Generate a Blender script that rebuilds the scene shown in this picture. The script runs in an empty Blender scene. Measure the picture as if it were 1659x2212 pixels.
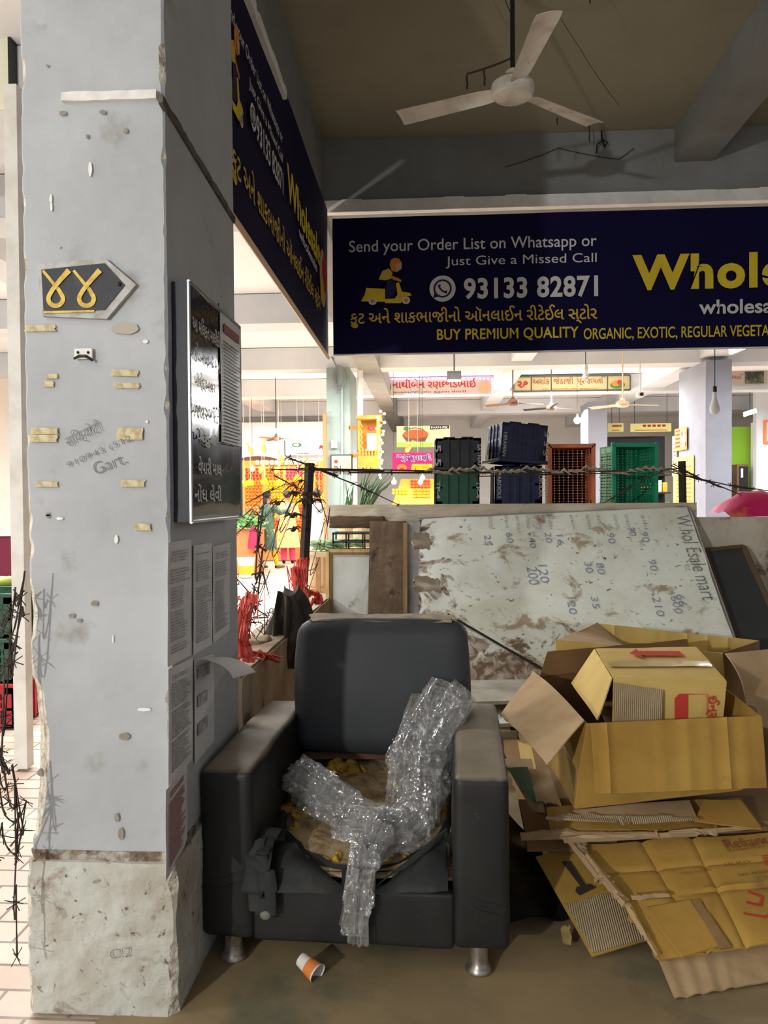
import bpy, bmesh, math, random
from mathutils import Vector, Matrix, Euler, noise

C = bpy.context.scene
COL = C.collection
R = math.radians
PI = math.pi
rnd = random.Random(7)

# ------------------------------------------------------------ camera
CAM = Vector((0.0, 0.0, 1.45))
F = 1660.0                       # focal length in pixels of the 1659 x 2212 frame
YAW, PITCH, ROLL = R(3.3), R(-1.07), R(-0.42)
cam_d = bpy.data.cameras.new('camera')
cam_d.sensor_fit = 'VERTICAL'; cam_d.sensor_height = 36.0; cam_d.lens = 36.0 * F / 2212.0
cam_d.clip_start = 0.05; cam_d.clip_end = 200
cam = bpy.data.objects.new('camera', cam_d); COL.objects.link(cam)
CR = Matrix.Rotation(YAW, 3, 'Z') @ Matrix.Rotation(R(90) + PITCH, 3, 'X') @ Matrix.Rotation(ROLL, 3, 'Z')
cam.matrix_world = Matrix.Translation(CAM) @ CR.to_4x4()
C.camera = cam

# ------------------------------------------------------------ look, world and main lamps
C.view_settings.view_transform = 'Standard'
C.view_settings.look = 'None'
C.view_settings.gamma = 1.0
C.view_settings.use_curve_mapping = False
C.view_settings.exposure = 1.02
C.cycles.use_denoising = True
C.cycles.max_bounces = 7
C.cycles.diffuse_bounces = 4
C.cycles.glossy_bounces = 3
C.cycles.transmission_bounces = 4
C.cycles.transparent_max_bounces = 12
C.cycles.sample_clamp_indirect = 8.0
w = bpy.data.worlds.new('world'); C.world = w; w.use_nodes = True
w.node_tree.nodes['Background'].inputs[0].default_value = (0.80, 0.86, 1.0, 1)
w.node_tree.nodes['Background'].inputs[1].default_value = 0.25

def lamp(name, kind, loc, energy, color=(1, 1, 1), size=0.1, size_y=None, rot=(0, 0, 0)):
    d = bpy.data.lights.new(name, kind); d.energy = energy; d.color = color
    if kind == 'AREA':
        d.size = size
        if size_y: d.shape = 'RECTANGLE'; d.size_y = size_y
    else:
        d.shadow_soft_size = size
    o = bpy.data.objects.new(name, d); COL.objects.link(o)
    o.location = loc; o.rotation_euler = rot
    return o

# the lamp of the neighbouring shop, behind the camera to the left (its shadows fall to the right)
lamp('shop_lamp', 'POINT', (-3.0, -3.2, 2.12), 320, (1.0, 0.985, 0.92), 0.07)
# tube lights under the market ceiling
MARKET_LAMPS = [
    ((-3.6, 4.5, 3.5), 130, 3.0), ((-3.4, 8.0, 3.5), 240, 3.0), ((0.2, 11.3, 3.5), 200, 3.5), ((-4.0, 11.5, 3.5), 240, 3.0),
    ((-3.4, 15.0, 3.5), 190, 3.0), ((3.1, 15.0, 3.5), 170, 2.2), ((-3.4, 18.4, 3.5), 90, 3.0), ((3.1, 18.6, 3.5), 170, 2.2),
    ((6.6, 11.0, 3.5), 170, 2.5), ((7.0, 16.5, 3.5), 150, 2.5), ((-4.2, 1.0, 3.5), 40, 2.5),
]
for i, (loc, e, s) in enumerate(MARKET_LAMPS):
    lamp('market_tube_light', 'AREA', loc, e * 0.62, (0.97, 0.985, 1.0), s, 0.25)

# ------------------------------------------------------------ pixel helpers (frame pixels -> points of the place)
def ray(px, py):
    return CR @ Vector(((px - 829.5) / F, -(py - 1106.0) / F, -1.0))
def atY(px, py, Y):
    d = ray(px, py); return CAM + d * (Y / d.y)
def atX(px, py, X):
    d = ray(px, py); return CAM + d * (X / d.x)
def atZ(px, py, Z):
    d = ray(px, py); return CAM + d * ((Z - CAM.z) / d.z)

# ------------------------------------------------------------ materials
MATS = {}
def rgb(r, g, b):
    f = lambda c: (c / 255 / 12.92) if c / 255 <= 0.04045 else ((c / 255 + 0.055) / 1.055) ** 2.4
    return (f(r), f(g), f(b), 1.0)
def M(name, col, rough=0.7, col2=None, scale=6.0, lo=0.35, hi=0.7, stain=None, s_scale=3.0, s_lo=0.55, s_hi=0.68,
      bump=0.0, b_scale=60.0, metal=0.0, spec=0.4, coat=0.0, stretch=(1, 1, 1), stain2=None, s2_scale=14.0, s2_lo=0.62, s2_hi=0.68, alpha=1.0, dist=0.0):
    m = bpy.data.materials.new(name); m.use_nodes = True
    nt = m.node_tree; N = nt.nodes; L = nt.links
    b = N['Principled BSDF']
    b.inputs['Roughness'].default_value = rough
    b.inputs['Metallic'].default_value = metal
    b.inputs['Specular IOR Level'].default_value = spec
    b.inputs['Coat Weight'].default_value = coat
    b.inputs['Alpha'].default_value = alpha
    b.inputs['Base Color'].default_value = col
    tc = N.new('ShaderNodeTexCoord'); mp = N.new('ShaderNodeMapping')
    mp.inputs['Scale'].default_value = stretch
    L.new(tc.outputs['Object'], mp.inputs['Vector'])
    cur = None
    def layer(cur, c, sc, l, h, seed):
        nz = N.new('ShaderNodeTexNoise'); nz.inputs['Scale'].default_value = sc; nz.inputs['Detail'].default_value = 7
        nz.inputs['Roughness'].default_value = 0.62; nz.inputs['Distortion'].default_value = dist
        off = N.new('ShaderNodeVectorMath'); off.operation = 'ADD'; off.inputs[1].default_value = (seed, seed * 2.3, -seed)
        L.new(mp.outputs[0], off.inputs[0]); L.new(off.outputs[0], nz.inputs['Vector'])
        rp = N.new('ShaderNodeMapRange'); rp.inputs[1].default_value = l; rp.inputs[2].default_value = h
        L.new(nz.outputs['Fac'], rp.inputs[0])
        mx = N.new('ShaderNodeMix'); mx.data_type = 'RGBA'
        L.new(rp.outputs[0], mx.inputs[0])
        if cur is None: mx.inputs[6].default_value = col
        else: L.new(cur, mx.inputs[6])
        mx.inputs[7].default_value = c
        return mx.outputs[2]
    if col2: cur = layer(cur, col2, scale, lo, hi, 3.1)
    if stain: cur = layer(cur, stain, s_scale, s_lo, s_hi, 11.7)
    if stain2: cur = layer(cur, stain2, s2_scale, s2_lo, s2_hi, 29.3)
    if cur: L.new(cur, b.inputs['Base Color'])
    if bump:
        nz = N.new('ShaderNodeTexNoise'); nz.inputs['Scale'].default_value = b_scale; nz.inputs['Detail'].default_value = 5
        L.new(mp.outputs[0], nz.inputs['Vector'])
        bp = N.new('ShaderNodeBump'); bp.inputs['Strength'].default_value = min(1.0, bump); bp.inputs['Distance'].default_value = 0.01
        L.new(nz.outputs['Fac'], bp.inputs['Height']); L.new(bp.outputs[0], b.inputs['Normal'])
    MATS[name] = m
    return m
def emit(name, col, strength):
    m = bpy.data.materials.new(name); m.use_nodes = True
    b = m.node_tree.nodes['Principled BSDF']
    b.inputs['Base Color'].default_value = col
    b.inputs['Emission Color'].default_value = col; b.inputs['Emission Strength'].default_value = strength
    return m

# ------------------------------------------------------------ mesh builder
class MB:
    def __init__(s): s.bm = bmesh.new()
    def box(s, c, d, rot=None, mi=0):
        c = Vector(c); vs = []
        rm = rot if isinstance(rot, Matrix) else (Euler(rot).to_matrix() if rot else None)
        for sx in (-.5, .5):
            for sy in (-.5, .5):
                for sz in (-.5, .5):
                    v = Vector((sx * d[0], sy * d[1], sz * d[2]))
                    if rm: v = rm @ v
                    vs.append(s.bm.verts.new(c + v))
        for f in ((0, 1, 3, 2), (4, 6, 7, 5), (0, 4, 5, 1), (2, 3, 7, 6), (0, 2, 6, 4), (1, 5, 7, 3)):
            s.bm.faces.new([vs[i] for i in f]).material_index = mi
        return s
    def span(s, a, b, mi=0):
        a = Vector(a); b = Vector(b)
        return s.box((a + b) / 2, [abs(b[i] - a[i]) for i in range(3)], mi=mi)
    def rbox(s, c, d, r=0.02, rot=None, seg=3, sub=None, mi=0):
        t = bmesh.new()
        bmesh.ops.create_cube(t, size=1.0)
        bmesh.ops.scale(t, vec=d, verts=t.verts)
        if r > 0: bmesh.ops.bevel(t, geom=t.edges[:] + t.verts[:], offset=r, segments=seg, profile=0.5, affect='EDGES')
        if sub: bmesh.ops.subdivide_edges(t, edges=[e for e in t.edges if e.calc_length() > sub], cuts=6, use_grid_fill=True)
        rm = (rot if isinstance(rot, Matrix) else Euler(rot).to_matrix()) if rot else Matrix.Identity(3)
        mp = {}
        for v in t.verts: mp[v] = s.bm.verts.new(Vector(c) + rm @ v.co)
        for f in t.faces:
            try: s.bm.faces.new([mp[v] for v in f.verts]).material_index = mi
            except ValueError: pass
        t.free(); return s
    def tube(s, pts, r, seg=6, cap=True, mi=0):
        pts = [Vector(p) for p in pts]; n = len(pts)
        rr = r if isinstance(r, (list, tuple)) else [r] * n
        rings = []; up = None
        for i, p in enumerate(pts):
            t = (pts[min(i + 1, n - 1)] - pts[max(i - 1, 0)])
            t = t.normalized() if t.length > 1e-9 else Vector((0, 0, 1))
            if up is None:
                up = Vector((0, 0, 1)) if abs(t.z) < 0.9 else Vector((1, 0, 0))
            u = (up - t * up.dot(t))
            u = u.normalized() if u.length > 1e-6 else t.orthogonal().normalized()
            up = u; v = t.cross(u)
            rings.append([s.bm.verts.new(p + (u * math.cos(2 * PI * k / seg) + v * math.sin(2 * PI * k / seg)) * rr[i]) for k in range(seg)])
        for a, b in zip(rings, rings[1:]):
            for k in range(seg):
                s.bm.faces.new((a[k], a[(k + 1) % seg], b[(k + 1) % seg], b[k])).material_index = mi
        if cap and seg > 2:
            s.bm.faces.new(rings[0][::-1]).material_index = mi; s.bm.faces.new(rings[-1]).material_index = mi
        return s
    def lathe(s, prof, mat=None, seg=20, cap=True, mi=0):
        mat = mat or Matrix.Identity(4)
        rings = []
        for r, z in prof:
            rings.append([s.bm.verts.new(mat @ Vector((r * math.cos(2 * PI * k / seg), r * math.sin(2 * PI * k / seg), z))) for k in range(seg)])
        for a, b in zip(rings, rings[1:]):
            for k in range(seg):
                s.bm.faces.new((a[k], a[(k + 1) % seg], b[(k + 1) % seg], b[k])).material_index = mi
        if cap:
            s.bm.faces.new(rings[0][::-1]).material_index = mi; s.bm.faces.new(rings[-1]).material_index = mi
        return s
    def loft(s, rings, closed=True, cap=True, mi=0):
        vv = [[s.bm.verts.new(p) for p in r] for r in rings]
        for a, b in zip(vv, vv[1:]):
            n = len(a)
            for k in range(n if closed else n - 1):
                s.bm.faces.new((a[k], a[(k + 1) % n], b[(k + 1) % n], b[k])).material_index = mi
        if cap and closed:
            s.bm.faces.new(vv[0][::-1]).material_index = mi; s.bm.faces.new(vv[-1]).material_index = mi
        return s
    def poly(s, pts, mi=0):
        s.bm.faces.new([s.bm.verts.new(p) for p in pts]).material_index = mi; return s
    def prism(s, pts, ext, mi=0):
        ext = Vector(ext); n = len(pts)
        a = [s.bm.verts.new(Vector(p)) for p in pts]; b = [s.bm.verts.new(Vector(p) + ext) for p in pts]
        s.bm.faces.new(a[::-1]).material_index = mi; s.bm.faces.new(b).material_index = mi
        for k in range(n): s.bm.faces.new((a[k], a[(k + 1) % n], b[(k + 1) % n], b[k])).material_index = mi
        return s
    def sphere(s, c, r, seg=12, rings=8, sc=(1, 1, 1), rot=None, mi=0):
        rm = Euler(rot).to_matrix() if rot else Matrix.Identity(3); c = Vector(c)
        P = lambda i, k: c + rm @ Vector((r * sc[0] * math.sin(PI * i / rings) * math.cos(2 * PI * k / seg), r * sc[1] * math.sin(PI * i / rings) * math.sin(2 * PI * k / seg), -r * sc[2] * math.cos(PI * i / rings)))
        lo = s.bm.verts.new(P(0, 0)); hi = s.bm.verts.new(P(rings, 0))
        rg = [[s.bm.verts.new(P(i, k)) for k in range(seg)] for i in range(1, rings)]
        for k in range(seg):
            s.bm.faces.new((lo, rg[0][(k + 1) % seg], rg[0][k])).material_index = mi
            s.bm.faces.new((hi, rg[-1][k], rg[-1][(k + 1) % seg])).material_index = mi
        for a, b in zip(rg, rg[1:]):
            for k in range(seg): s.bm.faces.new((a[k], a[(k + 1) % seg], b[(k + 1) % seg], b[k])).material_index = mi
        return s
    def sheet(s, c, nx=12, ny=12, thick=0.004, amp=0.0, freq=4.0, fn=None, seed=0.0, ragged=0.0, rag=(0, 0, 0, 0), mi=0):
        """four corners p00 (u0 v0), p10, p11, p01 -> a thin solid sheet; fn(u, v) adds along the normal"""
        a, b, d, e = [Vector(p) for p in c]
        nrm = ((b - a).cross(e - a)); nrm = nrm.normalized() if nrm.length > 1e-9 else Vector((0, 0, 1))
        top, bot = [], []
        for j in range(ny + 1):
            ru, rl = [], []
            for i in range(nx + 1):
                u, v = i / nx, j / ny; uu, vv = u, v
                if ragged:
                    q = lambda x, k: ragged * (0.5 + noise.noise(Vector((x * 9, k * 7.7, seed))) + 0.5 * noise.noise(Vector((x * 31, k * 3.7, seed))))
                    if rag[0] and i == 0: uu = max(0, q(v, 1))
                    if rag[1] and i == nx: uu = 1 - max(0, q(v, 2))
                    if rag[2] and j == 0: vv = max(0, q(u, 3))
                    if rag[3] and j == ny: vv = 1 - max(0, q(u, 4))
                p = (a * (1 - uu) + b * uu) * (1 - vv) + (e * (1 - uu) + d * uu) * vv
                h = amp * noise.noise(p * freq + Vector((seed, seed, seed))) if amp else 0.0
                if fn: h += fn(uu, vv)
                ru.append(s.bm.verts.new(p + nrm * (h + thick / 2))); rl.append(s.bm.verts.new(p + nrm * (h - thick / 2)))
            top.append(ru); bot.append(rl)
        F_ = lambda q: setattr(s.bm.faces.new(q), 'material_index', mi)
        for j in range(ny):
            for i in range(nx):
                F_((top[j][i], top[j][i + 1], top[j + 1][i + 1], top[j + 1][i]))
                F_((bot[j][i], bot[j + 1][i], bot[j + 1][i + 1], bot[j][i + 1]))
        for i in range(nx):
            F_((top[0][i], bot[0][i], bot[0][i + 1], top[0][i + 1])); F_((top[ny][i], top[ny][i + 1], bot[ny][i + 1], bot[ny][i]))
        for j in range(ny):
            F_((top[j][0], top[j + 1][0], bot[j + 1][0], bot[j][0])); F_((top[j][nx], bot[j][nx], bot[j + 1][nx], top[j + 1][nx]))
        return s
    def jitter(s, amp, freq, seed=0.0):
        for v in s.bm.verts:
            n = noise.noise_vector(v.co * freq + Vector((seed, seed, seed))); v.co += n * amp
        return s
    def build(s, name, mats, parent=None, smooth=False, label=None, cat=None, group=None, kind=None, angle=None, local=False):
        me = bpy.data.meshes.new(name)
        bmesh.ops.recalc_face_normals(s.bm, faces=s.bm.faces)
        if parent is not None:
            if not local:
                mt = Matrix.Identity(4); q = parent
                while q is not None: mt = q.matrix_basis @ mt; q = q.parent
                s.bm.transform(mt.inverted())
        o = bpy.data.objects.new(name, me)
        if parent is None and not local:
            xs = [v.co for v in s.bm.verts]
            if xs:
                base = Vector((sum(v.x for v in xs) / len(xs), sum(v.y for v in xs) / len(xs), min(v.z for v in xs)))
                s.bm.transform(Matrix.Translation(-base)); o.location = base
        s.bm.to_mesh(me); s.bm.free()
        for m in (mats if isinstance(mats, (list, tuple)) else [mats]): me.materials.append(m)
        if smooth:
            me.polygons.foreach_set('use_smooth', [True] * len(me.polygons))
            me.set_sharp_from_angle(angle=R(angle or 40))
        COL.objects.link(o)
        if parent is not None: o.parent = parent
        tag(o, label, cat, group, kind)
        return o

def tag(o, label=None, cat=None, group=None, kind=None):
    if label: o['label'] = label
    if cat: o['category'] = cat
    if group: o['group'] = group
    if kind: o['kind'] = kind
    return o
def thing(name, label, cat, loc=(0, 0, 0), rot=(0, 0, 0), group=None, kind=None):
    o = bpy.data.objects.new(name, None); COL.objects.link(o)
    o.empty_display_size = 0.1
    o.location = loc; o.rotation_euler = rot
    return tag(o, label, cat, group, kind)
def dup(root, loc=None, rot=None, label=None, group=None, scale=None):
    r = root.copy(); COL.objects.link(r)
    if loc is not None: r.location = loc
    if rot is not None: r.rotation_euler = rot
    if scale is not None: r.scale = scale
    if label: r['label'] = label
    if group: r['group'] = group
    for ch in list(root.children):
        c = ch.copy(); COL.objects.link(c); c.parent = r
        for g in list(ch.children):
            d = g.copy(); COL.objects.link(d); d.parent = c
    return r

def smooth_path(P3, n=8):
    SM = []
    for i in range(len(P3) - 1):
        p0, p1, p2, p3 = P3[max(i - 1, 0)], P3[i], P3[i + 1], P3[min(i + 2, len(P3) - 1)]
        for k in range(n):
            t = k / n; SM.append(0.5 * ((2 * p1) + (p2 - p0) * t + (2 * p0 - 5 * p1 + 4 * p2 - p3) * t * t + (3 * p1 - 3 * p2 + p0 - p3) * t ** 3))
    SM.append(P3[-1]); return SM

# ------------------------------------------------------------ writing
def text_geo(body, bold=0.0, shear=0.0, spacing=1.0, clip=None):
    cu = bpy.data.curves.new('writing', 'FONT'); cu.body = body; cu.size = 1.0
    cu.offset = bold; cu.shear = shear; cu.space_character = spacing; cu.resolution_u = 4
    o = bpy.data.objects.new('writing', cu); COL.objects.link(o)
    dg = bpy.context.evaluated_depsgraph_get(); dg.update()
    me = bpy.data.meshes.new_from_object(o.evaluated_get(dg))
    bpy.data.objects.remove(o); bpy.data.curves.remove(cu)
    return me
def write(body, org, ux, uy, width, height, mat, parent, name='lettering', bold=0.0, lift=0.002, thick=0.0, shear=0.0, label=None, spacing=1.0, mirror=False):
    """the words fitted into a box: org = its lower left corner, ux / uy = its directions"""
    me = text_geo(body, bold, shear, spacing)
    if not me.vertices: return None
    ux = Vector(ux).normalized(); uy = Vector(uy).normalized(); n = ux.cross(uy)
    x0 = min(v.co.x for v in me.vertices); x1 = max(v.co.x for v in me.vertices)
    y0 = min(v.co.y for v in me.vertices); y1 = max(v.co.y for v in me.vertices)
    sx = width / max(x1 - x0, 1e-6); sy = (height / max(y1 - y0, 1e-6)) if height else sx
    mb = MB(); mb.bm.from_mesh(me)
    for v in mb.bm.verts:
        u = (v.co.x - x0) * sx; q = (v.co.y - y0) * sy
        v.co = Vector(org) + ux * u + uy * q + n * lift
    bpy.data.meshes.remove(me)
    if thick:
        g = bmesh.ops.extrude_face_region(mb.bm, geom=mb.bm.faces[:])
        for v in g['geom']:
            if isinstance(v, bmesh.types.BMVert): v.co += n * thick
    return mb.build(name, mat, parent, label=label)
# ============================================================ materials of the building
m_pillar = M('pillar_paint', rgb(178, 182, 186), 0.75, rgb(162, 165, 168), 2.2, 0.4, 0.75, stain=rgb(140, 136, 126), s_scale=4, s_lo=0.60, s_hi=0.74,
             bump=0.25, b_scale=18, stain2=rgb(110, 104, 98), s2_scale=22, s2_lo=0.72, s2_hi=0.76)
m_plinth = M('plinth_plaster', rgb(192, 194, 186), 0.85, rgb(174, 168, 156), 4.5, 0.42, 0.62, stain=rgb(118, 94, 74), s_scale=9, s_lo=0.58, s_hi=0.72,
             bump=0.9, b_scale=22, stain2=rgb(104, 86, 70), s2_scale=30, s2_lo=0.60, s2_hi=0.68, dist=0.5)
m_chip = M('bare_plaster', rgb(214, 208, 194), 0.95, rgb(150, 138, 118), 25, 0.45, 0.65, bump=0.8, b_scale=70)
m_beam = M('beam_paint', rgb(132, 134, 133), 0.8, rgb(118, 117, 113), 1.6, 0.4, 0.7, stain=rgb(104, 96, 92), s_scale=1.2, s_lo=0.6, s_hi=0.75, bump=0.15, b_scale=25)
m_ceiling = M('stall_ceiling', rgb(148, 142, 122), 0.9, rgb(134, 128, 110), 1.1, 0.4, 0.7, bump=0.1)
m_mceil = M('market_ceiling', rgb(238, 238, 238), 0.9, rgb(228, 228, 228), 1.0, 0.4, 0.7)
m_mbeam = M('market_beam', rgb(208, 212, 216), 0.85, rgb(196, 200, 206), 1.0, 0.4, 0.7)
m_column = M('column_paint', rgb(146, 162, 157), 0.75, rgb(132, 148, 144), 2.0, 0.4, 0.7, stain=rgb(116, 122, 120), s_scale=3, s_lo=0.6, s_hi=0.75)
m_column_lilac = M('column_paint_lilac', rgb(146, 150, 164), 0.75, rgb(136, 140, 152), 2.0, 0.4, 0.7)
m_wallp = M('market_wall', rgb(232, 234, 232), 0.9, rgb(220, 222, 220), 1.0, 0.4, 0.7)
m_lowwall = M('low_wall_plaster', rgb(210, 203, 186), 0.9, rgb(184, 168, 144), 3.0, 0.42, 0.62, stain=rgb(104, 82, 62), s_scale=5, s_lo=0.56, s_hi=0.66, bump=0.6, b_scale=30)
m_parapet = M('parapet_plaster', rgb(168, 150, 124), 0.9, rgb(146, 122, 96), 5.0, 0.42, 0.62, stain=rgb(96, 78, 62), s_scale=8, s_lo=0.6, s_hi=0.7, bump=0.6, b_scale=40)
m_floor = M('stall_floor', rgb(156, 134, 100), 0.55, rgb(132, 118, 90), 1.6, 0.38, 0.62, stain=rgb(106, 104, 84), s_scale=2.2, s_lo=0.52, s_hi=0.66, bump=0.22, b_scale=12,
            stain2=rgb(156, 126, 98), s2_scale=5, s2_lo=0.6, s2_hi=0.72, spec=0.45)
m_trim = M('pale_ledge', rgb(226, 225, 220), 0.9, rgb(206, 203, 196), 6, 0.4, 0.7, bump=0.5, b_scale=14)
m_dark = M('dark_metal', rgb(34, 30, 28), 0.6, rgb(58, 46, 38), 9, 0.45, 0.7)
m_black = M('black_plastic', rgb(20, 20, 22), 0.5)
m_white = M('white_paint', rgb(226, 224, 218), 0.6)

def paver_material():
    m = bpy.data.materials.new('market_pavers'); m.use_nodes = True
    nt = m.node_tree; N = nt.nodes; L = nt.links; b = N['Principled BSDF']
    tc = N.new('ShaderNodeTexCoord'); br = N.new('ShaderNodeTexBrick')
    br.inputs['Scale'].default_value = 1.0; br.inputs['Brick Width'].default_value = 0.24; br.inputs['Row Height'].default_value = 0.12
    br.inputs['Mortar Size'].default_value = 0.006
    br.inputs['Color1'].default_value = rgb(204, 184, 166); br.inputs['Color2'].default_value = rgb(188, 164, 146); br.inputs['Mortar'].default_value = rgb(112, 88, 70)
    L.new(tc.outputs['Object'], br.inputs['Vector'])
    nz = N.new('ShaderNodeTexNoise'); nz.inputs['Scale'].default_value = 1.6; nz.inputs['Detail'].default_value = 6
    L.new(tc.outputs['Object'], nz.inputs['Vector'])
    rp = N.new('ShaderNodeMapRange'); rp.inputs[1].default_value = 0.45; rp.inputs[2].default_value = 0.7
    L.new(nz.outputs['Fac'], rp.inputs[0])
    mx = N.new('ShaderNodeMix'); mx.data_type = 'RGBA'; L.new(rp.outputs[0], mx.inputs[0]); L.new(br.outputs['Color'], mx.inputs[6])
    mx.inputs[7].default_value = rgb(218, 208, 192)
    L.new(mx.outputs[2], b.inputs['Base Color']); b.inputs['Roughness'].default_value = 0.5
    return m
m_paver = paver_material()

# ============================================================ setting
S = dict(kind='structure')
MB().span((-0.93, -4, -0.25), (5.2, 6.2, 0.0)).build('floor', m_floor, **S)
fm = MB(); fm.span((-9, -4, -0.25), (-0.931, 26, -0.012)); fm.span((-0.931, 6.201, -0.25), (12, 26, -0.012)); fm.span((5.2, -4, -0.25), (12, 6.2, -0.012))
fm.build('floor_market', m_paver, **S)
MB().span((-0.8, -4, 4.2), (5.2, 6.0, 4.4)).build('ceiling', m_ceiling, **S)
cm = MB(); cm.span((-9, -4, 4.03), (-0.8, 26, 4.25)); cm.span((-0.8, 6.0, 4.03), (12, 26, 4.25)); cm.span((5.2, -4, 4.03), (12, 6.0, 4.25))
cm.build('ceiling_market', m_mceil, **S)
# beams across (each its own), then the beams running into the depth
for y0, y1 in ((9.6, 10.06), (13.05, 13.5), (16.5, 16.95), (20.4, 20.85)):
    MB().span((-9, y0, 3.65), (12, y1, 4.02)).build('beam_market', m_mbeam, **S)
MB().span((-0.8, 5.93, 3.68), (12, 6.38, 4.199)).build('beam_back', m_beam, **S)
MB().span((-9, 5.93, 3.68), (-1.16, 6.38, 4.02)).build('beam_market', m_mbeam, **S)
MB().span((-9, 4.27, 3.66), (-1.16, 4.95, 4.02)).build('beam_market', m_mbeam, **S)
b = MB(); b.span((-1.16, -4, 3.62), (-0.8, 26, 4.199)); b.build('beam_left', m_beam, **S)
MB().span((1.86, -4, 3.95), (2.14, 5.93, 4.199)).build('beam_right', m_beam, **S)
for x0, x1 in ((-4.4, -4.0), (1.40, 1.74), (4.5, 4.95), (8.4, 8.8)):
    MB().span((x0, 6.39, 3.72), (x1, 26, 4.02)).build('beam_market', m_mbeam, **S)
# pale plaster ledge over the front sign, and the pale edge of the left beam
tr = MB()
for i in range(40):
    xa, xb = -0.8 + i * 0.155, -0.8 + (i + 1) * 0.155
    h = 0.012 * noise.noise(Vector((i * 0.6, 0, 3)))
    tr.span((xa, 5.865 - abs(h), 3.625), (xb, 5.929, 3.715 + h))
tr.build('trim_1', m_trim, **S)
tr = MB()
for i in range(24):
    ya, yb = 2.6 + i * 0.06, 2.6 + (i + 1) * 0.06
    h = 0.008 * noise.noise(Vector((i * 0.7, 0, 9)))
    tr.span((-0.799, ya, 3.515 + .03 * (i / 24)), (-0.728 + h, yb, 3.575 + .02 * (i / 24) + h * 2))
tr.build('trim_2', m_trim, **S)
# outer walls of the market hall
MB().span((-9.2, 25.6, 0), (12, 25.8, 4.03)).build('wall_far', m_wallp, **S)
MB().span((-9.2, -4, 0), (-9.0, 25.6, 4.03)).build('wall_left', m_wallp, **S)
MB().span((12.0, -4, 0), (12.2, 25.8, 4.03)).build('wall_right', m_wallp, **S)
# low wall at the back of the stall and the parapet on its left side
lw = MB(); lw.sheet([(-0.42, 5.9, 0), (5.2, 5.9, 0), (5.2, 5.9, 1.285), (-0.42, 5.9, 1.285)], 90, 24, 0.02, 0.006, 5)
lw.span((-0.42, 5.91, 0), (5.2, 6.02, 1.284)); lw.build('wall_back', m_lowwall, **S)
pr = MB(); pr.sheet([(-0.745, 2.98, 0), (-0.745, 5.95, 0), (-0.745, 5.95, 0.70), (-0.745, 2.98, 0.74)], 40, 12, 0.02, 0.008, 7)
pr.sheet([(-0.95, 2.98, 0.74), (-0.745, 2.98, 0.74), (-0.745, 5.95, 0.70), (-0.95, 5.95, 0.70)], 6, 40, 0.02, 0.010, 7)
pr.span((-0.95, 2.985, 0.0), (-0.757, 5.95, 0.695)); pr.build('wall_parapet', m_parapet, **S)

# ------------------------------------------------------------ the big pillar
def pillar(x0, x1, y0, y1, z0, z1, nz, chip, name, mats, parent=None, rough=0.0, seed=0.0):
    mb = MB(); rings = []; cuts = []
    for i in range(nz + 1):
        z = z0 + (z1 - z0) * i / nz
        cs = [chip(k, z) for k in range(4)]
        ring = []
        N_ = 12
        def side(p, q, n):
            return [(p[0] + (q[0] - p[0]) * t / n, p[1] + (q[1] - p[1]) * t / n) for t in range(n + 1)]
        cFL, cFR, cBR, cBL = cs
        pts = side((x0 + cFL, y0), (x1 - cFR, y0), N_) + side((x1, y0 + cFR), (x1, y1 - cBR), N_) + side((x1 - cBR, y1), (x0 + cBL, y1), N_) + side((x0, y1 - cBL), (x0, y0 + cFL), N_)
        for (x, y) in pts:
            v = Vector((x, y, z))
            if rough:
                nn = rough * noise.noise(Vector((x * 7 + seed, y * 7, z * 7))) + rough * 0.5 * noise.noise(Vector((x * 25 + seed, y * 25, z * 25)))
                cx, cy = (x0 + x1) / 2, (y0 + y1) / 2
                on_front = abs(y - y0) < 1e-3; on_right = abs(x - x1) < 1e-3
                if abs(y - y0) < 1e-3 or abs(y - y1) < 1e-3: v.y += nn * (-1 if y < cy else 1)
                else: v.x += nn * (-1 if x < cx else 1)
            ring.append(v)
        rings.append(ring); cuts.append(cs)
    mb.loft(rings)
    mb.bm.faces.ensure_lookup_table()
    n = len(rings[0]); fi = 0
    for i in range(nz):
        for k in range(n):
            f = mb.bm.faces[fi]; fi += 1
            for ci, kk in enumerate((n - 1, 12, 25, 38)):
                if k == kk and cuts[i][ci] > 0.011: f.material_index = 1
    return mb.build(name, mats, parent, **S)

PX0, PX1, PY0, PY1 = -1.130, -0.721, 2.105, 2.86
def chip_up(k, z):
    if k in (2, 3): return 0.004
    n1 = noise.noise(Vector((k * 9.1, 0.3, z * 3.2))); n2 = noise.noise(Vector((k * 5.3, 4.3, z * 17)))
    c = 0.005 + max(0, n1 * 0.02) + max(0, n2 * 0.014)
    if k == 0:
        if 0.49 < z < 0.95: c += 0.045 * math.sin(PI * (z - 0.49) / 0.46) ** 0.6
        if 1.05 < z < 1.20: c += 0.016 * math.sin(PI * (z - 1.05) / 0.15)
    if z > 2.7: c = min(c, 0.007)
    return c
pil = pillar(PX0, PX1, PY0, PY1, 0.448, 4.2, 380, chip_up, 'pillar', [m_pillar, m_chip], rough=0.0018)
def chip_lo(k, z):
    n1 = noise.noise(Vector((k * 3.1, 7.3, z * 6))); n2 = noise.noise(Vector((k * 5.3, 9.3, z * 26)))
    return 0.008 + max(0, n1 * 0.03) + max(0, n2 * 0.018)
pillar(PX0 - 0.012, PX1 + 0.010, PY0 - 0.018, PY1 + 0.01, 0.0, 0.432, 70, chip_lo, 'plinth', [m_plinth, m_chip], pil, rough=0.006, seed=4)
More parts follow.
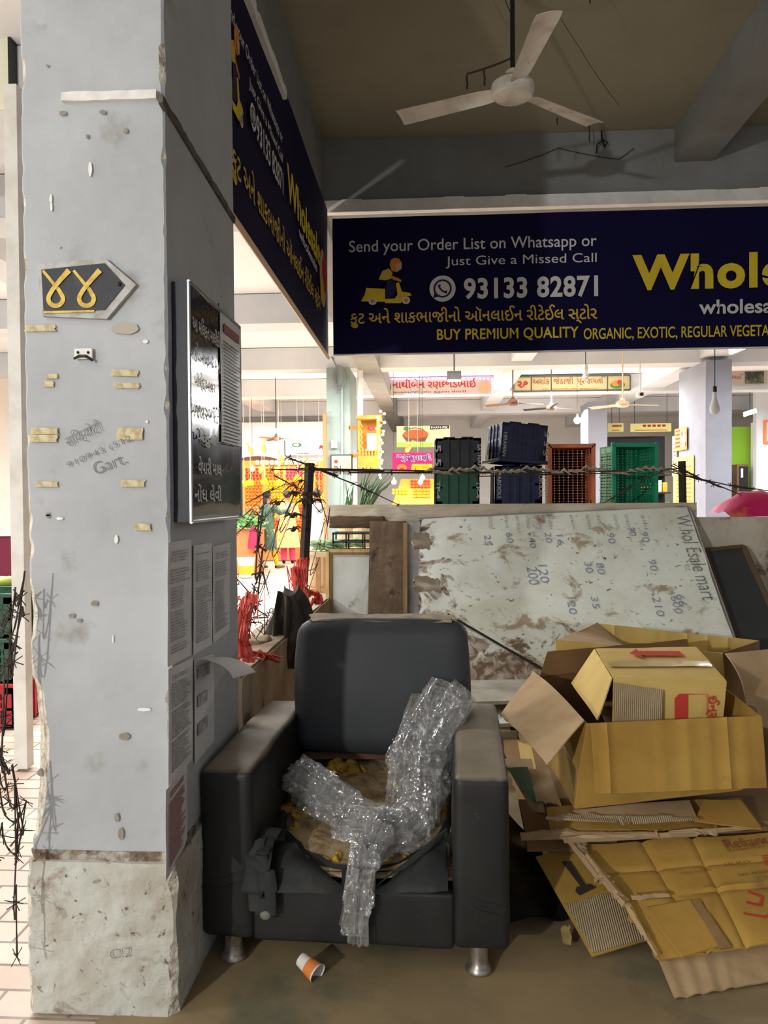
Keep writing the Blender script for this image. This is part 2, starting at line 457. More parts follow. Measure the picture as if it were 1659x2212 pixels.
m_crev = M('dirt_crevice', rgb(140, 124, 106), 0.95, rgb(92, 74, 58), 16, 0.42, 0.62, stain=rgb(178, 174, 164), s_scale=14, s_lo=0.5, s_hi=0.6, bump=0.9, b_scale=60)
pillar(PX0 - 0.004, PX1 + 0.003, PY0 - 0.005, PY1, 0.41, 0.458, 10, chip_lo, 'crevice', [m_crev, m_crev], pil, rough=0.007, seed=9)
# raised plaster moulding across the front and sloping along the side
mo = MB(); a = atY(137, 212, PY0 - 0.002); c = atY(341, 207, PY0 - 0.002)
mo.sheet([a + Vector((0, 0, -0.014)), c + Vector((0, 0, -0.014)), c + Vector((0, 0, 0.012)), a + Vector((0, 0, 0.010))], 30, 5, 0.026, 0.005, 30)
mo.build('moulding', m_trim, pil)
m_groove = M('dark_groove', rgb(98, 94, 88), 0.9, rgb(70, 64, 58), 12, 0.4, 0.6, bump=0.6, b_scale=40)  # darker grey strip for the groove line along the pillar side
mo = MB(); a = atX(346, 212, PX1 + 0.002); c = atX(505, 476, PX1 + 0.002)
mo.sheet([a + Vector((0, 0, -0.012)), c + Vector((0, 0, -0.012)), c + Vector((0, 0, 0.012)), a + Vector((0, 0, 0.012))], 30, 3, 0.012, 0.004, 30)
mo.build('groove', m_groove, pil)
# white post behind the pillar on the aisle side, with its grey foot
wp = MB(); q = atY(36, 1100, 4.0); wp.span((q.x - 0.035, 4.0, 0), (q.x + 0.035, 4.07, 3.66)); wp.build('pillar_aisle', m_trim, **S)

# ------------------------------------------------------------ columns of the market hall
def column(x0, x1, y0, y1, m, z1=3.66):
    mb = MB(); mb.rbox(((x0 + x1) / 2, (y0 + y1) / 2, z1 / 2), (x1 - x0, y1 - y0, z1), 0.012, seg=2)
    return mb.build('column', m, **S)
column(-1.715, -1.31, 13.0, 14.2, m_column)
column(4.53, 4.95, 12.85, 14.2, m_column_lilac)
column(3.75, 4.2, 18.3, 19.2, m_column_lilac)
column(-6.3, -5.9, 12.9, 14.1, m_column_lilac)
column(-6.3, -5.9, 6.0, 6.8, m_column_lilac)
# ============================================================ signs
m_banner = M('banner_navy', rgb(9, 6, 48), 0.7, rgb(12, 8, 54), 1.4, 0.4, 0.7, spec=0.14)
m_ylw = M('print_yellow', rgb(222, 196, 40), 0.6, rgb(206, 178, 34), 6)
m_gold = M('print_gold', rgb(206, 172, 62), 0.6)
m_wht = M('print_white', rgb(206, 204, 202), 0.6)
m_org = M('print_orange', rgb(212, 128, 52), 0.6)
m_skin_print = M('print_skin', rgb(206, 160, 120), 0.6)
m_red = M('print_red', rgb(186, 40, 44), 0.6)
m_navy_print = M('print_navy', rgb(26, 18, 70), 0.6)
m_green = M('print_green', rgb(64, 120, 60), 0.6)

def flat(parent, name, pts, m, n, lift=0.003, label=None):
    n = Vector(n); return MB().poly([Vector(p) + n * lift for p in pts]).build(name, m, parent, label=label)
def ribbon(mb, pts, wd, n, taper=None, closed=False):
    n = Vector(n).normalized(); pts = [Vector(p) for p in pts]; L = []
    for i, p in enumerate(pts):
        t = (pts[min(i + 1, len(pts) - 1)] - pts[max(i - 1, 0)]).normalized(); s = n.cross(t)
        ww = wd * (taper[i] if taper else 1)
        L.append((mb.bm.verts.new(p + s * ww / 2), mb.bm.verts.new(p - s * ww / 2)))
    for a, b in zip(L, L[1:]): mb.bm.faces.new((a[0], a[1], b[1], b[0]))
    return mb
def disc(c, r, ux, uy, n=24, r2=None): return [Vector(c) + Vector(ux) * r * math.cos(2 * PI * k / n) + Vector(uy) * (r2 or r) * math.sin(2 * PI * k / n) for k in range(n)]
def ring(mb, c, r0, r1, ux, uy, n=28):
    a = [mb.bm.verts.new(p) for p in disc(c, r0, ux, uy, n)]; b = [mb.bm.verts.new(p) for p in disc(c, r1, ux, uy, n)]
    for k in range(n): mb.bm.faces.new((a[k], a[(k + 1) % n], b[(k + 1) % n], b[k]))
    return mb

# ---------------- front banner over the back of the stall
FY = 5.83
zt = (atY(722, 467, FY).z + atY(1659, 452, FY).z) / 2; zb = (atY(722, 768, FY).z + atY(1659, 750, FY).z) / 2
xl = atY(719, 600, FY).x
front = thing('shop_banner', 'long dark blue shop banner with phone number and scooter, facing the viewer above the crates', 'banner', ((xl + 4.2) / 2, FY, zb), group='blue shop banners')
MB().sheet([(xl, FY, zb), (4.2, FY, zb), (4.2, FY, zt), (xl, FY, zt)], 60, 12, 0.008, 0.012, 1.2).build('banner_sheet', m_banner, front, smooth=True)
NX, NZ, NN = Vector((1, 0, 0)), Vector((0, 0, 1)), Vector((0, -1, 0))
FL = FY - 0.020
def fw(body, x0, x1, y0, y1, m, bold=0.0, **k):
    a = atY(x0, y1, FL); c = atY(x1, y1, FL); t = atY(x0, y0, FL)
    return write(body, a, NX, NZ, c.x - a.x, t.z - a.z, m, front, bold=bold, lift=0.0, **k)
fw('Send your Order List on Whatsapp or', 754, 1289, 520, 553, m_wht, 0.006)
fw('Just Give a Missed Call', 963, 1289, 554, 580, m_wht, 0.0)
fw('93133 82871', 1002, 1292, 601, 647, m_wht, 0.03, spacing=1.06)
fw('BUY PREMIUM QUALITY', 944, 1250, 711, 739, m_ylw, 0.016, spacing=1.04)
fw('ORGANIC, EXOTIC, REGULAR VEGETABLES', 1261, 1708, 709, 737, m_ylw, 0.010)
fw('Wholesale', 1366, 1890, 551, 628, m_ylw, 0.040, spacing=1.12)
fw('wholesale', 1510, 1702, 648, 679, m_wht, 0.02)
GUJ = '\u0aab\u0ac1\u0a9f \u0a85\u0aa8\u0ac7 \u0ab6\u0abe\u0a95\u0aad\u0abe\u0a9c\u0ac0\u0aa8\u0acb \u0a91\u0aa8\u0ab2\u0abe\u0a88\u0aa8 \u0ab0\u0ac0\u0a9f\u0ac7\u0a88\u0ab2 \u0ab8\u0acd\u0a9f\u0acb\u0ab0'
fw(GUJ, 757, 1290, 667, 709, m_gold, 0.012)
# round call emblem
def call_emblem(c, ux, uy, n, r, parent, r2=None):
    k = (r2 or r) / r; ux = Vector(ux); uy = Vector(uy) * k; n = Vector(n)
    flat(parent, 'emblem_disc', disc(c, r, ux, uy), m_wht, n, 0.002)
    mb = MB(); ring(mb, Vector(c) + n * 0.004, r * 0.56, r * 0.70, ux, uy)
    mb.poly([Vector(c) + n * 0.0042 + ux * r * a + uy * r * b_ for a, b_ in ((-0.62, -0.30), (-0.74, -0.72), (-0.28, -0.62))])
    ribbon(mb, [Vector(c) + n * 0.0044 + ux * r * a + uy * r * b_ for a, b_ in ((-0.26, 0.30), (-0.24, 0.08), (-0.05, -0.16), (0.14, -0.27), (0.34, -0.26))], r * 0.15, n, [1.7, 1.0, 0.9, 1.0, 1.7])
    mb.build('emblem_handset', m_navy_print, parent)
call_emblem(atY(956, 623.5, FL), NX, NZ, NN, (28 / F) * FL, front)
# rider on a scooter
def scooter(T, parent, n):
    P = lambda pts: [T(x, y) for x, y in pts]
    flat(parent, 'scooter_print', P([(791, 622), (832, 624), (832, 652), (780, 651), (788, 636)]), m_ylw, n, 0.002)
    flat(parent, 'scooter_print', P([(832, 646), (853, 645), (859, 636), (855, 612), (862, 610), (868, 630), (886, 633), (889, 639), (874, 641), (866, 655), (832, 655)]), m_ylw, n, 0.003)
    flat(parent, 'rider_print', P([(818, 604), (826, 586), (840, 580), (848, 590), (846, 602), (832, 606)]), m_gold, n, 0.004)
    flat(parent, 'rider_print', P([(842, 594), (862, 602), (868, 606), (866, 610), (848, 604)]), m_org, n, 0.005)
    flat(parent, 'rider_print', P([(836, 606), (852, 606), (856, 624), (848, 640), (838, 645), (833, 640)]), m_navy_print, n, 0.004)
    flat(parent, 'helmet_print', P([(842, 572), (844, 562), (852, 557), (862, 559), (868, 568), (867, 580), (858, 588), (846, 586)]), m_org, n, 0.004)
    flat(parent, 'helmet_print', P([(852, 574), (860, 567), (868, 570), (867, 582), (858, 587)]), m_skin_print, n, 0.006)
    for cx, cy in ((805, 651), (877, 649)):
        flat(parent, 'wheel_print', P([(cx + 9 * math.cos(t * PI / 8), cy + 8 * math.sin(t * PI / 8)) for t in range(16)]), m_wht, n, 0.004)
        flat(parent, 'wheel_print', P([(cx + 5 * math.cos(t * PI / 8), cy + 4.4 * math.sin(t * PI / 8)) for t in range(16)]), m_org, n, 0.006)
    for yy in (563, 573, 582): flat(parent, 'speed_line_print', P([(770, yy), (830 - (yy - 563), yy - 1), (830 - (yy - 563), yy), (770, yy + 1)]), m_banner, n, 0.001)
scooter(lambda x, y: atY(x, y, FL), front, NN)
# seams, tie and bottom hem
MB().tube([(xl, FY - 0.004, zb), (4.2, FY - 0.004, zb)], 0.008).build('hem_rod', m_trim, front)

# ---------------- banner along the left side of the stall
LX = -0.752
z0 = 2.53; z1 = 3.60
left = thing('shop_banner', 'dark blue shop banner running away from the pillar along the left side of the stall', 'banner', (LX, 4.3, z0), group='blue shop banners')
MB().sheet([(LX, 2.875, z0 + 0.02), (LX, 4.0, z0 + .01), (LX, 4.0, 3.575), (LX, 2.875, 3.50)], 24, 14, 0.008, 0.010, 1.3).sheet([(LX, 3.99, z0 + 0.01), (LX, 5.80, z0 - 0.01), (LX, 5.80, z1 + .02), (LX, 3.99, z1 + .02)], 30, 14, 0.008, 0.010, 1.3).build('banner_sheet', m_banner, left, smooth=True)
MB().tube([(LX + 0.004, 2.87, z0 + 0.01), (LX + 0.004, 5.80, z0 - 0.02)], 0.016, 4).build('hem_rod', M('wood_batten', rgb(188, 160, 136), 0.8), left)
LL = LX + 0.018
UY = Vector((0, 1, 0)); LN = Vector((1, 0, 0))
def lw_(body, ya, yb, za, zb_, m, bold=0.0, slope=0.0):
    return write(body, (LL, ya, za), (0, 1, slope), NZ, yb - ya, zb_ - za, m, left, bold=bold, lift=0.0)
lw_('Send your Order List on Whatsapp or', 2.83, 3.94, 3.25, 3.32, m_wht, 0.01)
lw_('Just Give a Missed Call', 3.2, 3.94, 3.155, 3.215, m_wht, 0.01)
lw_('93133 82871', 3.33, 3.95, 3.01, 3.125, m_wht, 0.02)
lw_('Wholesale', 4.06, 5.30, 3.04, 3.23, m_ylw, 0.03)
lw_('wholesale', 4.42, 5.15, 2.96, 3.02, m_wht, 0.02)
lw_(GUJ, 2.90, 5.30, 2.66, 2.83, m_gold, 0.012, 0.02)
call_emblem(Vector((LL, 3.26, 3.07)), UY, NZ, LN, 0.055, left)
scooter(lambda x, y: Vector((LL, 2.72 + (x - 770) * 0.0030, 2.93 + (655 - y) * 0.0036)), left, LN)
flat(left, 'fruit_print', disc((LL, 5.42, 3.0), 0.16, UY, NZ, 20, 0.2), m_skin_print, LN, 0.002)
flat(left, 'fruit_print', disc((LL, 5.50, 3.05), 0.12, UY, NZ, 20, 0.13), m_red, LN, 0.004)
flat(left, 'fruit_print', disc((LL, 5.36, 2.90), 0.09, UY, NZ, 20, 0.1), m_gold, LN, 0.005)

# ---------------- number plate shaped like an arrow on the pillar
PF = PY0 - 0.003
m_plate = M('number_plate_black', rgb(48, 50, 56), 0.6, rgb(66, 68, 72), 20, 0.5, 0.7)
m_frame_grey = M('plaster_frame', rgb(188, 188, 186), 0.85, rgb(160, 156, 150), 20, 0.45, 0.65, bump=0.4, b_scale=50)
m_numy = M('number_yellow', rgb(222, 194, 92), 0.7, rgb(196, 160, 74), 40, 0.45, 0.6)
pc = atY(185, 690, PF)
plate = thing('number_plate', 'black arrow shaped number plate with two yellow Gujarati digits on the grey pillar', 'sign', pc)
P_ = lambda x, y, d=0.0: atY(x, y, PF) + Vector((0, -d, 0))
MB().prism([P_(84, 574), P_(231, 561), P_(297, 617), P_(234, 691), P_(96, 685)], (0, -0.012, 0)).build('surround', m_frame_grey, plate)
MB().prism([P_(95, 586, .0122), P_(170, 578, .0122), P_(231, 572, .0122), P_(274, 619, .0122), P_(231, 672, .0122), P_(100, 680, .0122)], (0, -0.003, 0)).build('panel', m_plate, plate)
for k, ox in enumerate((0, 66)):
    mb = MB()
    xy = [(99, 588), (108, 599), (117, 610), (125, 620), (133, 629)] + [(127 + 15.5 * math.cos(R(t)), 649 + 15 * math.sin(R(t))) for t in range(-40, 226, 14)] + [(121, 629), (128, 620), (137, 609), (147, 598), (156, 588)]
    DP = [P_(x + ox, y, .017 + .00008 * i) for i, (x, y) in enumerate(xy)]
    ribbon(mb, DP, 0.0125, NN, [.6, .65, .7, .75, .85] + [1] * (len(xy) - 10) + [1, 1, 1.05, 1.15, 1.3])
    mb.build('digit', m_numy, plate)
MB().poly([P_(101, 675, .017), P_(209, 673, .017), P_(209, 677, .017), P_(101, 680, .017)]).build('underline', m_numy, plate)
MB().sphere(P_(263, 617, .016), 0.006, 8, 6).build('nail', m_dark, plate)

# ---------------- tape scraps, hook and scribbles left on the pillar
m_tape = M('old_tape', rgb(206, 194, 156), 0.7, rgb(176, 160, 122), 40, 0.45, 0.6)
def tape(x0, y0, x1, y1, label, seed, skew=0):
    mb = MB(); mb.sheet([P_(x0, y1, .003), P_(x1, y1 + skew, .003), P_(x1, y0 + skew, .003), P_(x0, y0, .003)], 14, 5, 0.0012, 0.001, 80, ragged=0.12, rag=(1, 1, 0, 0), seed=seed)
    return mb.build('tape_scrap', m_tape, label=label, cat='tape', group='old tape scraps on the pillar')
tape(50, 703, 124, 717, 'long yellowed tape scrap just below the number plate, left side', 1, -1)
tape(98, 808, 127, 818, 'small torn tape scrap left of the pillar middle, upper of a pair', 2)
tape(93, 824, 118, 836, 'small torn tape scrap left of the pillar middle, lower of a pair', 3)
tape(238, 798, 302, 812, 'ragged pale tape scrap right of the metal hook, upper of two', 4, 2)
tape(245, 826, 304, 838, 'ragged pale tape scrap right of the metal hook, lower of two', 5, 2)
tape(64, 924, 130, 938, 'crumpled tape scrap stuck above another at the pillar left edge', 6)
tape(63, 939, 128, 955, 'flat tape scrap stuck under a crumpled one at the pillar left edge', 7)
tape(252, 924, 313, 950, 'wide tape scrap right of the pencil writing', 8)
tape(75, 1040, 128, 1052, 'narrow tape scrap with dark upper edge below the pencil writing, left', 9)
tape(258, 1037, 316, 1052, 'narrow tape scrap below the pencil writing, right', 10)
tape(290, 1131, 328, 1146, 'lowest small tape scrap near the right edge of the pillar', 11)
hk = thing('wall_hook', 'small white metal hook plate on the pillar under the number plate', 'hook', P_(182, 775))
MB().rbox(P_(183, 765, .006), (0.052, 0.008, 0.03), 0.003).build('hook_plate', m_white, hk)
MB().tube([P_(164, 776, .01), P_(176, 771, .016), P_(190, 771, .016), P_(204, 780, .01)], 0.004).build('hook_wire', m_dark, hk)
for x in (172, 194): MB().sphere(P_(x, 763, .011), 0.004, 8, 6).build('screw', m_dark, hk)
m_pencil = M('pencil', rgb(120, 121, 126), 0.9)
scr = thing('pencil_writing', 'faint slanted pencil writing of a name and number on the grey pillar', 'graffiti', P_(200, 1020))
def scrawl(body, x0, y0, x1, y1, h, m, parent, d=0.004, X=None, name='pencil_lines', bold=0.0):
    a, c = P_(x0, y0, d), P_(x1, y1, d); u = c - a
    return write(body, a, u, u.cross(Vector((0, 1, 0))), u.length, h, m, parent, name=name, lift=0.0, bold=bold)
scrawl('\u0938\u093f\u0915\u094d\u092f\u094b\u091f\u0940', 152, 975, 228, 938, 0.05, m_pencil, scr, bold=-0.012)
scrawl('910943 (512', 150, 1015, 288, 955, 0.022, m_pencil, scr, bold=-0.012)
scrawl('Gart.', 208, 1026, 276, 1000, 0.034, m_pencil, scr, bold=-0.012)
sc2 = thing('pencil_writing', 'small dark scribble low on the pillar plinth', 'graffiti', atY(260, 2075, PY0 - 0.03))
for body, x0, y0, x1, y1, h in (('C!.2', 238, 2072, 282, 2066, 0.026),):
    a = atY(x0, y0, PY0 - 0.027); c = atY(x1, y1, PY0 - 0.027); u = c - a
    write(body, a, u, Vector((0, 0, 1)), u.length, h, m_pencil, sc2, lift=0.0, bold=-0.015, name='pencil_lines')
m_flake = M('paint_flake', rgb(232, 230, 224), 0.9)
m_smudge = M('smudge', rgb(154, 148, 140), 0.9, rgb(130, 120, 110), 40)
def spot(x, y, w_, h_, m, nm, label, seed):
    pts = [P_(x + w_ * math.cos(t) * (1 + .4 * noise.noise(Vector((math.cos(t) * 2, math.sin(t) * 2, seed)))), y + h_ * math.sin(t) * (1 + .4 * noise.noise(Vector((math.cos(t) * 2, math.sin(t) * 2, seed + 5)))), 0.0032) for t in [2 * PI * k / 16 for k in range(16)]]
    MB().prism(pts, (0, -0.0005, 0)).build(nm, m, pil)
for i, (x, y, w_, h_) in enumerate(((196, 366, 4, 16), (111, 430, 3, 9), (112, 448, 2.5, 10), (252, 1165, 4, 9), (312, 1532, 15, 4), (315, 738, 6, 4), (130, 1120, 8, 3), (318, 911, 3, 3), (105, 1113, 4, 2), (245, 1380, 1.5, 9))):
    spot(x, y, w_, h_, m_flake, 'paint_chip', '', i)
for i, (x, y, w_, h_) in enumerate(((137, 246, 8, 5), (223, 243, 7, 5), (272, 283, 5, 6), (190, 296, 3, 5), (103, 143, 3, 3), (271, 710, 30, 12), (104, 1113, 5, 6), (205, 1303, 8, 6), (156, 1330, 7, 5), (270, 1590, 12, 8), (172, 1340, 6, 4), (253, 1765, 5, 10), (262, 1800, 6, 14), (90, 1668, 8, 9))):
    spot(x, y, w_, h_, m_smudge if i != 5 else M('scraped_patch', rgb(178, 168, 156), 0.9), 'smudge', '', i + 30)

# ---------------- framed notice board on the side of the pillar
SXF = PX1 + 0.002; TX = PX1 + 0.048
A_ = lambda x, y, X=TX: atX(x, y, X)
nb_y0 = A_(410, 1000).y; nb_y1 = A_(519, 1000).y
nz1 = (A_(410, 606).z + A_(517, 712).z) / 2; nz0 = (A_(410, 1127).z + A_(519, 1117).z) / 2
nb = thing('notice_board', 'black framed notice board with glossy cover and white Gujarati lettering on the pillar side', 'notice board', (SXF, (nb_y0 + nb_y1) / 2, nz0))
m_nbframe = M('board_side', rgb(38, 38, 46), 0.5)
m_gloss = M('glossy_film', rgb(40, 40, 48), 0.16, rgb(60, 60, 66), 2.0, 0.4, 0.7, coat=0.6, bump=0.10, b_scale=7, spec=0.6)
m_alu = M('aluminium_edge', rgb(170, 172, 176), 0.3, metal=0.9)
MB().span((SXF, nb_y0, nz0), (TX - 0.004, nb_y1, nz1)).build('frame_box', m_nbframe, nb)
MB().sheet([(TX, nb_y0, nz0), (TX, nb_y1, nz0), (TX, nb_y1, nz1), (TX, nb_y0, nz1)], 20, 20, 0.004, 0.004, 5).build('glossy_panel', m_gloss, nb, smooth=True)
mb = MB()
for a, c in (((nb_y0, nz1), (nb_y1, nz1)), ((nb_y0, nz0), (nb_y1, nz0)), ((nb_y1, nz0), (nb_y1, nz1)), ((nb_y0, nz0), (nb_y0, nz1))):
    mb.tube([(TX + 0.002, a[0], a[1]), (TX + 0.002, c[0], c[1])], 0.0055, 6)
mb.build('metal_edging', m_alu, nb)
m_pap = M('notice_paper', rgb(196, 196, 192), 0.5, rgb(170, 170, 168), 3)
px0 = A_(474, 900).y
MB().sheet([(TX + 0.006, px0, nz0 + 0.25), (TX + 0.006, nb_y1 - 0.008, nz0 + 0.25), (TX + 0.006, nb_y1 - 0.008, nz1 - 0.012), (TX + 0.006, px0, nz1 - 0.012)], 6, 14, 0.0012, 0.004, 5).build('paper_notice', m_pap, nb, smooth=True)
mb = MB()
rr = random.Random(3)
for i in range(30):
    z = nz1 - 0.10 - i * 0.0115; mb.span((TX + 0.0105, px0 + 0.02, z), (TX + 0.011, nb_y1 - 0.03 - rr.random() * 0.05, z + 0.003))
mb.build('printed_lines', M('print_grey', rgb(110, 108, 108), 0.8), nb)
MB().span((TX + 0.0105, px0 + 0.03, nz1 - 0.07), (TX + 0.011, nb_y1 - 0.04, nz1 - 0.04)).build('printed_heading', M('print_heading', rgb(150, 96, 92), 0.8), nb)
LNS = ['\u0a86 \u0aae\u0abf\u0ab2\u0a95\u0aa4 \u0aae\u0abe\u0ab2\u0ac0\u0a95\u0ac0', '\u0ab6\u0ac7\u0aa1 - \u0aa8\u0a82\u0aac\u0ab0 \u0aac\u0ac7\u0aa8', '\u0aac\u0acb\u0ab0\u0acd\u0aa1 \u0aac\u0abe\u0ab0', '\u0aac\u0a9c\u0abe\u0ab0 \u0ab8\u0aae\u0abf\u0aa4\u0ac0', '\u0a96\u0ac7\u0aa1\u0ac1\u0aa4', '\u0ab5\u0ac7\u0aaa\u0abe\u0ab0\u0ac0 \u0aae\u0abe\u0ab2', '\u0aa8\u0acb\u0a82\u0aa7 \u0ab2\u0ac7\u0ab5\u0ac0']
for i, body in enumerate(LNS):
    z = nz1 - 0.13 - i * 0.082
    yy0 = nb_y0 + 0.02 + 0.02 * (i % 3); yy1 = px0 - 0.01 - (0.06 if i in (2, 4) else 0)
    write(body, (TX + 0.007, yy0, z), (0, 1, 0), NZ, yy1 - yy0, 0.052, m_wht, nb, bold=0.01, lift=0.0)
MB().tube([A_(470, 690, SXF + 0.02), A_(472, 655, SXF + 0.02)], 0.002).build('nail', m_dark, nb)

# ---------------- printed papers pasted on the side of the pillar
m_paper = M('paper', rgb(214, 214, 216), 0.8, rgb(196, 196, 198), 4, 0.4, 0.7)
m_ink = M('ink_grey', rgb(150, 150, 152), 0.9, rgb(190, 190, 192), 40, .45, .6)
m_redink = M('ink_red', rgb(168, 96, 112), 0.9)
def paper(x0, x1, yt, yb, label, seed, ink=m_ink, head=True, lines=34, lift=0.003, yt2=None, yb2=None):
    X = SXF + lift
    a = atX(x0, yb, X); c = atX(x1, yb2 if yb2 else yb, X); d = atX(x1, yt2 if yt2 else yt, X); e = atX(x0, yt, X)
    root = thing('printed_paper', label, 'paper', a, group='printed papers on the pillar side')
    MB().sheet([a, c, d, e], 8, 12, 0.0008, 0.0025, 9, seed=seed).build('paper_sheet', m_paper, root, smooth=True)
    mb = MB(); r_ = random.Random(seed)
    for i in range(lines):
        v0 = 0.08 + 0.84 * i / lines; v1 = v0 + 0.84 / lines * 0.42
        if r_.random() < 0.1: continue
        u0, u1 = 0.1, 0.9 - r_.random() * 0.25
        if 0.35 < v0 < 0.65 and seed % 2: u1 = min(u1, 0.6)
        if head and i < 2: u0, u1 = 0.15, 0.8
        Pq = lambda u, v: (e * (1 - u) + d * u) * (1 - v) + (a * (1 - u) + c * u) * v + LN * 0.004
        mb.poly([Pq(u0, v1), Pq(u1, v1), Pq(u1, v0), Pq(u0, v0)])
    mb.build('printed_text', ink, root)
    return root
paper(362, 413, 1172, 1442, 'printed paper, nearest of three in the top row on the pillar side', 1, yt2=1164, yb2=1415)
paper(418, 458, 1178, 1415, 'printed paper, middle of three in the top row on the pillar side', 2, yt2=1172, yb2=1392)
paper(460, 496, 1180, 1390, 'printed paper, farthest of three in the top row on the pillar side', 3, yt2=1172, yb2=1362, lift=0.005)
paper(363, 416, 1446, 1700, 'printed paper below the top row, nearest the pillar corner', 4, lines=38, yt2=1420, yb2=1640)
cp = paper(420, 462, 1425, 1650, 'half peeled paper with its top curling off the pillar side', 5, lines=3, head=False, yt2=1412, yb2=1600)
cu = MB(); a = atX(424, 1422, SXF + .006); c = atX(462, 1416, SXF + .006)
rows = []
for i in range(13):
    t = i / 12; an = t * 1.9
    o_ = Vector((0.11 * math.sin(an * 0.75), 0.02 * t, -0.005 - 0.055 * (1 - math.cos(an)) + 0.012 * t))
    rows.append((a + o_, c + o_ + Vector((0.02 * t, 0.03 * t, 0))))
for (p, q), (p2, q2) in zip(rows, rows[1:]): cu.poly([p, q, q2, p2])
cu.build('curled_flap', m_paper, cp, smooth=True)
paper(358, 404, 1708, 1905, 'lowest paper with red print on the pillar side, beside the armchair', 6, ink=m_redink, lines=22, yt2=1648, yb2=1818)

# ---------------- ceiling fan of the stall
m_fan = M('fan_white', rgb(206, 200, 190), 0.5, rgb(170, 158, 140), 7, 0.45, 0.7, stain=rgb(120, 100, 82), s_scale=9, s_lo=0.64, s_hi=0.72)
m_rod = M('fan_rod', rgb(18, 17, 16), 0.5)
def fan(name, label, loc, ceil_z, ang, m_body, m_blade, rod_m, Rb=0.64, group='ceiling fans', hub=0.11, tilt=0.0):
    t = thing(name, label, 'fan', loc, group=group)
    X, Y, Z = loc
    MB().lathe([(0.012, 0.03), (0.012, ceil_z - Z)], seg=10).build('down_rod', rod_m, t, local=True)
    MB().lathe([(0.012, ceil_z - Z - 0.10), (0.055, ceil_z - Z - 0.08), (0.062, ceil_z - Z - 0.0)], seg=16).build('canopy', m_body, t, local=True, smooth=True)
    MB().lathe([(0.02, 0.10), (0.035, 0.09), (0.045, 0.045), (hub * 0.8, 0.04), (hub, 0.02), (hub * 1.02, -0.012), (hub * 0.97, -0.03), (hub * 0.9, -0.034), (hub * 0.86, -0.042), (hub * 0.5, -0.052), (0.01, -0.054)], seg=32).build('motor', m_body, t, local=True, smooth=True)
    for k in range(3):
        an = ang + k * 2 * PI / 3
        mt = Matrix.Rotation(an, 4, 'Z')
        mb = MB(); top = []; bot = []
        for i in range(15):
            u = i / 14; x = hub * 0.8 + (Rb - hub * 0.8) * u
            wd = 0.045 + 0.018 * u if u > 0.12 else 0.03 + 0.02 * u / 0.12
            if u > 0.94: wd *= 0.93
            row = []
            for j in range(6):
                v = (j / 5 - 0.5) * 2
                row.append(mt @ Vector((x, v * wd, -0.012 + 0.012 * v + 0.008 * (1 - v * v) * 1.0)))
            top.append(row)
        for r_ in top: pass
        up = [[p + Vector((0, 0, 0.0025)) for p in r_] for r_ in top]
        rings = [r_ + q[::-1] for r_, q in zip(top, up)]
        mb.loft(rings); bl = mb.build('blade', m_blade, t, local=True, smooth=True)
        MB().box(mt @ Vector((hub * 1.05, 0, 0.0)), (0.11, 0.035, 0.005), rot=Matrix.Rotation(an, 3, 'Z')).build('blade_bracket', m_body, bl, local=True)
    return t
fan('ceiling_fan', 'dusty white ceiling fan with a black rod hanging inside the dark stall', (0.45, 4.05, 3.56), 4.2, R(-82), m_fan, m_fan, m_rod)
# sooty cobweb strands and loose wires under the stall ceiling
m_web = M('cobweb', rgb(52, 42, 34), 0.95)
wb = MB()
def strand(pts, r=0.003, mb=None):
    P2 = []
    for i in range(len(pts) - 1):
        a, c = Vector(pts[i]), Vector(pts[i + 1])
        for k in range(6):
            t = k / 6; P2.append(a.lerp(c, t) + Vector((0.006 * noise.noise(a * 9 + Vector((t * 5, 0, 0))), 0, -0.02 * math.sin(PI * t) * (a - c).length)))
    P2.append(Vector(pts[-1])); (mb or wb).tube(P2, r, 4)
strand([(0.16, 3.5, 4.195), (0.44, 4.04, 4.1), (0.45, 4.05, 3.8)], 0.004)
strand([(0.30, 3.9, 4.195), (0.44, 4.05, 3.95)], 0.003)
strand([(0.46, 4.05, 4.1), (0.72, 3.9, 4.05), (0.95, 3.95, 4.19)], 0.003)
for x, y, l in ((0.20, 3.95, 0.22), (0.83, 4.0, 0.25), (1.45, 4.2, 0.08), (0.62, 3.8, 0.12), (1.2, 5.8, 0.14), (0.95, 5.7, 0.05)):
    strand([(x, y, 4.199), (x + 0.005, y, 4.2 - l)], 0.004)
strand([(0.45, 4.05, 3.72), (0.22, 4.15, 3.70), (0.22, 4.15, 3.62)], 0.006); strand([(0.31, 4.12, 3.70), (0.31, 4.12, 3.62)], 0.005)
strand([(1.55, 5.90, 4.05), (1.45, 5.92, 3.98), (1.0, 5.92, 4.08), (0.6, 5.92, 3.95)], 0.003)
strand([(1.05, 4.3, 3.58), (0.70, 4.1, 3.95)], 0.002)
wb.build('cobwebs', m_web, label='sooty cobweb strands hanging under the stall ceiling around the fan', cat='cobweb', kind='stuff')
hk = thing('wire_loop', 'black loop of wire sticking out of the beam above the banner', 'wire', atY(1300, 330, 5.9))
MB().tube([atY(1288, 332, 5.9), atY(1290, 312, 5.88), atY(1305, 302, 5.88), atY(1312, 308, 5.86), atY(1306, 318, 5.88), atY(1300, 300, 5.92), atY(1299, 280, 5.92)], 0.006).build('wire', m_black, hk)
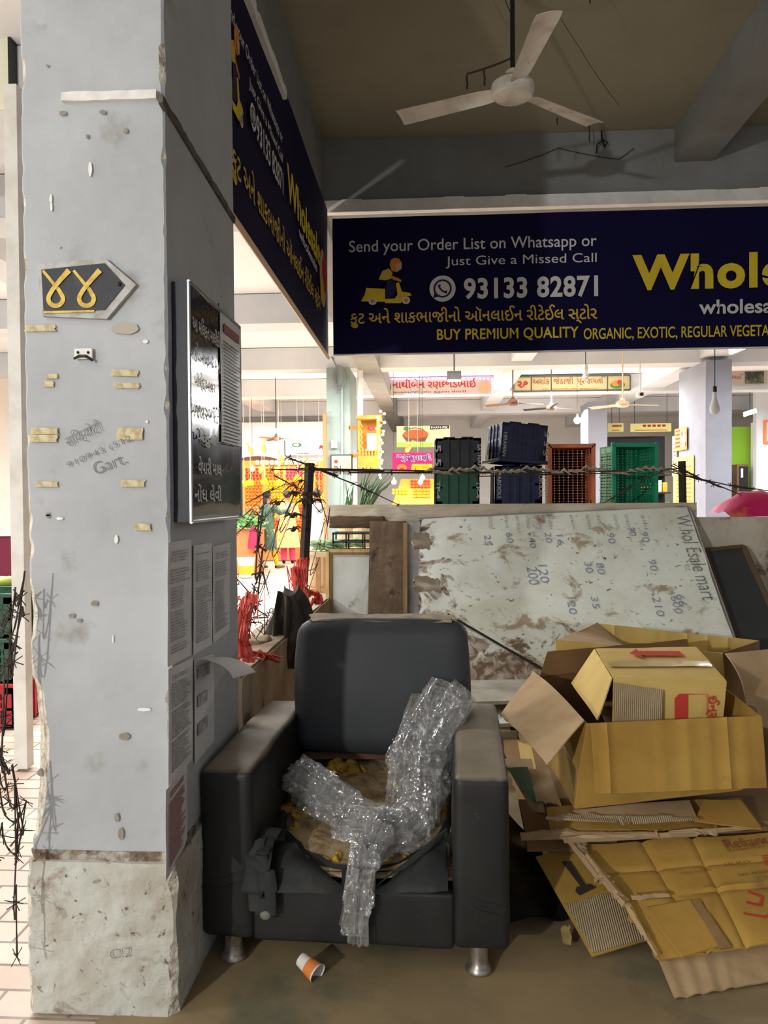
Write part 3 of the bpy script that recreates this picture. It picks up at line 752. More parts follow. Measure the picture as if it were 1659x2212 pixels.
# ============================================================ armchair
def leather_material():
    m = M('black_leatherette', rgb(31, 32, 33), 0.5, rgb(40, 40, 38), 5, 0.4, 0.7, stain=rgb(62, 58, 52), s_scale=4, s_lo=0.6, s_hi=0.78, bump=0.22, b_scale=9, spec=0.35, stain2=rgb(96, 90, 78), s2_scale=30, s2_lo=0.68, s2_hi=0.76)
    return m
def dusty_material():
    """leatherette with a coat of settled dust on whatever faces up"""
    m = leather_material(); m.name = 'dusty_leatherette'
    nt = m.node_tree; N = nt.nodes; L = nt.links; b = N['Principled BSDF']
    src = b.inputs['Base Color'].links[0].from_socket
    g = N.new('ShaderNodeNewGeometry'); sp = N.new('ShaderNodeSeparateXYZ'); L.new(g.outputs['Normal'], sp.inputs[0])
    tc = N.new('ShaderNodeTexCoord'); nz = N.new('ShaderNodeTexNoise'); nz.inputs['Scale'].default_value = 7; nz.inputs['Detail'].default_value = 6
    L.new(tc.outputs['Object'], nz.inputs['Vector'])
    ad = N.new('ShaderNodeMath'); ad.operation = 'MULTIPLY_ADD'; ad.inputs[1].default_value = 0.7; L.new(nz.outputs['Fac'], ad.inputs[0]); L.new(sp.outputs['Z'], ad.inputs[2])
    rp = N.new('ShaderNodeMapRange'); rp.inputs[1].default_value = 0.85; rp.inputs[2].default_value = 1.35; rp.inputs[4].default_value = 0.85
    L.new(ad.outputs[0], rp.inputs[0])
    mx = N.new('ShaderNodeMix'); mx.data_type = 'RGBA'; L.new(rp.outputs[0], mx.inputs[0]); L.new(src, mx.inputs[6]); mx.inputs[7].default_value = rgb(150, 139, 120)
    L.new(mx.outputs[2], b.inputs['Base Color'])
    return m
m_leather = leather_material(); m_dusty = dusty_material()
m_back = M('backrest_leatherette', rgb(56, 59, 62), 0.55, rgb(63, 65, 67), 3, 0.4, 0.7, stain=rgb(74, 70, 64), s_scale=2.2, s_lo=0.64, s_hi=0.8, bump=0.15, b_scale=160, spec=0.3)
m_cut = M('torn_leatherette', rgb(38, 40, 41), 0.75, rgb(58, 58, 53), 7, 0.45, 0.7, bump=0.3, b_scale=30)
m_deck = M('seat_board', rgb(176, 156, 122), 0.85, rgb(130, 100, 66), 9, 0.46, 0.66, stain=rgb(98, 70, 48), s_scale=5, s_lo=0.52, s_hi=0.64, bump=0.7, b_scale=50, dist=.6, stain2=rgb(206, 172, 80), s2_scale=10, s2_lo=0.64, s2_hi=0.70)
m_foam = M('yellow_foam', rgb(206, 170, 62), 0.95, rgb(150, 116, 44), 22, 0.42, 0.62, stain=rgb(110, 80, 40), s_scale=14, s_lo=0.6, s_hi=0.7, bump=0.9, b_scale=90)
m_rust = M('seat_back_lining', rgb(112, 78, 58), 0.9, rgb(80, 54, 42), 9)
m_chrome = M('dull_chrome', rgb(176, 170, 160), 0.34, rgb(130, 122, 110), 22, 0.45, 0.65, metal=0.85)
AL = Vector((-0.240, 2.315, 0)); ARZ = R(-2.4)
chair = thing('armchair', 'worn black leatherette armchair with a torn seat, standing against the grey pillar', 'armchair', AL, (0, 0, ARZ))
LOC = dict(local=True)
CI = (Matrix.Translation(AL) @ Matrix.Rotation(ARZ, 4, 'Z')).inverted()
def L_(px, py, Y): return CI @ atY(px, py, Y)
def cushion(name, c, d, r, m, bulge=0.012, wr=0.006, freq=6, seed=0.0, rot=None, cuts=14):
    t = bmesh.new(); bmesh.ops.create_cube(t, size=1.0); bmesh.ops.scale(t, vec=d, verts=t.verts)
    bmesh.ops.bevel(t, geom=t.edges[:] + t.verts[:], offset=r, segments=4, profile=0.5, affect='EDGES')
    bmesh.ops.subdivide_edges(t, edges=[e for e in t.edges if e.calc_length() > 0.09], cuts=cuts, use_grid_fill=True)
    for v in t.verts:
        q = [2 * v.co[i] / d[i] for i in range(3)]
        for ax in range(3):
            o1, o2 = [i for i in range(3) if i != ax]
            if abs(q[ax]) > 0.92:
                v.co[ax] += math.copysign(bulge * max(0, 1 - q[o1] ** 2) * max(0, 1 - q[o2] ** 2), q[ax])
        v.co += noise.noise_vector(v.co * freq + Vector((seed, 0, 0))) * wr
    mt = Matrix.Translation(c) @ ((Euler(rot).to_matrix().to_4x4()) if rot else Matrix.Identity(4))
    t.transform(mt)
    mb = MB(); mb.bm.free(); mb.bm = t
    return mb.build(name, m, chair, smooth=True, angle=60, local=True)
# arms
for sx, nm in ((-1, 'left'), (1, 'right')):
    x = sx * 0.3925
    cushion('armrest', (x, 0.425, 0.345), (0.168, 0.85, 0.525), 0.022, m_dusty, 0.008, 0.004, 5, 3.0 * sx, cuts=12)
# piping and folds on the arm fronts
for x0 in (-0.472, 0.312):
    mb = MB()
    for k in range(2):
        z = 0.235 + 0.03 * k; P2 = [(x0 + 0.006 + 0.155 * i / 8, -0.001 - 0.004 * math.sin(PI * i / 8), z + (0.035 * i / 8 if x0 < 0 else -0.05 * i / 8) + 0.004 * math.sin(i * 1.3)) for i in range(9)]
        mb.tube(P2, [0.001 + 0.005 * math.sin(PI * i / 8) for i in range(9)], 6)
    mb.build('armrest_crease', m_leather, chair, smooth=True, local=True)
# frame below and behind
cushion('front_panel', (0, 0.03, 0.165), (0.62, 0.05, 0.172), 0.012, m_leather, 0.004, 0.004, 8, 5.0, cuts=12)
mb = MB(); mb.rbox((0, 0.83, 0.42), (0.62, 0.06, 0.66), 0.02); mb.span((-0.30, 0.06, 0.10), (0.30, 0.80, 0.13)); mb.build('frame', m_leather, chair, local=True)
# seat: board, torn cover around the hole, foam scraps
mb = MB(); mb.sheet([(-0.305, 0.05, 0.272), (0.305, 0.05, 0.272), (0.305, 0.79, 0.40), (-0.305, 0.79, 0.40)], 24, 24, 0.012, 0.010, 7)
mb.build('seat_board', m_deck, chair, smooth=True, local=True)
mb = MB(); NR, NA = 9, 64
rows = []
for i in range(NR + 1):
    t = i / NR; row = []
    for k in range(NA):
        a = 2 * PI * k / NA; ca, sa = math.cos(a), math.sin(a)
        s = 1 / max(abs(ca) / 0.306, abs(sa) / 0.37)
        hx, hy = 0.285, 0.345
        hr = 1 / math.sqrt((ca / hx) ** 2 + (sa / hy) ** 2) * (1 + 0.06 * noise.noise(Vector((ca * 3, sa * 3, 5))) + 0.03 * noise.noise(Vector((ca * 9, sa * 9, 5))))
        rr_ = min(hr, s * 0.97) * (1 - t) + s * t
        x, y = ca * rr_, 0.425 + sa * rr_
        z = 0.272 + (y - 0.05) / 0.74 * 0.128 + 0.012 + 0.026 * math.sin(PI * min(1, t * 1.2)) * (0.5 + 0.5 * (1 if sa < 0.3 else 0.4)) + 0.012 * noise.noise(Vector((x * 12, y * 12, 2)))
        if sa < -0.2: z -= 0.034 * min(1, (-sa - .2) / .3) * math.sin(PI * min(1, t * 1.1)); z = max(z, 0.268 + .004 * (1 - t))
        row.append(mb.bm.verts.new((x, y, z)))
    rows.append(row)
for a, c in zip(rows, rows[1:]):
    for k in range(NA): mb.bm.faces.new((a[k], a[(k + 1) % NA], c[(k + 1) % NA], c[k]))
mb.build('torn_seat_cover', m_cut, chair, smooth=True, angle=80, local=True, label='black seat cover torn open around a big hole')
# rust coloured lining strip at the back of the hole
mb = MB(); mb.sheet([L_(655, 1640, 3.0), L_(960, 1640, 3.0), L_(955, 1626, 3.02), L_(660, 1624, 3.02)], 14, 3, 0.006, 0.008, 20); mb.build('back_lining', m_rust, chair, local=True)
# torn flaps at the front edge
def flap(pts, m, name, amp=0.012, seed=0.0, nx=14, ny=10, bow=0.015):
    mb = MB(); mb.sheet([L_(*p) for p in pts], nx, ny, 0.004, amp, 14, fn=lambda u, v: bow * math.sin(PI * u) * math.sin(PI * v), seed=seed)
    return mb.build(name, m, chair, smooth=True, angle=70, local=True)
flap([(562, 1928, 2.30), (752, 1930, 2.295), (640, 1826, 2.46), (566, 1812, 2.50)], m_cut, 'seat_flap', 0.014, 1.0, bow=0.035)
flap([(800, 1930, 2.285), (968, 1926, 2.28), (966, 1796, 2.50), (930, 1840, 2.46)], m_cut, 'seat_flap', 0.010, 2.0, bow=0.03)
flap([(862, 1875, 2.34), (815, 1912, 2.30), (965, 1790, 2.44), (955, 1822, 2.43)], m_cut, 'seat_flap', 0.006, 3.0, bow=0.012)
flap([(740, 1935, 2.30), (812, 1935, 2.295), (806, 1880, 2.35), (738, 1876, 2.37)], m_leather, 'seat_flap', 0.006, 6.0, bow=0.0)
# hanging torn strap on the left with a pale button end
for pts, wdt in (([(600, 1812, 2.46), (572, 1812, 2.40), (553, 1850, 2.325), (545, 1910, 2.30), (552, 1965, 2.297)], 0.028),
                 ([(588, 1812, 2.44), (572, 1830, 2.34), (566, 1870, 2.31), (574, 1915, 2.30), (586, 1945, 2.296), (574, 1975, 2.296)], 0.024)):
    mb = MB(); P3 = [L_(*p) for p in pts]; SM = []
    for i in range(len(P3) - 1):
        p0, p1, p2, p3 = P3[max(i - 1, 0)], P3[i], P3[i + 1], P3[min(i + 2, len(P3) - 1)]
        for k in range(6):
            t = k / 6; SM.append(0.5 * ((2 * p1) + (p2 - p0) * t + (2 * p0 - 5 * p1 + 4 * p2 - p3) * t * t + (3 * p1 - 3 * p2 + p0 - p3) * t ** 3))
    SM.append(P3[-1])
    rings = [[p + Vector((wdt * math.cos(a) * (1 + .25 * math.sin(i * .7)), 0.006 * math.sin(a) - 0.006, 0.0)) for a in [2 * PI * k / 10 for k in range(10)]] for i, p in enumerate(SM)]
    mb.loft(rings); mb.jitter(0.006, 18, wdt * 99); st = mb.build('torn_strap', m_cut, chair, smooth=True, angle=70, local=True)
bp = L_(573, 1977, 2.285)
MB().sphere(bp, 0.017, 14, 8, (1, 0.45, 0.85)).build('button', M('strap_button', rgb(118, 116, 106), 0.6), chair, smooth=True, local=True)
# foam scraps
mb = MB(); fr = random.Random(11)
FOAM = [(735, 1655, 2.98, .045), (760, 1650, 3.0, .04), (715, 1660, 2.96, .03), (775, 1660, 2.98, .03), (628, 1740, 2.70, .035), (650, 1748, 2.68, .03), (668, 1752, 2.68, .028), (640, 1790, 2.6, .02),
        (725, 1845, 2.44, .022), (705, 1853, 2.43, .016), (870, 1830, 2.46, .016), (836, 1852, 2.43, .018), (815, 1855, 2.43, .014), (950, 1740, 2.70, .03), (955, 1705, 2.76, .028), (760, 1850, 2.43, .014), (855, 1700, 2.86, .02)]
for (x, y, Y, r) in FOAM:
    p = L_(x, y, Y); zz = 0.272 + (p.y - 0.05) / 0.74 * 0.128
    p.z = zz + r * 0.35
    for k in range(3):
        mb.sphere(p + Vector((fr.uniform(-r, r) * .7, fr.uniform(-r, r) * .7, 0)), r * fr.uniform(.55, .9), 10, 7, (1.2, 1, .6), (fr.random(), fr.random(), fr.random() * 3))
mb.jitter(0.008, 40); mb.build('foam_stuffing', m_foam, chair, smooth=True, angle=80, label='yellow foam stuffing showing through the torn seat', local=True, kind='stuff')
# backrest cushion
cushion('backrest', (0.022, 0.735, 0.705), (0.668, 0.17, 0.50), 0.05, m_back, 0.02, 0.006, 4, 8.0, (R(-7), 0, 0), cuts=14)
# dust lying along the top of the backrest
mb = MB(); mb.sheet([(-0.29, 0.70, 0.958), (0.33, 0.70, 0.958), (0.33, 0.83, 0.972), (-0.29, 0.83, 0.972)], 20, 5, 0.004, 0.008, 16, ragged=0.1, rag=(1, 1, 1, 1)); mb.build('dust_layer', M('dust', rgb(166, 150, 124), 0.95, rgb(120, 106, 84), 18), chair, smooth=True, local=True)
# legs
for x, y in ((-0.385, 0.045), (0.385, 0.045), (-0.385, 0.80), (0.385, 0.80)):
    MB().lathe([(0.028, 0.09), (0.027, 0.05), (0.029, 0.03), (0.036, 0.018), (0.042, 0.010), (0.042, 0.004), (0.036, 0.0)], Matrix.Translation((x, y, 0)), 24).build('leg', m_chrome, chair, smooth=True, local=True)

# ============================================================ clear plastic bag lying over the seat
def plastic_material():
    m = bpy.data.materials.new('clear_plastic'); m.use_nodes = True
    nt = m.node_tree; N = nt.nodes; L = nt.links
    N.remove(N['Principled BSDF']); out = N['Material Output']
    tr = N.new('ShaderNodeBsdfTransparent'); gl = N.new('ShaderNodeBsdfGlossy'); df = N.new('ShaderNodeBsdfDiffuse'); tl = N.new('ShaderNodeBsdfTranslucent')
    gl.inputs['Roughness'].default_value = 0.08; df.inputs['Color'].default_value = (0.92, 0.92, 0.93, 1); tl.inputs['Color'].default_value = (0.75, 0.75, 0.76, 1)
    lw2 = N.new('ShaderNodeLayerWeight'); lw2.inputs['Blend'].default_value = 0.35
    tc = N.new('ShaderNodeTexCoord'); nz = N.new('ShaderNodeTexNoise'); nz.inputs['Scale'].default_value = 38; nz.inputs['Detail'].default_value = 2
    L.new(tc.outputs['Object'], nz.inputs['Vector'])
    bp_ = N.new('ShaderNodeBump'); bp_.inputs['Strength'].default_value = 0.8; bp_.inputs['Distance'].default_value = 0.012; L.new(nz.outputs['Fac'], bp_.inputs['Height'])
    for n in (gl, df): L.new(bp_.outputs[0], n.inputs['Normal'])
    a1 = N.new('ShaderNodeMixShader'); a1.inputs[0].default_value = 0.72; L.new(df.outputs[0], a1.inputs[1]); L.new(gl.outputs[0], a1.inputs[2])
    mr = N.new('ShaderNodeMapRange'); mr.inputs[3].default_value = 0.09; mr.inputs[4].default_value = 0.60; L.new(lw2.outputs['Facing'], mr.inputs[0])
    a2 = N.new('ShaderNodeMixShader'); L.new(mr.outputs[0], a2.inputs[0]); L.new(tr.outputs[0], a2.inputs[1]); L.new(a1.outputs[0], a2.inputs[2])
    L.new(a2.outputs[0], out.inputs['Surface'])
    return m
m_plastic = plastic_material()
bag = MB()
def sack(path, widths, thick, seed, seg=84):
    """flattened crumpled tube along a path; widths along the way"""
    P3 = smooth_path([Vector(p) for p in path], 16); n = len(P3); rings = []
    for i, p in enumerate(P3):
        u = i / (n - 1) * (len(widths) - 1); k = min(int(u), len(widths) - 2); f = u - k
        w_ = widths[k] * (1 - f) + widths[k + 1] * f
        t = (P3[min(i + 1, n - 1)] - P3[max(i - 1, 0)]).normalized()
        s = t.cross(Vector((0, -0.75, 0.66))); s = s.normalized() if s.length > 1e-4 else Vector((1, 0, 0))
        q = s.cross(t)
        ring_ = []
        for j in range(seg):
            a = 2 * PI * j / seg
            pt = p + s * (w_ * math.cos(a)) + q * (thick * (0.35 + 0.65 * min(1, w_ / 0.08)) * math.sin(a))
            fz = noise.noise(pt * 13 + Vector((seed, 0, 0))); fz2 = abs(noise.noise(pt * 34 + Vector((seed, 3, 0)))); fz3 = noise.noise(pt * 70 + Vector((0, seed, 0)))
            pl = abs(noise.noise(Vector((a * 2.6 + seed * 7, u * 1.1 + .8 * noise.noise(Vector((a * 2, u, seed))), seed))))
            cr = abs(noise.noise(Vector((a * 1.2, u * 4.5 + a * 1.5, seed + 9))))
            pt = pt + (s * math.cos(a) + q * math.sin(a)) * (0.030 * fz - 0.016 * fz2 + 0.004 * fz3 - 0.040 * pl - 0.026 * cr + .012) * min(1, w_ / 0.06 + 0.25)
            ring_.append(pt)
        rings.append(ring_)
    bag.loft(rings)
B_ = lambda x, y, Y: atY(x, y, Y)
sack([B_(985, 1535, 2.84), B_(950, 1550, 2.84), B_(915, 1600, 2.78), B_(905, 1670, 2.72), B_(895, 1740, 2.62), B_(905, 1775, 2.55)], [0.035, 0.065, 0.095, 0.115, 0.10, 0.075], 0.045, 1)
sack([B_(672, 1690, 2.66), B_(700, 1700, 2.64), B_(750, 1740, 2.58), B_(810, 1780, 2.52), B_(880, 1790, 2.48), B_(935, 1760, 2.52)], [0.030, 0.055, 0.070, 0.066, 0.065, 0.05], 0.035, 2)
sack([B_(860, 1790, 2.48), B_(830, 1815, 2.42), B_(790, 1845, 2.35), B_(778, 1890, 2.285), B_(776, 1950, 2.275), B_(770, 2000, 2.275), B_(768, 2038, 2.275)], [0.06, 0.055, 0.040, 0.034, 0.040, 0.036, 0.028], 0.018, 3)
bag.build('plastic_bag', m_plastic, smooth=True, angle=35, label='crumpled clear plastic bag lying over the torn armchair seat, its tail hanging down', cat='bag')

# paper cup on the floor
cpl = atZ(668, 2086, 0.03)
cup = thing('paper_cup', 'small white and orange paper cup lying on the floor before the armchair', 'cup', (cpl.x, cpl.y, 0.0), (0, 0, R(-35)))
mt = Matrix.Translation((0, 0, 0.028)) @ Matrix.Rotation(R(105), 4, 'Y')
MB().lathe([(0.0205, -0.036), (0.0285, 0.036), (0.0300, 0.037), (0.0295, 0.034), (0.0272, 0.034), (0.0195, -0.034)], mt, 28).build('cup_wall', M('cup_white', rgb(228, 222, 214), 0.6), cup, smooth=True, local=True)
MB().lathe([(0.0245, -0.004), (0.0290, 0.031)], mt @ Matrix.Translation((0.0, 0, 0)), 28, cap=False).build('orange_band', M('cup_orange', rgb(226, 132, 62), 0.6), cup, smooth=True, local=True)

# ============================================================ cardboard
def torn_edge(parent, pts, wa, wb, m, seed, name='torn_edge', nrm=(0, -.25, .97)):
    """a frayed strip with a random zigzag outline along a line of points"""
    r_ = random.Random(seed); P = smooth_path([Vector(p) for p in pts], 14); n_ = Vector(nrm); L = []; mb = MB()
    for i, p in enumerate(P):
        t = (P[min(i + 1, len(P) - 1)] - P[max(i - 1, 0)]).normalized(); s_ = n_.cross(t).normalized()
        L.append([mb.bm.verts.new(p + s_ * r_.uniform(wa * .2, wa) + n_ * r_.uniform(.0, .008)), mb.bm.verts.new(p + n_ * r_.uniform(.004, .016)), mb.bm.verts.new(p - s_ * r_.uniform(wb * .1, wb) + n_ * r_.uniform(-.004, .010))])
    for x, y in zip(L, L[1:]):
        for k in range(2): mb.bm.faces.new((x[k], x[k + 1], y[k + 1], y[k]))
    return mb.build(name, m, parent, label='frayed pale torn edge')
m_card = M('cardboard', rgb(188, 150, 72), 0.85, rgb(170, 130, 58), 3, 0.4, 0.65, bump=0.18, b_scale=40, stretch=(1, 1, 1), stain=rgb(140, 100, 54), s_scale=3.5, s_lo=0.58, s_hi=0.75)
m_card_y = M('cardboard_yellow', rgb(216, 186, 110), 0.8, rgb(204, 168, 90), 4, 0.4, 0.65, bump=0.12, b_scale=40)
m_card_p = M('cardboard_pale', rgb(190, 162, 124), 0.9, rgb(172, 142, 104), 5, 0.4, 0.65, bump=0.2, b_scale=40)
m_card_d = M('cardboard_dull', rgb(148, 116, 76), 0.9, rgb(126, 96, 60), 4, 0.4, 0.65, bump=0.2, b_scale=40)
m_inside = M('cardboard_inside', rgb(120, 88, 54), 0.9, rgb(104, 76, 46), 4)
def corrugated():
    m = M('torn_corrugated', rgb(190, 170, 136), 0.95, rgb(172, 148, 114), 6)
    nt = m.node_tree; N = nt.nodes; L = nt.links
    tc = N.new('ShaderNodeTexCoord'); wv = N.new('ShaderNodeTexWave'); wv.inputs['Scale'].default_value = 42; wv.bands_direction = 'X'; wv.inputs['Distortion'].default_value = 0.4
    L.new(tc.outputs['Object'], wv.inputs['Vector'])
    bp_ = N.new('ShaderNodeBump'); bp_.inputs['Strength'].default_value = 0.9; bp_.inputs['Distance'].default_value = 0.004; L.new(wv.outputs['Fac'], bp_.inputs['Height']); L.new(bp_.outputs[0], N['Principled BSDF'].inputs['Normal'])
    return m
m_corr = corrugated()
m_print_red = M('carton_print_red', rgb(196, 62, 48), 0.8)
m_print_dark = M('carton_print_dark', rgb(54, 48, 42), 0.85)
m_print_brown = M('carton_print_brown', rgb(132, 74, 44), 0.85)
m_print_green = M('carton_print_green', rgb(120, 150, 122), 0.85)
def panel(parent, name, pts, m, amp=0.004, seed=0.0, nx=18, ny=12, th=0.005, ragged=0.0, rag=(0, 0, 0, 0), fn=None, freq=5, label=None):
    mb = MB(); mb.sheet([Vector(p) for p in pts], nx, ny, th, amp, freq, seed=seed, ragged=ragged, rag=rag, fn=fn)
    return mb.build(name, m, parent, smooth=True, angle=50, label=label)
crease = lambda ks, d=0.006, wd=0.012, ax=0: (lambda u, v: sum(-d * math.exp(-(((u if ax == 0 else v) - k) / wd) ** 2) for k in ks))

# ---- box A: the big open carton in front
fl_, fr_ = atY(1243, 1747, 2.78), atY(1602, 1706, 2.93)
tl_, tr_ = atY(1268, 1563, 2.79), atY(1642, 1546, 2.95)
back = Vector((-0.04, 0.70, 0.02))
bl_, br_ = fl_ + back, fr_ + back
btl, btr = atY(1165, 1462, 3.42), tr_ + Vector((-0.02, 0.66, 0.05))
boxa = thing('cardboard_box', 'large open cardboard box with its flaps folded out, holding a smaller carton', 'box', ((fl_ + br_) / 2))
panel(boxa, 'front_panel', (fl_, fr_, tr_, tl_), m_card, 0.006, 1)
panel(boxa, 'side_panel', (bl_, fl_, tl_, btl), m_card, 0.006, 2)
panel(boxa, 'side_panel', (fr_, br_, btr, tr_), m_card, 0.006, 3)
panel(boxa, 'back_panel', (br_, bl_, btl, btr), m_inside, 0.006, 4)
panel(boxa, 'bottom_panel', (fl_, fr_, br_, bl_), m_inside, 0.002, 5)
panel(boxa, 'flap', (atY(1284, 1716, 2.66), atY(1655, 1702, 2.83), tr_ + Vector((0, -.006, 0)), tl_ + Vector((.01, -.006, 0))), m_card, 0.007, 6, 36, 12, fn=crease((.08, .40, .52, .56, .60, .66, .78, .88), -0.012, 0.011), label='front flap hanging down, creased')
panel(boxa, 'flap', (atY(1180, 1651, 2.66), atY(1262, 1556, 2.79), atY(1152, 1450, 3.38), atY(1079, 1546, 3.10)), m_card_p, 0.008, 7, 24, 16, ragged=0.02, rag=(1, 0, 0, 0), fn=lambda u, v: 0.03 * math.sin(PI * v), label='pale left flap bent outwards')
panel(boxa, 'flap', (atY(1655, 1690, 2.98), atY(1645, 1548, 2.96), btr, btr + Vector((0.16, -0.02, -0.16))), m_card_d, 0.006, 8)
panel(boxa, 'flap', (btl, btr, btr + Vector((0.0, 0.10, 0.10)), btl + Vector((0.05, 0.10, 0.09))), m_inside, 0.008, 9, ragged=0.03, rag=(0, 0, 0, 1))
panel(boxa, 'fold_strip', (atY(1565, 1580, 3.2), atY(1640, 1560, 3.0), atY(1636, 1528, 3.1), atY(1570, 1512, 3.4)), m_card_p, 0.006, 10)

# ---- box C: the carton inside it with the red arrow
c1, c2 = atY(1325, 1464, 3.00), atY(1569, 1472, 3.03)
c3, c4 = atY(1503, 1397, 3.50), atY(1287, 1402, 3.47)
cb1, cb2 = atY(1322, 1590, 2.985), atY(1556, 1600, 3.03)
ld = (cb1 - c1); cb3, cb4 = c3 + ld, c4 + ld
boxc = thing('cardboard_box', 'yellowish carton with a red arrow on top, tilted inside the large open box', 'box', (cb1 + cb3) / 2)
panel(boxc, 'top_panel', (c1, c2, c3, c4), m_card_y, 0.004, 11)
panel(boxc, 'front_panel', (cb1, cb2, c2, c1), m_card_y, 0.004, 12)
panel(boxc, 'side_panel', (cb2, cb3, c3, c2), m_card, 0.004, 13)
panel(boxc, 'back_panel', (cb3, cb4, c4, c3), m_inside, 0.004, 14)
panel(boxc, 'bottom_panel', (cb1, cb2, cb3, cb4), m_inside, 0.003, 15)
panel(boxc, 'flap', (atY(1291, 1556, 2.97), c1 + Vector((-.004, 0, 0)), c4 + Vector((-.004, 0, 0)), atY(1235, 1476, 3.38)), m_card_y, 0.004, 16, label='yellow side flap hanging open')
panel(boxc, 'flap', (atY(1326, 1562, 2.965), atY(1428, 1562, 2.97), atY(1431, 1490, 2.985), atY(1325, 1474, 2.985)), m_corr, 0.003, 17, ragged=0.03, rag=(0, 0, 0, 1), label='greyish torn front flap')
tn = (c2 - c1).cross(c4 - c1).normalized(); tn = tn if tn.z > 0 else -tn
TP = lambda u, v: (c1 * (1 - u) + c2 * u) * (1 - v) + (c4 * (1 - u) + c3 * u) * v
mb = MB(); mb.poly([TP(.28, .72) + tn * .012, TP(.38, .56) + tn * .012, TP(.38, .66) + tn * .012, TP(.78, .62) + tn * .012, TP(.78, .78) + tn * .012, TP(.38, .80) + tn * .012, TP(.38, .88) + tn * .012]); mb.build('arrow_print', m_print_red, boxc)
fn_ = (c2 - c1).cross(Vector((0, 0, 1))).normalized(); fn_ = fn_ if fn_.y < 0 else -fn_
FP = lambda x, y: atY(x, y, 3.012) + fn_ * 0.006
mb = MB(); mb.poly([FP(1456, 1585), FP(1484, 1585), FP(1484, 1498), FP(1466, 1498), FP(1456, 1508)]); mb.build('logo_print', m_print_red, boxc)
mb = MB(); ribbon(mb, [FP(1484, 1499), FP(1526, 1499), FP(1526, 1590)], 0.003, fn_); mb.build('logo_outline', m_print_red, boxc)
a = FP(1500, 1585); write('\u0a88\u0aa8\u0acd\u0ab8\u0abf', FP(1522, 1502), (0, 0, -1), (1, 0, 0), 0.14, 0.052, m_print_red, boxc, bold=0.02, lift=0.0)
mb = MB(); mb.sheet([TP(.02, .30) + tn * .008, TP(.98, .34) + tn * .008, TP(.98, .50) + tn * .008, TP(.02, .48) + tn * .008], 20, 3, 0.0006, 0.003, 9); mb.build('packing_tape', M('packing_tape', rgb(196, 168, 104), 0.2, coat=0.5), boxc, smooth=True)

# ---- box B: the wide carton behind
BY = 3.66
b1, b2 = atY(1200, 1384, BY), atY(1560, 1410, BY + .02); 
b1b, b2b = Vector((b1.x, b1.y, 0.30)), Vector((b2.x + .04, b2.y, 0.30))
b3, b4 = atY(1640, 1384, BY + .45), atY(1290, 1346, BY + .42)
b3b, b4b = Vector((b3.x, b3.y, 0.30)), Vector((b4.x, b4.y, 0.30))
boxb = thing('cardboard_box', 'wide open yellow cardboard box standing behind the two others', 'box', (b1b + b3b) / 2)
panel(boxb, 'front_panel', (b1b, b2b, b2, b1), m_card_y, 0.005, 21)
panel(boxb, 'side_panel', (b4b, b1b, b1, b4), m_card_y, 0.006, 22)
panel(boxb, 'side_panel', (b2b, b3b, b3, b2), m_card_d, 0.006, 23)
panel(boxb, 'back_panel', (b3b, b4b, b4, b3), m_card_y, 0.010, 24, 40, 10, fn=crease((.2, .33, .45, .58, .66, .9), 0.012, 0.012))
panel(boxb, 'bottom_panel', (b1b, b2b, b3b, b4b), m_inside, 0.003, 25)
panel(boxb, 'flap', (b1, b1.lerp(b2, .42), atY(1350, 1395, BY + .3), b4), m_card_p, 0.010, 26, ragged=0.03, rag=(0, 1, 0, 0), label='pale crumpled flap folded in')
panel(boxb, 'flap', (atY(1618, 1560, BY - .3), atY(1690, 1590, BY - .25), atY(1690, 1400, BY + .1), atY(1566, 1412, BY + .02)), m_card_p, 0.010, 27, ragged=0.02, rag=(0, 0, 1, 0), fn=lambda u, v: 0.03 * math.sin(PI * v), label='grey brown right flap hanging out')
mb = MB(); QB = lambda x, y: atY(x, y, BY - .012)
mb.poly([QB(1225, 1450), QB(1258, 1450), QB(1258, 1424), QB(1225, 1424)]); mb.build('label_patch', m_inside, boxb); mb = MB(); mb.poly([QB(1229, 1424), QB(1246, 1424), QB(1246, 1417), QB(1229, 1417)]); mb.build('print_mark', m_print_dark, boxb)

# ---- flattened cartons under the boxes
def carton(label, pts, m, seed, amp=0.006, th=0.006, ragged=0.0, rag=(0, 0, 0, 0), nx=26, ny=20, fn=None, freq=4):
    pts = [Vector(p) for p in pts]
    root = thing('flattened_carton', label, 'cardboard', sum(pts, Vector()) / 4, group='flattened cartons in the heap')
    panel(root, 'sheet', pts, m, amp, seed, nx, ny, th, ragged, rag, fn, freq)
    return root
# the flat stack carrying the boxes
z = 0.004; HID = ['lowest', 'second', 'third', 'fourth', 'fifth', 'sixth']
hr = random.Random(5)
for i in range(6):
    dx, dy = hr.uniform(-.05, .05), hr.uniform(-.05, .05)
    x0, x1, y0, y1 = 0.42 + dx, 1.75 + dx, 2.86 + dy * .5, 4.05 + dy
    carton('%s sheet from the floor in the flat stack carrying the boxes' % HID[i], ((x0, y0, z + .02), (x1, y0, z + .02), (x1, y1, z + .02), (x0, y1, z + .02)), m_card_d, 40 + i, 0.005, 0.036, 0.01, (1, 0, 1, 0), fn=None); z += 0.044
ZP = lambda x, y, zz: atZ(x, y, zz)
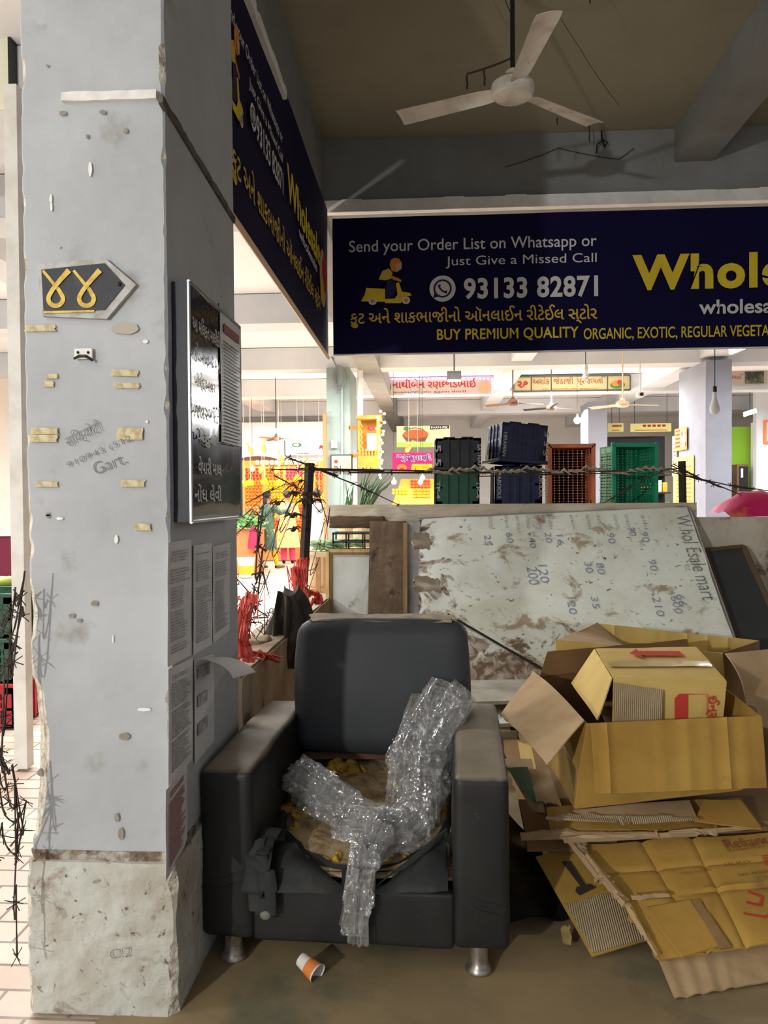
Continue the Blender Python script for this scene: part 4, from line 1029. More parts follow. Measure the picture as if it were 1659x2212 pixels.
# layered ragged sheets right under the front box
carton('dull folded carton with a shiny bent front edge, left under the large box', (ZP(1140, 1826, .205), ZP(1330, 1830, .195), ZP(1350, 1740, .275), ZP(1120, 1730, .275)), m_card_d, 51, 0.008, 0.014, fn=lambda u, v: -0.02 * max(0, .25 - v) / .25)
carton('brown carton sheet with a frayed front edge just under the large box', (ZP(1190, 1800, .262), ZP(1648, 1790, .255), ZP(1600, 1725, .298), ZP(1180, 1745, .300)), m_card, 52, 0.010, 0.006, 0.10, (0, 0, 1, 0), nx=40)
c52 = [o for o in COL.objects if o.get('label', '').startswith('brown carton sheet with a frayed')][0]
torn_edge(c52, [ZP(1190, 1800, .268), ZP(1300, 1806, .266), ZP(1400, 1802, .266), ZP(1500, 1800, .264), ZP(1640, 1790, .262)], .018, .030, m_card_p, 2)
g_ = carton('grey torn carton strip poking out beneath the large box', (ZP(1240, 1766, .302), ZP(1512, 1768, .300), ZP(1495, 1728, .318), ZP(1230, 1750, .318)), m_card_p, 53, 0.010, 0.006, 0.12, (1, 1, 1, 0), nx=40)
torn_edge(g_, [ZP(1240, 1768, .310), ZP(1330, 1772, .308), ZP(1420, 1768, .308), ZP(1508, 1770, .306)], .012, .030, m_corr, 3)
carton('carton sheet with green stamp, right under the large box', (ZP(1500, 1775, .285), ZP(1645, 1790, .275), ZP(1600, 1728, .31), ZP(1520, 1730, .315)), m_card, 54, 0.006, 0.005)
# pale sheet printed green on the left
gp = carton('pale carton sheet with green print, leaning left of the large box', (ZP(1150, 1752, .26), ZP(1178, 1756, .27), ZP(1150, 1640, .37), ZP(1086, 1640, .37)), m_card_p, 55, 0.008, 0.005)
gpts = [ZP(1150, 1738, .272), ZP(1163, 1738, .278), ZP(1140, 1660, .362), ZP(1094, 1662, .362)]
MB().sheet([p + Vector((0, -0.004, 0.008)) for p in gpts], 8, 10, 0.001, 0.006, 5).build('green_print', m_print_green, gp)
ysc = carton('small yellow torn carton scrap under the left flap of the large box', (ZP(1128, 1672, .33), ZP(1165, 1690, .33), ZP(1150, 1610, .40), ZP(1118, 1600, .40)), m_card_y, 56, 0.012, 0.005, 0.1, (1, 1, 1, 1))
carton('pale crumpled carton edge beside the yellow scrap', (ZP(1158, 1735, .29), ZP(1215, 1745, .30), ZP(1185, 1660, .36), ZP(1140, 1660, .36)), m_card_p, 57, 0.018, 0.005, 0.12, (1, 0, 1, 1), freq=9)
# left sheet with dark handle marks and peeled corrugation
lc = carton('brown carton sheet with dark mallet marks and a peeled ribbed corner, low on the left', (ZP(1279, 2066, .012), ZP(1396, 2032, .035), ZP(1250, 1826, .175), ZP(1157, 1852, .160)), m_card, 58, 0.006, 0.006)
LCP = [ZP(1279, 2066, .012), ZP(1396, 2032, .035), ZP(1250, 1826, .175), ZP(1157, 1852, .160)]
up = Vector((0, -0.25, 0.97))
LQ = lambda u, v, d=0.012: (LCP[0] * (1 - u) + LCP[1] * u) * (1 - v) + (LCP[3] * (1 - u) + LCP[2] * u) * v + up * d
panel(lc, 'peeled_ribs', (LQ(.01, .01, .008), LQ(.99, .0, .008), LQ(.99, .46, .010), LQ(.02, .47, .010)), m_corr, 0.004, 59, 26, 14, 0.004, 0.03, (1, 0, 0, 1))
mb = MB(); mb.poly([LQ(.42, .86), LQ(.58, .84), LQ(.58, .56), LQ(.48, .56)]); mb.poly([LQ(.33, .55), LQ(.40, .585), LQ(.66, .58), LQ(.74, .53), LQ(.36, .50)]); mb.build('dark_print', m_print_dark, lc)
mb = MB(); mb.poly([LQ(.92, .74), LQ(.98, .74), LQ(.98, .60), LQ(.93, .60)]); mb.poly([LQ(.85, .60), LQ(.99, .60), LQ(.99, .56), LQ(.85, .56)]); mb.build('dark_print', m_print_dark, lc)
# the main printed sheet and what lies under it
MP = [ZP(1419, 2074, .052), ZP(1800, 2020, .090), ZP(1740, 1795, .245), ZP(1247, 1826, .215)]
MQ = lambda u, v, d=0.012: (MP[0] * (1 - u) + MP[1] * u) * (1 - v) + (MP[3] * (1 - u) + MP[2] * u) * v + up * d
mc = carton('largest flattened carton with reddish print, sloping down to the floor in front', MP, m_card, 60, 0.013, 0.006, 0.05, (1, 0, 0, 0), 50, 40,
            fn=lambda u, v: -0.012 * math.exp(-((v - .47) / .014) ** 2) - 0.011 * math.exp(-((u - .28) / .014) ** 2) - 0.011 * math.exp(-((u - .50) / .014) ** 2) - 0.009 * math.exp(-((v - .72) / .014) ** 2) + 0.010 * math.exp(-((u - .36 - .3 * (v - .2)) / .02) ** 2) * (v < .45) + 0.006 * math.exp(-((v - .44 - .1 * u) / .02) ** 2))
lc2 = carton('pale peeled carton layer lying lowest at the front edge of the heap', (ZP(1458, 2157, .006), ZP(1800, 2095, .012), ZP(1800, 1990, .075), ZP(1420, 2066, .045)), m_card_p, 61, 0.006, 0.006, 0.02, (0, 0, 1, 0), 40, 16, fn=lambda u, v: 0.004 * math.sin(u * 60) * (u < .4))
fc = carton('brown folded carton strip hanging over the front of the largest sheet', (ZP(1474, 2068, .065), ZP(1552, 2046, .075), ZP(1490, 1945, .140), ZP(1392, 1962, .130)), m_card, 62, 0.006, 0.008)
fc2 = carton('second narrow carton strip beside the folded one at the front', (ZP(1556, 2050, .078), ZP(1580, 2046, .082), ZP(1510, 1944, .145), ZP(1494, 1946, .142)), m_card_d, 63, 0.006, 0.006)
torn_edge(mc, [ZP(1250, 1828, .232), ZP(1272, 1858, .212), ZP(1292, 1896, .192), ZP(1330, 1930, .170), ZP(1350, 1958, .150)], .022, .034, m_card_p, 1)
torn_edge(mc, [ZP(1352, 1956, .150), ZP(1372, 1985, .125), ZP(1392, 2020, .100), ZP(1420, 2068, .070)], .008, .012, m_card_p, 5)
tear = carton('curled pale lip of a tear across the largest sheet', (ZP(1366, 1946, .145), ZP(1450, 1938, .150), ZP(1446, 1928, .165), ZP(1362, 1932, .165)), m_card_p, 65, 0.010, 0.005, 0.3, (0, 1, 1, 1), 30, 6, freq=20)
UX = (MP[1] - MP[0]).normalized(); UYV = (MP[3] - MP[0]); UYV = (UYV - UX * UYV.dot(UX)).normalized()
for body, u, v, w_, h, m_, bo in (('Reliance', .62, .83, .19, .040, m_print_brown, 0.0), ('FOUNDATION', .62, .80, .13, .010, m_print_brown, 0.0), ('MADE IN INDIA', .36, .62, .11, .009, m_print_brown, -.01), ('10 KG', .58, .67, .09, .010, m_print_brown, 0), ('NET WEIGHT', .62, .56, .12, .010, m_print_brown, 0)):
    write(body, MQ(u, v, 0.014), UX, UYV, w_, h, m_, mc, name='carton_print', bold=bo, lift=0.0)
mb = MB()
for k in range(5): mb.poly([MQ(.76, .74 - k * .022, .014), MQ(.99, .74 - k * .022, .014), MQ(.99, .73 - k * .022, .014), MQ(.76, .73 - k * .022, .014)])
mb.build('carton_print', m_print_red, mc)
mb = MB(); ribbon(mb, [MQ(.60, .33, .014), MQ(.66, .29, .014), MQ(.69, .36, .014), MQ(.63, .42, .014)], .012, up); mb.build('pen_mark', m_print_red, mc)
mb = MB(); ribbon(mb, [MQ(.56, .24, .014), MQ(.66, .19, .014), MQ(.70, .21, .014)], .008, up); mb.build('pen_mark', m_print_red, mc)
# dry leaf and small litter
lf = MB(); lc_ = atZ(1224, 2030, .02)
lf.sheet([lc_ + Vector((-.022, -.03, 0)), lc_ + Vector((.012, -.035, .0)), lc_ + Vector((.02, .03, .03)), lc_ + Vector((-.016, .03, .03))], 8, 10, .003, .012, 25, ragged=.2, rag=(1, 1, 1, 1)); lf.build('dry_leaf', M('dry_leaf', rgb(150, 128, 80), .9), smooth=True, label='small dry curled leaf on the floor between armchair and cartons', cat='leaf')
# black plastic sheet crumpled between chair and cartons
bs = MB(); bs.sheet([atZ(1100, 1990, .03), atZ(1230, 1980, .03), atZ(1160, 1800, .17), atZ(1095, 1760, .2)], 24, 20, .003, .05, 8, seed=3); bs.build('black_plastic_sheet', M('black_sheet', rgb(20, 20, 20), .4), smooth=True, label='crumpled black plastic sheet between the armchair and the cartons', cat='plastic sheet')

# ============================================================ boards leaning at the back of the stall
m_board = M('whiteboard_dirty', rgb(228, 233, 222), 0.6, rgb(212, 213, 196), 2.5, 0.42, 0.66, stain=rgb(164, 148, 124), s_scale=5.5, s_lo=0.575, s_hi=0.66, bump=0.15, b_scale=30, stain2=rgb(110, 92, 72), s2_scale=24, s2_lo=0.625, s2_hi=0.68, dist=0.4)
m_board_low = M('mud_crust', rgb(170, 156, 138), 0.95, rgb(128, 106, 88), 7, 0.45, 0.62, stain=rgb(200, 196, 184), s_scale=5, s_lo=.56, s_hi=.62, bump=.8, b_scale=30, dist=0.8)
def muddy_board():
    m = m_board; nt = m.node_tree; N = nt.nodes; L = nt.links; b = N['Principled BSDF']
    src = b.inputs['Base Color'].links[0].from_socket
    tc = N.new('ShaderNodeTexCoord'); sp = N.new('ShaderNodeSeparateXYZ'); L.new(tc.outputs['Object'], sp.inputs[0])
    def rng(sock, f0, f1, t0, t1):
        r = N.new('ShaderNodeMapRange'); L.new(sock, r.inputs[0])
        for i, v in enumerate((f0, f1, t0, t1)): r.inputs[i + 1].default_value = v
        return r.outputs[0]
    low = rng(sp.outputs['Z'], .02, .46, .34, 0.0); lef = rng(sp.outputs['X'], -1.02, -.52, .26, 0.0)
    nz = N.new('ShaderNodeTexNoise'); nz.inputs['Scale'].default_value = 4.5; nz.inputs['Detail'].default_value = 9; nz.inputs['Roughness'].default_value = .68; nz.inputs['Distortion'].default_value = .9
    L.new(tc.outputs['Object'], nz.inputs['Vector'])
    ad = N.new('ShaderNodeMath'); ad.operation = 'ADD'; L.new(low, ad.inputs[0]); L.new(lef, ad.inputs[1])
    a2 = N.new('ShaderNodeMath'); a2.operation = 'ADD'; L.new(ad.outputs[0], a2.inputs[0]); L.new(nz.outputs['Fac'], a2.inputs[1])
    mk = rng(a2.outputs[0], .70, .77, 0, 1)
    n2 = N.new('ShaderNodeTexNoise'); n2.inputs['Scale'].default_value = 16; n2.inputs['Detail'].default_value = 8; n2.inputs['Distortion'].default_value = 1.2; L.new(tc.outputs['Object'], n2.inputs['Vector'])
    mc_ = N.new('ShaderNodeMix'); mc_.data_type = 'RGBA'; L.new(rng(n2.outputs['Fac'], .42, .62, 0, 1), mc_.inputs[0]); mc_.inputs[6].default_value = rgb(112, 92, 74); mc_.inputs[7].default_value = rgb(184, 174, 158)
    mx = N.new('ShaderNodeMix'); mx.data_type = 'RGBA'; L.new(mk, mx.inputs[0]); L.new(src, mx.inputs[6]); L.new(mc_.outputs[2], mx.inputs[7]); L.new(mx.outputs[2], b.inputs['Base Color'])
muddy_board()
w1, w2 = atY(905, 1122, 5.82), atY(1486, 1096, 5.80)
w3, w4 = atY(1592, 1400, 4.92), atY(902, 1430, 4.90)
def extend(a, c, f): return a + (c - a) * f
w3, w4 = extend(w2, w3, 1.20), extend(w1, w4, 1.13)
wb_ = thing('whiteboard', 'large dirty whiteboard with faded pen writing leaning on the low wall', 'board', (w3 + w4) / 2)
panel(wb_, 'board_face', (w4, w3, w2, w1), m_board, 0.004, 70, 40, 30, 0.018, 0.015, (1, 0, 0, 0))
wn = (w3 - w4).cross(w1 - w4).normalized(); wn = wn if wn.y < 0 else -wn
WP = lambda u, v, d=0.016: (w4 * (1 - u) + w3 * u) * (1 - v) + (w1 * (1 - u) + w2 * u) * v + wn * d
mb = MB(); mb.tube([WP(0, 1, 0), WP(1, 1, 0)], .012, 6); mb.build('top_trim', m_alu, wb_)
mb = MB(); mb.tube([WP(1, 0, 0), WP(1, 1, 0)], .013, 6); mb.build('edge_trim', m_alu, wb_)
m_pen = M('pen_blue', rgb(122, 128, 164), .8, rgb(160, 166, 170), 30, .45, .6); m_penb = M('pen_dark', rgb(112, 114, 110), .8, rgb(150, 152, 146), 30, .45, .6)
wu = (w3 - w4).normalized(); wv = (w2 - w3).normalized()
def pen(body, x, y, length, h, m_, bold=-0.008):
    # words run down the board (the board stands on its side)
    t = None
    best = None
    for vi in range(101):
        v = vi / 100
        for ui in range(0, 101, 2):
            p = WP(ui / 100, v)
            q = CR.transposed() @ (p - CAM); X = 829.5 + F * q.x / -q.z; Yp = 1106 - F * q.y / -q.z
            e = (X - x) ** 2 + (Yp - y) ** 2
            if best is None or e < best[0]: best = (e, p)
    down = -wv; right = wu
    write(body, best[1], down, right, length, h, m_, wb_, name='pen_writing', bold=bold, lift=0.0)
pen('W.hol Esale mart', 1462, 1112, .78, .10, m_penb)
for body, x, y, l, h, m_ in (('120', 1158, 1222, .16, .06, m_pen), ('200', 1133, 1226, .16, .07, m_pen), ('90', 1380, 1150, .1, .05, m_pen), ('90 ..', 1352, 1140, .14, .05, m_pen), ('90', 1400, 1208, .1, .05, m_pen), ('210', 1412, 1290, .16, .05, m_pen), ('600', 1442, 1290, .14, .05, m_pen), ('66', 1462, 1282, .1, .05, m_pen),
                             ('30', 1255, 1215, .1, .05, m_pen), ('90', 1308, 1150, .1, .05, m_pen), ('120', 1223, 1290, .14, .05, m_pen), ('35', 1270, 1290, .1, .045, m_pen), ('20', 1180, 1150, .1, .045, m_pen), ('60', 1090, 1150, .1, .045, m_pen), ('25', 1050, 1155, .1, .045, m_pen), ('16', 1205, 1155, .1, .045, m_pen), ('80', 1290, 1215, .1, .05, m_pen), ('40', 1145, 1160, .1, .045, m_pen)):
    pen(body, x, y, l, h, m_)
for i, x in enumerate((1048, 1085, 1110, 1135, 1160, 1185, 1230, 1262, 1290, 1320, 1350, 1385)):
    pen(('tomato', 'bhindi', 'gobi', 'aloo', 'mirchi', 'methi', 'palak', 'lemon', 'dudhi', 'karela', 'onion', 'adu')[i], x, 1112, .14, .03, m_penb, -.02)
# pale laminate platform under the board
pl1 = thing('laminate_board', 'pale laminate board lying flat in front of the whiteboard behind the armchair', 'board', atZ(1050, 1540, .25))
q1, q2 = atZ(960, 1522, .30), atZ(1140, 1516, .30); q3, q4 = atZ(1180, 1470, .31), atZ(930, 1474, .31)
panel(pl1, 'slab', (q1, q2, q3, q4), M('laminate', rgb(178, 174, 162), .6, rgb(150, 142, 126), 4, .4, .65), .002, 80, th=.02)
pl2 = thing('laminate_board', 'lower white laminate shelf with a dark gap beneath, beside the armchair', 'board', atZ(1050, 1570, .2))
q1, q2 = atZ(960, 1572, .23), atZ(1150, 1564, .23); q3, q4 = atZ(1160, 1516, .23), atZ(950, 1520, .23)
panel(pl2, 'slab', (q1, q2, q3, q4), M('laminate_white', rgb(196, 198, 194), .5), .001, 81, th=.02)
for (x, y) in ((q1.x + .05, q1.y + .2), (q2.x - .05, q2.y + .2)): MB().span((x, y, 0), (x + .05, y + .05, .222)).build('leg', m_dark, pl2)
for (x, y) in ((q1.x + .05, q4.y + .25), (q2.x - .05, q4.y + .25)): MB().span((x, y, 0), (x + .05, y + .05, .288)).build('leg', m_dark, pl1)
# chalkboard with brown frame on the right
k1, k2 = atY(1524, 1190, 5.74), atY(1606, 1182, 5.74)
k3, k4 = atY(1730, 1460, 5.0), atY(1606, 1440, 5.0)
cbd = thing('chalkboard', 'dark grey chalkboard in a brown wooden frame leaning right of the whiteboard', 'board', (k3 + k4) / 2)
panel(cbd, 'board_face', (k4, k3, k2, k1), M('chalk_grey', rgb(58, 62, 62), .7, rgb(66, 70, 70), 2), .001, 82, th=.012)
m_wf = M('brown_frame', rgb(112, 88, 66), .7, rgb(88, 66, 48), 12, stretch=(1, 1, 6))
mb = MB(); mb.tube([k1, k2], .022, 4); mb.tube([k2, k3], .026, 4); mb.tube([k1, k4], .018, 4); mb.build('frame', m_wf, cbd)
# long wooden plank across the top of the low wall
m_plank = M('weathered_plank', rgb(206, 196, 174), .85, rgb(172, 154, 128), 3, .42, .64, stain=rgb(96, 74, 54), s_scale=4, s_lo=.6, s_hi=.68, bump=.4, b_scale=20, stretch=(.6, 3, 3))
p1, p2 = atY(706, 1092, 5.86), atY(1502, 1084, 5.86)
zb1 = atY(1100, 1124, 5.86).z
mb = MB(); zt_ = (p1.z + p2.z) / 2
mb.sheet([(p1.x, 5.84, zb1 - .01), (p2.x, 5.84, zb1 - .005), (p2.x, 5.84, zt_), (p1.x, 5.84, zt_)], 60, 6, .02, .008, 6, ragged=.01, rag=(1, 0, 0, 0)); mb.span((p1.x + .02, 5.85, zb1), (p2.x, 5.895, zt_ - .004))
pk = mb.build('wooden_plank', m_plank, label='long weathered plank across the top of the low wall under the crates', cat='plank')
be = thing('timber_beam_end', 'rotten dark end of a timber beam below the left end of the plank', 'timber', atY(770, 1150, 5.8))
mb = MB(); e1, e2 = atY(712, 1128, 5.80), atY(830, 1128, 5.80); mb.rbox((e1 + e2) / 2, (e2.x - e1.x, .10, .085), .012, sub=.05); mb.jitter(.012, 14); mb.build('timber', M('rotten_wood', rgb(104, 84, 64), .95, rgb(60, 46, 34), 6, bump=.8, b_scale=30, stretch=(.4, 3, 3)), be, smooth=True, angle=30)
# boards standing left of the whiteboard
def standing(name, label, cat, x0, x1, yt, yb, Y, m_, th=.03, amp=.004, seed=0, x0b=None, x1b=None, top_dy=0.10, ragged=0.0, rag=(0, 0, 0, 0)):
    a, c = atY(x0b or x0, yb, Y - top_dy), atY(x1b or x1, yb, Y - top_dy); d, e = atY(x1, yt, Y), atY(x0, yt, Y)
    s = (a - e).normalized(); f = a.z / max(1e-3, -s.z)
    a, c = a + s * f, c + (c - d).normalized() * f
    a.z = max(a.z, .012); c.z = max(c.z, .012)
    t = thing(name, label, cat, (a + c) / 2)
    panel(t, 'board', (a, c, d, e), m_, amp, seed, 16, 24, th, ragged, rag)
    return t, (a, c, d, e)
m_mudb = M('muddy_brown_board', rgb(124, 104, 84), .95, rgb(98, 80, 64), 4, .4, .64, stain=rgb(74, 58, 46), s_scale=9, s_lo=.58, s_hi=.66, bump=.7, b_scale=25)
standing('plank', 'wide mud brown plank standing upright left of the whiteboard', 'plank', 799, 878, 1126, 1345, 5.74, m_mudb, .03, .006, 90, x0b=795, x1b=873)
t, q = standing('cupboard_door', 'grey cupboard door with a yellow wooden frame standing left of the brown plank', 'door', 712, 806, 1192, 1345, 5.78, M('grey_laminate', rgb(190, 192, 186), .5, rgb(170, 170, 160), 4, stain=rgb(136, 124, 104), s_scale=6, s_lo=.6, s_hi=.7), .025, .002, 91)
m_yf = M('yellow_wood', rgb(176, 148, 100), .8, rgb(140, 110, 70), 9, stretch=(3, 3, .6))
mb = MB(); off = Vector((0, -.018, 0)); mb.tube([q[3] + off, q[2] + off], .022, 4); mb.tube([q[3] + off, q[0] + off], .026, 4); mb.build('frame', m_yf, t)
mb = MB()
for yy in (1255, 1268, 1282, 1296, 1310, 1322): mb.tube([atY(732, yy, 5.73), atY(740, yy, 5.73)], .004, 4)
mb.build('hinge_marks', m_print_dark, t)
t, q = standing('plank', 'narrow pale grey board with a nail hole beside the brown plank', 'plank', 880, 908, 1128, 1345, 5.72, M('pale_grey_board', rgb(178, 182, 180), .6, rgb(150, 146, 136), 8), .02, .003, 92, ragged=.1, rag=(0, 1, 0, 0))
standing('batten', 'thin wooden batten between the brown plank and the pale grey board', 'batten', 871, 880, 1130, 1345, 5.70, m_yf, .03, .001, 93)
# peeling laminate curls on the whiteboard's left edge
m_peel = M('peeled_laminate', rgb(214, 204, 186), .9, rgb(178, 162, 140), 8, bump=.5, b_scale=40)
for i, (x0, x1, y0, y1) in enumerate(((888, 955, 1246, 1282), (902, 985, 1292, 1345), (886, 930, 1150, 1190))):
    mb = MB(); mb.sheet([atY(x0, y1, 5.2), atY(x1, y1, 5.3), atY(x1, y0, 5.36), atY(x0, y0, 5.28)], 14, 10, .006, .03, 9, seed=i, fn=lambda u, v: .015 * (1 - u) ** 2 + .008 * math.sin(v * 7), ragged=.12, rag=(1, 1, 1, 1)); mb.build('peeling_layer', m_peel, wb_, smooth=True)
# dark stick lying across the bottom of the whiteboard
MB().tube([WP(.10, .36, .03), WP(.28, .17, .03), WP(.42, .03, .03)], .008, 6).build('thin_stick', m_dark, label='thin dark stick lying slanted across the lower whiteboard', cat='stick')
# ============================================================ crates on a table behind the low wall
m_cr_black = M('crate_black', rgb(44, 48, 54), .5, rgb(58, 60, 62), 9, stain=rgb(90, 88, 84), s_scale=6, s_lo=.64, s_hi=.76)
m_cr_navy = M('crate_navy', rgb(38, 46, 78), .5, rgb(50, 56, 84), 9, stain=rgb(92, 92, 96), s_scale=6, s_lo=.66, s_hi=.78)
m_cr_dgreen = M('crate_dark_green', rgb(34, 78, 60), .5, rgb(48, 86, 68), 9)
m_cr_orange = M('crate_orange', rgb(210, 122, 82), .55, rgb(192, 108, 70), 9, stain=rgb(164, 108, 82), s_scale=6, s_lo=.6, s_hi=.72)
m_cr_green = M('crate_green', rgb(34, 164, 118), .5, rgb(30, 148, 106), 9, stain=rgb(70, 128, 100), s_scale=6, s_lo=.62, s_hi=.75)
m_cr_red = M('crate_red', rgb(176, 36, 44), .5)
m_cr_print = M('crate_print', rgb(166, 168, 164), .7)
tb = thing('storage_table', 'steel table behind the low wall with plastic crates standing on it', 'table', (.95, 6.35, 0))
MB().span((-.02, 6.06, 1.30), (2.05, 6.72, 1.34)).build('table_top', m_dark, tb)
for x in (0.03, 1.96):
    for y in (6.1, 6.64): MB().span((x, y, 0), (x + .04, y + .04, 1.30)).build('leg', m_dark, tb)
def crate(label, m, Lx, Wy, H, mat4, group='plastic crates', letters=()):
    """open lattice crate: local x = length, y = width, z = up, opening on top"""
    t = thing('plastic_crate', label, 'crate', group=group); t.matrix_basis = mat4
    b = MB(); hx, hy = Lx / 2, Wy / 2; th = .012
    # base lattice
    n = 22
    for i in range(n): b.box((-hx + Lx * (i + .5) / n, 0, th / 2), (.018, Wy, th))
    n = 9
    for i in range(n): b.box((0, -hy + Wy * (i + .5) / n, th / 2), (Lx, .030, th))
    for s in (-1, 1):
        # long walls (at y = +-hy) and short walls (at x = +-hx)
        for axis in (0, 1):
            ln = Lx if axis == 0 else Wy; off = hy if axis == 0 else hx
            def bx(u, z, du, dz, d=th, o=0.0):
                c = (u, s * (off - th / 2 + o), z) if axis == 0 else (s * (off - th / 2 + o), u, z)
                b.box(c, (du, d, dz) if axis == 0 else (d, du, dz))
            bx(0, H * .88, ln, H * .24); bx(0, H * .04, ln, H * .08)
            for e in (-1, 1): bx(e * (ln / 2 - .028), H * .45, .056, H * .9)
            bx(0, H * .42, ln, .018)
            m_ = 15 if axis == 0 else 12
            for k in range(m_):
                u = -ln / 2 + .056 + (ln - .112) * (k + .5) / m_
                bx(u, H * .42, .016, H * .7, th * .7)
            for k in range(3): bx(0, H * (.14 + .18 * k + .09), ln - .1, .014, th * .6)
            for k in (-1, 0, 1): bx(k * ln * .22, H * .5, .010, H * .98, .012, .008)
    b.build('lattice_body', m, t, local=True)
    r = MB(); f = .022
    for s in (-1, 1):
        r.rbox((0, s * (hy + f / 2 - .004), H - .012), (Lx + 2 * f, f, .024), .005); r.rbox((s * (hx + f / 2 - .004), 0, H - .012), (f, Wy + 2 * f, .024), .005)
        for q in (-.2, .2): r.rbox((q * Lx, s * hy * .8, -.006), (Lx * .26, .05, .014), .004)
    r.build('rim', m, t, local=True)
    for (body, face, u, z, w_, h, rot) in letters:
        # face: 'y-' (towards -y) etc.; rot in quarter turns
        a = {0: ((1, 0, 0), (0, 0, 1)), 1: ((0, 0, 1), (-1, 0, 0)), 2: ((-1, 0, 0), (0, 0, -1)), 3: ((0, 0, -1), (1, 0, 0))}[rot]
        me = write(body, (u, -hy - .004, z), a[0], a[1], w_, h, m_cr_print, None, bold=.02, lift=0.0)
        me.name = 'lettering'; 
        for v in me.data.vertices: v.co = v.co + me.location
        me.location = (0, 0, 0); me.parent = t
    return t
T4 = lambda loc, rx=0, ry=0, rz=0: Matrix.Translation(loc) @ Euler((R(rx), R(ry), R(rz))).to_matrix().to_4x4()
# front face centre from the picture, crates lie upside down (opening below)
TZ = 1.341
x_ = lambda px, Y=6.12: atY(px, 1040, Y).x
cx1 = (x_(936) + x_(1040)) / 2
def flip(label, m, px0, px1, z, H, Wd, yaw=0, roll=0, y0=6.12, letters=(), dx=0):
    w_ = x_(px1) - x_(px0); c = (x_(px0) + x_(px1)) / 2 + dx
    return crate(label, m, w_ - .044, Wd, H, T4((c, y0 + Wd / 2 + .02, z + H), 180, roll, yaw), letters=letters)
LT = (('5 5', 'y-', .165, .08, .16, .05, 1), ('SATNAM', 'y-', -.14, .06, .18, .035, 1))
# with the crate upside down, local -y faces away, so letters go on a copy of the face: rotate by yaw 180
def flip2(label, m, px0, px1, z, H, Wd, yaw=0, roll=0, letters=(), dy=0):
    w_ = x_(px1) - x_(px0); c = (x_(px0) + x_(px1)) / 2
    mt = Matrix.Translation((c, 6.12 + dy + Wd / 2 + .02, z + H)) @ Matrix.Rotation(R(yaw), 4, 'Z') @ Matrix.Rotation(R(roll), 4, 'Y') @ Matrix.Rotation(R(180), 4, 'Y')
    return crate(label, m, w_ - .044, Wd, H, mt, letters=letters)
h1 = atY(990, 1017, 6.12).z - TZ; h2 = atY(990, 945, 6.12).z - atY(990, 1017, 6.12).z - .012
flip2('dark green crate at the left end, under the black crate', m_cr_dgreen, 934, 1042, TZ, h1, .5, letters=(('TP-4', 'y-', .165, .08, .14, .03, 1), ('TP-4', 'y-', -.15, .08, .14, .03, 1)))
flip2('black crate with two white fives, on top of the dark green crate', m_cr_black, 936, 1046, TZ + h1 + .008, h2, .5, letters=(('5 5', 'y-', .19, .05, .17, .05, 1), ('SATNAM', 'y-', -.15, .05, .19, .03, 1)))
h3 = atY(1120, 1006, 6.12).z - TZ
flip2('navy crate under the tilted navy crate, left of the orange crate', m_cr_navy, 1063, 1178, TZ, h3, .48, letters=(('BARDOLI', 'y-', .165, .05, .2, .03, 1), ('POPULAR', 'y-', -.16, .05, .2, .03, 1)))
flip2('tilted navy crate on top of the other navy crate', m_cr_navy, 1068, 1182, TZ + h3 + .022, .31, .48, 10, 4.5, letters=(('HIRAMAN', 'y-', .17, .08, .19, .03, 1), ('5 5 5', 'y-', -.16, .05, .19, .035, 1)))
# two crates on end with the opening towards the viewer
def upright(label, m, px0, px1, ztop, yaw, dp=.27):
    w_ = x_(px1, 6.1) - x_(px0, 6.1); c = (x_(px0, 6.1) + x_(px1, 6.1)) / 2; Lz = ztop - TZ - .004
    mt = Matrix.Translation((c, 6.10, TZ + Lz / 2 + .002)) @ Matrix.Rotation(R(yaw), 4, 'Z') @ Matrix.Rotation(R(90), 4, 'X') @ Matrix.Rotation(R(90), 4, 'Z') @ Matrix.Translation((0, 0, -dp))
    return crate(label, m, Lz - .044, w_ - .044, dp, mt)
upright('orange brown crate standing on end between the navy and green crates', m_cr_orange, 1183, 1288, atY(1235, 957, 6.1).z, 0)
upright('bright green crate standing on end at the right of the crates', m_cr_green, 1319, 1427, atY(1370, 955, 6.1).z, 9, .30)

# ============================================================ barbed wire fence
m_iron = M('rusty_iron', rgb(58, 48, 42), .85, rgb(40, 34, 30), 20)
m_wire = M('barbed_wire', rgb(66, 56, 48), .8)
m_webd = M('dusty_web', rgb(168, 158, 136), .95, rgb(140, 130, 110), 20)
def barbed(pts, sag=.02, r=.003, step=.11, mb=None, seed=0):
    rr_ = random.Random(seed); own = mb or MB(); P3 = smooth_path([Vector(p) for p in pts], 8)
    P3 = [p + Vector((0, 0, .006 * noise.noise(p * 6))) for p in P3]
    own.tube(P3, r, 5)
    own.tube([p + Vector((.003 * math.sin(i * 2.1), .003 * math.cos(i * 2.1), .003 * math.sin(i * 1.3))) for i, p in enumerate(P3)], r * .8, 4)
    acc = 0
    for a, c in zip(P3, P3[1:]):
        acc += (c - a).length
        if acc > step:
            acc = 0
            for k in range(3):
                d = Vector((rr_.uniform(-1, 1), rr_.uniform(-1, 1), rr_.uniform(-1, 1))).normalized() * .026
                own.tube([c - d, c + d], [r * .4, r * .7] if False else r * .7, 4)
    return own
def post(label, px, y0, y1, Y, lean=0, w_=.05):
    a, c = atY(px, y1, Y), atY(px + lean, y0, Y)
    MB().tube([a, c], w_ / 2 * 1.3, 4).build('fence_post', m_iron, label=label, cat='post', group='iron fence posts')
    return a, c
postL = post('rusty iron fence post standing on the left parapet beside the red netting', 650, 1000, 1342, 4.55, 19, .045)
